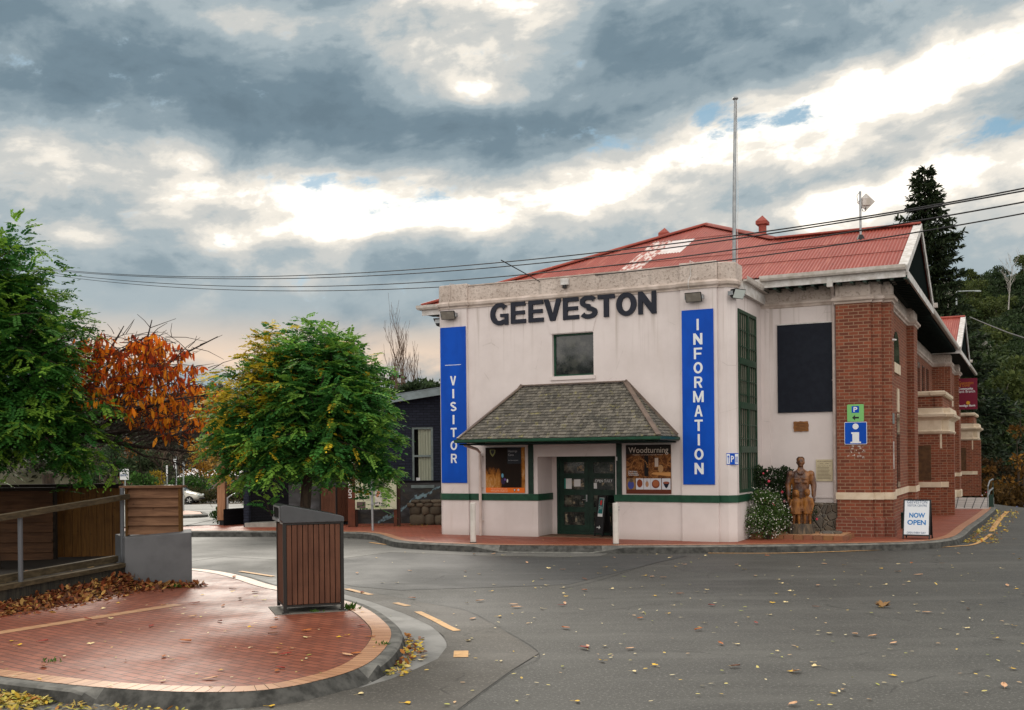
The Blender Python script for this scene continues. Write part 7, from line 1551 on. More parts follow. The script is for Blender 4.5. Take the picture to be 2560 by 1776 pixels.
# ---------------------------------------------------------------- clumpy trees for the distance
def crown_cloud(r, centres, rad, per, size, pal, droop=0.0, flat=.7):
    P, A, U, S, C = [], [], [], [], []
    for c, R in zip(centres, rad):
        n = per; d = unit(r.normal(size=(n, 3))); d[:, 2] = np.abs(d[:, 2]) * np.where(r.random(n) < .78, 1, -1); rr = r.random(n) ** .4
        p = c + d * np.array([1, 1, flat]) * (R * rr)[:, None]; g = r.uniform(0, 1, (n, 1)); tone = r.uniform(.65, 1.25)
        P.append(p); A.append(unit(d + .7 * r.normal(size=(n, 3)) + np.array([0, 0, -droop]))); U.append(d + .6 * r.normal(size=(n, 3))); S.append(size * r.uniform(.6, 1.25, n)); C.append((np.array(pal[0]) * (1 - g) + np.array(pal[1]) * g) * tone)
    return map(np.concatenate, (P, A, U, S, C))
def gum_proto(seed, h, pal, spread=.42):
    r = np.random.default_rng(seed); t = thing('gum_tree', 'x', 'tree'); br = MB(); top = h * .58
    tr = [np.array([0, 0, -1.0]), np.array([r.normal(0, .2), r.normal(0, .2), top * .5]), np.array([r.normal(0, .5), r.normal(0, .5), top])]; MB().tube(tr, [h * .022, h * .017, h * .010], 7).build('trunk', m_bark_g, t)
    cs, rs = [], []
    for k in range(19):
        a = r.uniform(0, 2 * PI); q = r.random() ** .6 * h * spread * .62; z = h * r.uniform(.34, .97) - q * .28; p = np.array([math.cos(a) * q, math.sin(a) * q, z]) + tr[2] * np.array([1, 1, 0]); cs.append(p); rs.append(h * r.uniform(.085, .16)); st_ = tr[1] + (tr[2] - tr[1]) * r.random(); br.tube([st_, (st_ + p) / 2 + np.array([0, 0, .02 * h]), p], [h * .008, h * .006, h * .003], 5)
    br.build('limb', m_bark_g, t)
    P, A, U, S, C = crown_cloud(r, cs, rs, 330, h * .040, pal); X, Y, Z = frame_from(A, U); leaf_mesh('crown', DIAM, P, X, Y, Z, S, C, m_leaf_m, t); return t
GP = [[(.022, .042, .013), (.062, .090, .025)], [(.016, .034, .013), (.042, .068, .024)], [(.032, .050, .013), (.085, .105, .026)], [(.014, .028, .011), (.036, .058, .020)]]
protos = [gum_proto(40 + i, 13.0, GP[i]) for i in range(4)]
GL = ['olive green gum tree among the forest on the right hill', 'dark bluish gum tree among the forest on the right hill', 'yellowish green gum tree among the forest on the right hill', 'very dark gum tree among the forest on the right hill']
used = [False] * 4
def put_gum(i, p, s, rz, lab=None, grp='gum trees on the right hillside'):
    o = protos[i] if not used[i] else copy_tree(protos[i]); used[i] = True
    o.location = p; o.scale = (s, s, s * rng.uniform(.92, 1.1)); o.rotation_euler = (0, 0, rz); o['label'] = lab or GL[i]; o['group'] = grp; return o
rows = [(110, 12), (124, 12), (140, 12), (158, 12), (178, 12), (200, 11), (224, 10), (250, 9)]
for y, n in rows:
    for k in range(n):
        u = 2290 + (2640 - 2290) * (k + rng.uniform(.1, .9)) / n
        yy = y + rng.uniform(-6, 6); x = (u - U0) / F_PX * yy
        s = rng.uniform(.72, 1.12) * (1.0 if y < 230 else .95)
        put_gum(int(rng.choice(4, p=[.35, .25, .2, .2])), (x, yy, hill_right(x, yy) - .6), s, rng.uniform(0, 6.28))
for u, v, y, i in [(1062, 940, 75, 1), (1036, 958, 78, 0), (1085, 930, 72, 3), (1004, 985, 82, 1)]:  # behind the low black building
    p = dp(u, v, y); h = p.z; put_gum(i, (p.x, y, 0), h / 13.0, rng.uniform(0, 6), 'green tree showing just left of the pink front block', 'trees behind the black building')

def conifer(name, label, base, h, wb, seed, pal, nw=34, droop=.25, irregular=.25, group=None, per=34, ex=.8):
    r = np.random.default_rng(seed); t = thing(name, label, 'tree', base, 0, group); MB().tube([(0, 0, 0), (0, 0, h * .5), (0, 0, h)], [h * .022, h * .014, .02], 8).build('trunk', m_bark, t)
    P, A, U, S, C = [], [], [], [], []; br = MB()
    for i in range(nw):
        f = (i + .4) / nw; z = h * (.08 + .91 * f); R = wb * (1 - f) ** ex * (1 + .18 * math.sin(f * 19)) + .12
        for k in range(r.integers(5, 8)):
            a = r.uniform(0, 2 * PI); L = R * r.uniform(1 - irregular * 1.6, 1 + irregular); d = np.array([math.cos(a), math.sin(a), -.08 + .35 * f]); b = np.array([0, 0, z]); e = b + d * L + np.array([0, 0, -droop * L * .35]); br.tube([b, e], [.05 * (1 - f) + .015, .01], 4, cap=False)
            n = max(8, int(per * L / wb)); q = r.random(n) ** .75; p = b + (e - b) * q[:, None]; w = (.10 + .22 * (1 - q)) * L; side = np.array([-d[1], d[0], 0]); p = p + side * (r.normal(size=n) * w * .6)[:, None] + np.stack([0 * q, 0 * q, -np.abs(r.normal(size=n)) * .10 * L * droop + .07 * q * L], 1)
            P.append(p); A.append(d + .6 * r.normal(size=(n, 3)) + np.array([0, 0, -.15])); U.append(np.array([0, 0, 1.0]) + .5 * r.normal(size=(n, 3))); S.append(r.uniform(.6, 1.15, n) * (.20 + .055 * wb)); g = r.random((n, 1)); tone = r.uniform(.7, 1.2); C.append((np.array(pal[0]) * (1 - g) + np.array(pal[1]) * g) * tone)
    P, A, U, S, C = map(np.concatenate, (P, A, U, S, C)); X, Y, Z = frame_from(A, U); br.build('limb', m_bark, t); leaf_mesh('crown', LANCE, P, X, Y, Z, S, C, m_needle, t); return t
cb = dp(2318, 1140, 72); ct = dp(2318, 414, 72)
conifer('conifer_tree', 'tall dark conifer standing up behind the street gable', (cb.x, 72, -1.5), ct.z + 1.5, 4.3, 5, [(.014, .027, .013), (.034, .050, .018)], 64, .15, .2, per=190, ex=.60)
cb = dp(2468, 1250, 80); ct = dp(2450, 960, 80)
conifer('cypress_tree', 'broad black-green cypress with drooping boughs at the end of the street', (cb.x - 1.0, 80, -5.5), 15.5, 7.2, 8, [(.006, .014, .007), (.020, .036, .014)], 26, .5, .3, per=120)
conifer('cypress_tree', 'pointed bushy green conifer between the cypress and the right edge', (dp(2552, 1200, 92).x, 92, -5), 12.0, 3.2, 18, [(.020, .036, .012), (.05, .075, .022)], 24, .35, .3, per=60)

def leafy(name, label, cat, base, centres, rad, per, size, pal, mat=None, stems=True, group=None, flat=.8, tmpl=DIAM, part='foliage', bark=None):
    r = np.random.default_rng(abs(hash(label)) % 1000 if False else sum(map(ord, label))); t = thing(name, label, cat, base, 0, group); P, A, U, S, C = crown_cloud(r, [np.array(c) for c in centres], rad, per, size, pal, 0, flat); X, Y, Z = frame_from(A, U); leaf_mesh(part, tmpl, P, X, Y, Z, S, C, mat or m_leaf_m, t)
    if stems:
        b = MB()
        for c in centres: c = np.array(c); b.tube([(c[0] * .15, c[1] * .15, 0), (c[0] * .5, c[1] * .5, c[2] * .55), tuple(c)], [.05 * max(.3, c[2] / 4), .035 * max(.3, c[2] / 4), .012], 5)
        b.build('stem' if cat in ('bush', 'shrub', 'hedge') else 'trunk', bark or m_bark, t)
    return t
R_ = np.random.default_rng(77)
def blobs(n, w, d, h, r0, r1, zmin=.2):
    cs = [(R_.uniform(-w, w), R_.uniform(-d, d), R_.uniform(zmin, 1) * h) for _ in range(n)]; return cs, [R_.uniform(r0, r1) for _ in range(n)]
# undergrowth at the crest
AUT = [(.10, .045, .010), (.22, .105, .016)]
for lab, u, v, y, w, h, pal in [('bare orange-brown bush beside the railing at the crest', 2500, 1272, 56, 1.1, 1.6, [(.05, .028, .009), (.12, .065, .014)]), ('tall golden autumn tree beyond the crest at the right edge', 2548, 1270, 66, 2.2, 6.0, AUT),
                             ('rusty leafed shrub between the far brick wing and the give way sign', 2434, 1240, 68, 1.2, 2.6, [(.022, .014, .007), (.075, .038, .010)]), ('brown autumn thicket under the cypress', 2520, 1262, 70, 2.0, 3.0, [(.018, .013, .007), (.045, .028, .010)])]:
    p = dp(u, v, y); cs, rs = blobs(14, w, .8, h, .35, .8); leafy('autumn_bush', lab, 'bush', (p.x, y, p.z - .4), cs, rs, 90, .26, pal, group=None)
# bushes by the statue
fb = W(8.80, 1.25, ZP)
cs = [(.02, 0, .45), (.25, -.1, .62), (-.25, .1, .55), (.1, .1, .9), (-.1, .15, .98), (.3, .1, .35), (-.3, .0, .3), (.0, -.15, .3)]
fbsh = leafy('flowering_bush', 'round green bush dotted with tiny white flowers beside the pink corner', 'bush', tuple(fb), cs, [.38, .30, .32, .32, .28, .3, .32, .3], 620, .055, [(.035, .085, .020), (.11, .18, .045)], m_leaf, flat=.95)
r = np.random.default_rng(5); n = 620; cc = np.array(cs)[r.integers(0, len(cs), n)]; d = unit(r.normal(size=(n, 3))); P = cc + d * .37 * r.uniform(.75, 1.02, (n, 1)); P = P[P[:, 2] > .05]; n = len(P); X, Y, Z = frame_from(r.normal(size=(n, 3)), r.normal(size=(n, 3))); leaf_mesh('flowers', [(-.5, -.5, 0), (.5, -.5, 0), (.5, .5, 0), (-.5, .5, 0)], P, X, Y, Z, np.full(n, .026), np.tile([[.72, .70, .64]], (n, 1)) * r.uniform(.8, 1.1, (n, 1)), m_leaf_m, fbsh)
rb_ = W(9.0, 2.25, ZP); cs = [(-.75, -.1, 1.0), (-.7, 0, 1.4), (-.45, 0, 1.6), (-.35, 0, .7), (0, 0, 1.0), (.35, 0, .9), (.1, 0, 1.35), (-.3, .05, 1.25), (.6, .0, .8), (-.5, 0, 1.0), (.3, 0, 1.3), (.25, .05, 1.6), (-.1, .0, 1.55), (.75, .0, .55), (.45, -.1, .5)]
rbsh = leafy('rose_bush', 'dark straggly rose bush with a few pink blooms against the pink wall', 'bush', tuple(W(8.78, 2.35, ZP)), cs, [.3, .28, .24, .36, .4, .36, .32, .3, .3, .26, .3, .22, .26, .3, .3], 330, .075, [(.016, .035, .014), (.045, .078, .030)], m_leaf, flat=.9, tmpl=OVAL)
n = 34; cc = np.array(cs)[r.integers(0, len(cs), n)]; d = unit(r.normal(size=(n, 3)) + np.array([0, -1.2, .2])); P = cc + d * .34; fm = MB()
for p in P: fm.ball(tuple(p), r.uniform(.022, .040), 8, 5, [(.62, .30, .32), (.70, .52, .50), (.55, .05, .09)][r.integers(0, 3)])
fm.build('blooms', tint_mat('petals', .6), rbsh, cols=True)
leafy('shrub', 'small green tuft at the foot of the timber post', 'shrub', tuple(gp(545, 1311, ZP)), [(0, 0, .2), (.05, 0, .4), (-.08, 0, .3)], [.2, .16, .16], 130, .09, [(.025, .06, .015), (.06, .11, .03)])
# car park planting
for lab, u, v0, v1, y, w in [('rounded clipped shrub seen over the fence cap', 361, 1182, 1216, 80, 1.3), ('larger clipped shrub above the hedge right of the sign post', 481, 1187, 1222, 84, 1.5), ('small dark shrub between the two sign posts', 451, 1196, 1222, 85, .9)]:
    a, b2 = dp(u, v0, y), dp(u, v1, y); gz = ground_z(a.x, y); h = a.z - gz; cs, rs = blobs(12, w * .6, .5, h * .80, .5, .72, .45); leafy('clipped_shrub', lab, 'shrub', (a.x, y, gz), cs, rs, 130, .24, [(.020, .060, .012), (.055, .125, .020)], flat=.9, group='clipped shrubs by the car park')
cs = []; rs = []; xa, xb = dp(430, 1230, 81)[0], dp(640, 1230, 81)[0]
for k in range(46): cs.append((xa + (xb - xa) * (k + R_.random()) / 46 - xa, R_.uniform(-.5, .5), R_.uniform(.2, 1.0))); rs.append(R_.uniform(.5, .7))
leafy('hedge', 'long low hedge mottled green and brown along the back of the car park', 'hedge', (xa, 82, -1.15), cs, rs, 170, .17, [(.022, .042, .012), (.085, .060, .025)], stems=False, flat=.85)
# trees beyond the car park
def far_tree(lab, u, vtop, y, w, pal, n=16, per=120, size=.34, trunk=.35, grp='trees beyond the car park'):
    y += 20; w *= 1.25; size *= 1.2; p = dp(u, vtop, y); gz = ground_z(p.x, y); h = p.z - gz; cs = [(R_.normal(0, w * .42), R_.normal(0, w * .4), h * R_.uniform(trunk, .93)) for _ in range(n)]; rs = [w * R_.uniform(.2, .38) for _ in range(n)]; return leafy('park_tree', lab, 'tree', (p.x, y, gz), cs, rs, per, size, pal, group=grp, part='crown')
far_tree('grey-green feathery tree behind the ENTRY sign', 275, 1112, 66, 1.7, [(.030, .058, .026), (.065, .10, .045)], per=200, size=.22)
far_tree('dark green tree over the clipped shrub by the fence', 372, 1108, 68, 1.7, [(.030, .052, .022), (.06, .085, .035)], per=190, size=.24)
far_tree('thin rusty autumn tree between two green trees', 325, 1098, 70, 1.6, [(.16, .060, .014), (.34, .15, .03)], per=70, size=.22)
far_tree('golden autumn tree behind the grey sign posts', 510, 1090, 72, 1.9, [(.30, .15, .02), (.48, .27, .04)], 18, 80, .24, .3)
far_tree('pale orange birch behind the hedge', 575, 1120, 70, 1.9, [(.30, .16, .03), (.46, .27, .06)], 16, 60, .22, .25)
far_tree('small yellow tree left of the hedge', 392, 1176, 66, 1.0, [(.32, .22, .02), (.45, .33, .03)], 9, 70, .2, .2)
far_tree('brown leafless-looking tree at the far left', 225, 1120, 74, 2.4, [(.07, .048, .035), (.12, .08, .05)], 18, 60, .2, .2)
def bare_tree(name, lab, u, vb, vt, y, grp, up=.22, wid=.55, col=None):
    r = np.random.default_rng(u); a, b2 = dp(u, vb, y), dp(u, vt, y); h = b2.z - a.z; t = thing(name, lab, 'tree', (a.x, y, a.z), 0, grp); o_, tp = skeleton(r, (0, 0, 0), (0, 0, 1), h * .86, h * .014, 2, [16, 6], wid, .06, up * .3, .36, 6, .012 if h < 14 else .02); m_ = MB(); tr = MB()
    for pts, rads, lv in o_: (tr if lv == 2 else m_).tube(pts, rads, 5 if lv else 4, cap=False)
    tr.build('trunk', col or m_twig, t); m_.build('limb', col or m_twig, t); return t
m_pop = M('poplar_twigs', (.13, .085, .06), (.08, .055, .04), 6, .9)
for u, vt, y in [(993, 828, 88), (1010, 838, 92), (1052, 905, 84), (1030, 915, 90)]: bare_tree('bare_poplar', 'slender leafless poplar between the round tree and the pink front block', u, 1150, vt, y, 'bare poplars behind the black building', .5, .35, m_pop)
m_dead = M('dead_wood', (.36, .34, .31), (.24, .22, .20), 4, .9)
bare_tree('dead_tree', 'pale dead tree standing on the right hill skyline', 2521, 775, 644, 150, 'dead trees on the right hill', .3, .45, m_dead); bare_tree('dead_tree', 'pale dead tree with spreading boughs above the pointed bushy conifer', 2462, 905, 855, 120, 'dead trees on the right hill', .1, .7, m_dead); bare_tree('dead_tree', 'short grey dead tree beside the tall conifer', 2370, 775, 695, 140, 'dead trees on the right hill', .1, .7, m_dead)
for k, u in enumerate((404, 250, 450)): bare_tree('bare_tree', ['grey leafless tree left of the sign posts', 'grey leafless tree behind the timber fence', 'grey leafless tree behind the golden autumn tree'][k], u, 1200, 1110 + 8 * k, 75, 'leafless trees beyond the car park', .2, .6, m_pop)
# a far wooded bank behind the car park: one mass
P = []; r = np.random.default_rng(31); cs, rs = [], []
for k in range(230): x = r.uniform(-75, -18) if k < 150 else r.uniform(-150, -75); y = 112 + r.uniform(0, 60); cs.append(np.array([x, y, max(0, hill_left(x, y)) + r.uniform(.5, 6.5)])); rs.append(r.uniform(1.4, 3.0))
P, A, U, S, C = crown_cloud(r, cs, rs, 110, .85, [(.020, .026, .016), (.050, .048, .030)]); X, Y, Z = frame_from(A, U); o = leaf_mesh('wooded_bank', DIAM, P, X, Y, Z, S, C, m_leaf_m); o['kind'] = 'stuff'; setp(o, 'dark wooded bank far behind the car park', 'woodland')
# undergrowth filling the right hillside between the trees: one mass
cs, rs = [], []
for k in range(980):
    y = r.uniform(98, 262); u = r.uniform(2270, 2650) if k < 620 else r.uniform(2650, 3100); x = (u - U0) / F_PX * y; cs.append(np.array([x, y, hill_right(x, y) + r.uniform(.4, 6.0)])); rs.append(r.uniform(1.5, 3.2))
P, A, U, S, C = crown_cloud(r, cs, rs, 90, .75, [(.016, .030, .010), (.046, .066, .022)]); X, Y, Z = frame_from(A, U); o = leaf_mesh('hillside_undergrowth', DIAM, P, X, Y, Z, S, C, m_leaf_m); o['kind'] = 'stuff'; setp(o, 'dense undergrowth between the gum trees on the right hill', 'undergrowth')
# low houses far behind the car park
hs_ = thing('grey_roofed_building', 'low building with a grey roof behind the hedge', 'building', (dp(520, 1200, 100).x, 100, 0)); MB().box(-2.6, 3.0, 0, 4, -1.5, dp(520, 1192, 100).z).build('wall', M('far_wall', (.20, .19, .18), None), hs_); z = dp(520, 1192, 100).z; MB().add([(-2.9, -.3, z), (3.3, -.3, z), (3.0, 2.2, z + .75), (-2.6, 2.2, z + .75), (-2.9, 4.4, z), (3.3, 4.4, z)], [(0, 1, 2, 3), (3, 2, 5, 4), (1, 5, 2), (0, 3, 4)]).build('roof', M('far_grey_roof', (.20, .20, .23), None, rough=.5), hs_)

# ---------------------------------------------------------------- fallen leaves
def leaf_shape(kind, r):
    m_ = MB()
    if kind == 'fan':                                              # ginkgo-like fan with a stalk
        n = 9; pts = [(0, 0, .002)]; rim = [(math.cos(a) * (1 + .06 * math.sin(5 * a)), math.sin(a) * (1 + .05 * math.cos(7 * a)), .10 * abs(math.sin(3 * a)) + .06) for a in [-.95 + 1.9 * k / (n - 1) for k in range(n)]]; rim[n // 2] = (.78, .0, .05)
        m_.add(pts + rim, [(0, k + 1, k + 2) for k in range(n - 1)]); m_.tube([(-.75, .06, .02), (-.3, 0, .015), (0, 0, .01)], .022, 4)
    elif kind == 'oval':                                           # curled ovate leaf
        L, K = 7, 3; vs = []
        for i in range(L):
            f = i / (L - 1); w = .27 * math.sin(PI * min(1, f * .92 + .05)) ** .8 + .005
            for k in range(-1, 2): vs.append((f * 2 - 1, w * k * 1.6, .06 + .16 * abs(k) * (.4 + f * .6) + .12 * (f - .4) ** 2))
        m_.add(vs, [(i * 3 + k, i * 3 + k + 1, (i + 1) * 3 + k + 1, (i + 1) * 3 + k) for i in range(L - 1) for k in range(2)]); m_.tube([(-1.35, .02, .02), (-1, 0, .06)], .02, 4)
    else: m_.add([(-1, 0, .02), (-.4, .22, .05), (.4, .20, .03), (1, 0, .06), (.4, -.2, .05), (-.4, -.22, .03)], [tuple(range(6))])
    return m_
LK = {'yellow_fan': ('fan', (.70, .42, .03)), 'pale_fan': ('fan', (.76, .60, .30)), 'pale_sliver': ('sliver', (.76, .66, .40)), 'red_oval': ('oval', (.26, .028, .018)), 'orange_oval': ('oval', (.42, .13, .03)), 'tan_oval': ('oval', (.60, .35, .20)), 'green_sliver': ('sliver', (.30, .36, .06)), 'brown_oval': ('oval', (.13, .05, .025))}
lproto = {}
for k, (sh, c) in LK.items():
    me = leaf_shape(sh, rng).build('fallen_leaf', M('fallen_' + k, c, tuple(x * .75 for x in c), 1.2, .6, lo=.4, hi=.7)); lproto[k] = me.data; bpy.data.objects.remove(me)
SURF = {'road': 'on the grey road', 'near': 'on the near red pavers', 'far': 'on the far red pavement'}
KLAB = {'yellow_fan': 'bright yellow fan-shaped leaf', 'pale_fan': 'pale buff fan-shaped leaf', 'pale_sliver': 'small pale leaf scrap', 'red_oval': 'dark red curled leaf', 'orange_oval': 'orange curled leaf', 'tan_oval': 'pinkish tan curled leaf', 'green_sliver': 'small yellow-green leaflet', 'brown_oval': 'brown curled leaf'}
def drop(kind, x, y, z, s, where):
    o = bpy.data.objects.new('fallen_leaf', lproto[kind]); COL.objects.link(o); o.location = (x, y, z); o.scale = (s, s, s * rng.uniform(.7, 1.4)); o.rotation_euler = (rng.normal(0, .06), rng.normal(0, .06), rng.uniform(0, 6.28)); return setp(o, KLAB[kind] + ' lying ' + SURF[where], 'leaf', 'fallen leaves ' + SURF[where])
from mathutils.geometry import intersect_point_line
def inside(p, poly):
    c = False; n = len(poly); j = n - 1
    for i in range(n):
        if (poly[i][1] > p[1]) != (poly[j][1] > p[1]) and p[0] < (poly[j][0] - poly[i][0]) * (p[1] - poly[i][1]) / (poly[j][1] - poly[i][1] + 1e-12) + poly[i][0]: c = not c
        j = i
    return c
ISLPOLY = ISLP + [(-16, 23), (-16, 14.5)]; FARPOLY = FKP + [(16.4, 41.3), (10, 50), (-8, 50), (-7.6, 36), (-9.6, 34.2), (-16, 33)]
def size(k): return {'fan': rng.uniform(.040, .060), 'oval': rng.uniform(.048, .075), 'sliver': rng.uniform(.026, .046)}[LK[k][0]]
kinds = list(LK); cnt = 0
hand = [(2205, 1521, 'yellow_fan'), (1405, 1516, 'red_oval'), (1460, 1624, 'red_oval'), (1575, 1625, 'tan_oval'), (1510, 1655, 'yellow_fan'), (1580, 1682, 'pale_fan'), (2530, 1674, 'yellow_fan'), (2510, 1720, 'tan_oval'), (2420, 1525, 'tan_oval'), (1838, 1613, 'pale_fan'), (1980, 1680, 'yellow_fan'), (1983, 1765, 'tan_oval'), (2138, 1590, 'tan_oval'), (1243, 1544, 'yellow_fan'), (1200, 1505, 'tan_oval'), (1291, 1521, 'tan_oval'), (628, 1570, 'yellow_fan'), (550, 1556, 'red_oval'), (378, 1568, 'red_oval'), (220, 1550, 'red_oval'), (558, 1517, 'orange_oval'), (767, 1579, 'orange_oval'), (852, 1595, 'yellow_fan'), (866, 1590, 'yellow_fan'), (700, 1622, 'yellow_fan'), (728, 1623, 'pale_fan'), (770, 1595, 'pale_fan'), (905, 1566, 'red_oval'), (868, 1640, 'tan_oval'), (690, 1548, 'orange_oval'), (818, 1483, 'yellow_fan'), (585, 1445, 'orange_oval'), (638, 1483, 'red_oval'), (487, 1510, 'red_oval'), (600, 1500, 'brown_oval'), (525, 1700, 'tan_oval'), (870, 1702, 'orange_oval'), (668, 1735, 'orange_oval'), (953, 1667, 'orange_oval'), (895, 1740, 'pale_fan'), (670, 1770, 'yellow_fan'), (1010, 1762, 'yellow_fan'), (2045, 1467, 'tan_oval'), (1700, 1487, 'orange_oval'), (1030, 1498, 'orange_oval')]
for u, v, k in hand:
    p = gp(u, v, 0); w = 'road'; z = .018
    q = gp(u, v, ZI)
    if inside((q.x, q.y), ISLPOLY): p, w, z = q, 'near', ZI + .012
    drop(k, p.x, p.y, z, size(k) * 1.15, w); cnt += 1
while cnt < 292:
    u, v = rng.uniform(-10, 2570), rng.uniform(1345, 1790); v = 1345 + (v - 1345) * rng.uniform(.35, 1)
    q = gp(u, v, ZI); k = None
    if inside((q.x, q.y), ISLPOLY):
        if q.x < -6.2 and q.y > 14 or rng.random() < .30 or -3.8 < q.x < -2.2 and 14.3 < q.y < 15.7: continue
        k = rng.choice(kinds, p=[.13, .12, .30, .12, .08, .08, .10, .07]); w, p, z = 'near', q, ZI + .012
    else:
        p = gp(u, v, 0); f = gp(u, v, ZP)
        if inside((f.x, f.y), FARPOLY):
            if loc(f)[1] > -.3 and loc(f)[0] > -.3 or rng.random() < .4: continue
            k = rng.choice(['yellow_fan', 'pale_fan', 'tan_oval', 'pale_sliver']); w, p, z = 'far', f, ZP + .012
        elif v > 1372 or u > 2250:
            dens = .25 + .75 * (u > 1150)
            if rng.random() > dens or (q.x < -6 and q.y > 13): continue
            k = rng.choice(kinds, p=[.15, .22, .36, .02, .03, .12, .08, .02]); w, z = 'road', .018
        else: continue
    drop(k, p.x, p.y, z, size(k), w); cnt += 1
# drifts of leaves no one could count

def drift(name, lab, pts, sz, pal, heap):
    n = len(pts); P = np.array(pts); X, Y, Z = frame_from(rng.normal(size=(n, 3)) * np.array([1, 1, heap]), np.array([0, 0, 1.0]) + heap * rng.normal(size=(n, 3))); C = np.array(pal)[rng.integers(0, len(pal), n)] * rng.uniform(.7, 1.2, (n, 1))
    o = leaf_mesh(name, OVAL, P, X, Y, Z, rng.uniform(.6, 1.15, n) * sz, C, m_leaf_m); o['kind'] = 'stuff'; setp(o, lab, 'leaves')
RUST = [(.26, .085, .025), (.16, .045, .02), (.34, .16, .06), (.09, .035, .02), (.42, .24, .07), (.20, .05, .02)]; GOLD = [(.55, .36, .04), (.48, .40, .08), (.40, .30, .06), (.34, .14, .03), (.58, .45, .16), (.30, .30, .05)]
pts, ptn = [], []
while len(pts) < 230:
    u, v = rng.uniform(0, 2560), 1375 + 401 * rng.random() ** 1.2; q = gp(u, v, ZI); f = gp(u, v, ZP); p = gp(u, v, 0)
    if inside((f.x, f.y), FARPOLY) and v < 1380 or q.x < -6 and q.y > 13: continue
    if inside((q.x, q.y), ISLPOLY):
        if -3.8 < q.x < -2.2 and 14.3 < q.y < 15.7: continue
        pts.append((q.x, q.y, ZI + .016))
    elif u > 1100 or rng.random() < .3: pts.append((p.x, p.y, .022))
drift('leaf_scraps', 'small pale scraps of leaf strewn over the road and pavers', pts, .062, [(.76, .64, .38), (.72, .50, .12), (.66, .56, .20), (.60, .40, .22), (.45, .45, .10)], .08)
pts = []
for k in range(2300):
    f = rng.random() ** .8; base = np.array(along(.30 + .70 * f, 0, 0)); off = abs(rng.normal(0, .28 + .1 * f)) + .03; h = max(0, .20 * (1 - off / .5)) * (.4 + .9 * f) ; pts.append((base[0] - nv.x * off, base[1] - nv.y * off, ZI + .02 + h * rng.random() ** .5))
for k in range(500): pts.append((rng.uniform(fl.x - .1, fr_.x + .2), fl.y - abs(rng.normal(0, .14)) - .02, ZI + .015 + rng.random() * .05))
drift('leaf_drift', 'brown and orange leaves heaped against the timber ramp wall', pts, .105, RUST, .5)
pts = [(x, y, .47 + rng.random() * .05) for x, y in [(lambda a: (a[0] + nv.x * rng.uniform(.3, 1.0), a[1] + nv.y * rng.uniform(.3, 1.0)))(along(rng.uniform(.3, 1), 0, 0)) for _ in range(70)]]; drift('leaf_scatter', 'loose orange leaves lying on the timber ramp deck', pts, .12, [(.42, .15, .05), (.5, .3, .08), (.35, .2, .12)], .1)
def kerb_drift(name, lab, path, i0, i1, off0, off1, n, sz, pal, z0=.01, hz=.05):
    pts = []; ks = offset_path(path, off0); ko = offset_path(path, off1)
    for k in range(n): i = rng.integers(i0, i1); f = rng.random() ** 1.8; g = rng.random(); a = [ks[i][j] + (ks[i + 1][j] - ks[i][j]) * g for j in (0, 1)]; b2 = [ko[i][j] + (ko[i + 1][j] - ko[i][j]) * g for j in (0, 1)]; pts.append((a[0] + (b2[0] - a[0]) * f, a[1] + (b2[1] - a[1]) * f, z0 + hz * (1 - f) * rng.random()))
    drift(name, lab, pts, sz, pal, .3)
i_l = [i for i, p in enumerate(ISLP) if p[0] < -4.25 and p[1] < 13]; kerb_drift('gutter_leaves', 'yellow leaves filling the gutter at the bottom left kerb', ISLP, 0, max(i_l), .20, .75, 1500, .075, GOLD)
i_m = [i for i, p in enumerate(ISLP) if -4.25 < p[0] < -2.9 and p[1] < 11]; kerb_drift('gutter_leaves', 'thin line of yellow leaves along the dropped kerb at bottom', ISLP, min(i_m), max(i_m), .22, .45, 130, .065, GOLD, .015, .02)
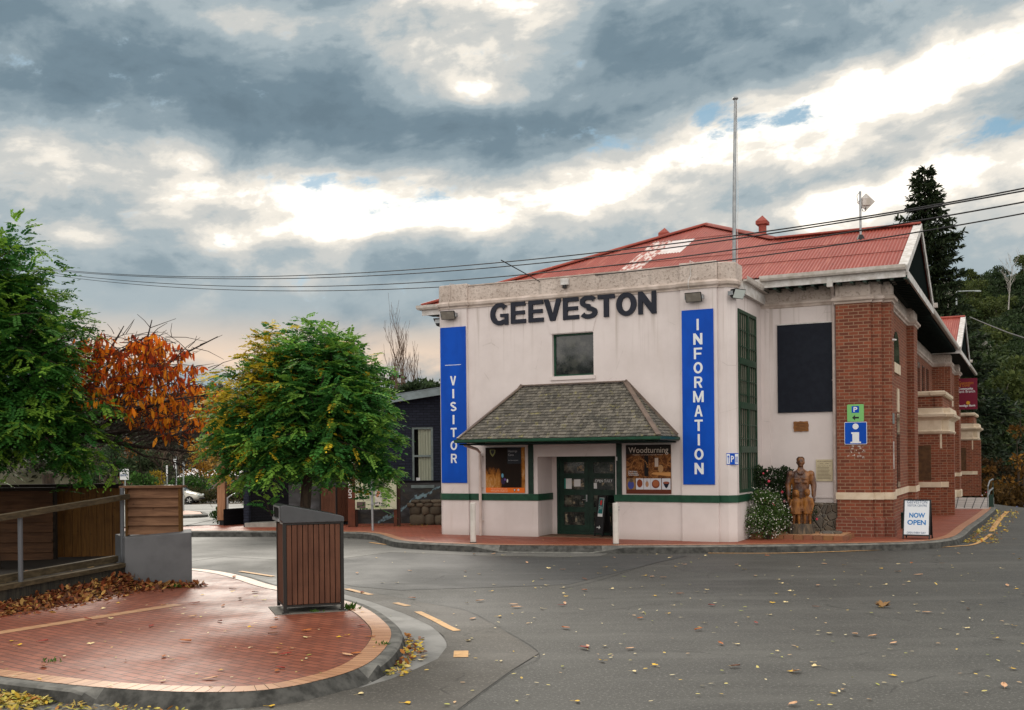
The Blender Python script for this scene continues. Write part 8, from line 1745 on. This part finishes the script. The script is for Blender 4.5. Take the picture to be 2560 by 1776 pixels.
i_r = [i for i, p in enumerate(ISLP) if p[0] > -1.75 and 10.9 < p[1] < 13.2]; kerb_drift('gutter_leaves', 'clump of yellow and orange leaves in the gutter of the rounded corner', ISLP, min(i_r), max(i_r), .20, .42, 190, .085, GOLD + RUST[:3], .015, .05)
i_s = [i for i, p in enumerate(FKP) if p[0] > 11.2]; kerb_drift('gutter_leaves', 'line of golden leaves in the street gutter by the far kerb', FKP, min(i_s), len(FKP) - 1, .24, 1.0, 420, .11, GOLD[:5], .012, .03)
pts = [(gp(u, v, ZP).x, gp(u, v, ZP).y, ZP + .02) for u, v in [(rng.uniform(900, 1085), rng.uniform(1312, 1318)) for _ in range(70)]]; drift('leaf_scatter', 'small yellow leaves along the foot of the mural wall', pts, .08, GOLD[:4], .1)
# weeds in the joints
def tuft(lab, p, n=26, s=.07):
    P = np.array(p) + rng.normal(0, .03, (n, 3)) * np.array([1.6, 1, 0]); X, Y, Z = frame_from(np.array([0, 0, 1.0]) + .6 * rng.normal(size=(n, 3)), rng.normal(size=(n, 3))); o = leaf_mesh('grass_tuft', LANCE, P, X, Y, Z, rng.uniform(.5, 1.2, n) * s, np.tile([[.06, .13, .02]], (n, 1)) * rng.uniform(.7, 1.3, (n, 1)), m_leaf_m); setp(o, lab, 'weed')
tuft('green weed at the right foot of the near bin', tuple(gp(872, 1524, ZI)), 40, .10); tuft('green weed at the foot of the grey block', tuple(gp(434, 1470, ZI)), 34, .09); tuft('weed under the front edge of the near bin', tuple(gp(782, 1532, ZI)), 24, .05); tuft('weed in the pavers at lower left', tuple(gp(126, 1655, ZI)), 22, .05); tuft('weed beside the kerb on the rounded corner', tuple(gp(962, 1612, ZI)), 26, .05)
pn = gp(2206, 1521, 0); P = np.tile([[pn.x, pn.y, .02]], (60, 1)); a = rng.uniform(-.9, .9, 60) + 1.2; X, Y, Z = frame_from(np.stack([np.cos(a), np.sin(a) * .8, rng.uniform(.1, .6, 60)], 1), np.tile([[0, 0, 1.0]], (60, 1))); o = leaf_mesh('needle_cluster', LANCE, P, X, Y, Z, rng.uniform(.10, .17, 60), np.tile([[.30, .17, .07]], (60, 1)), m_leaf_m); setp(o, 'tuft of brown pine needles lying on the road', 'needles')
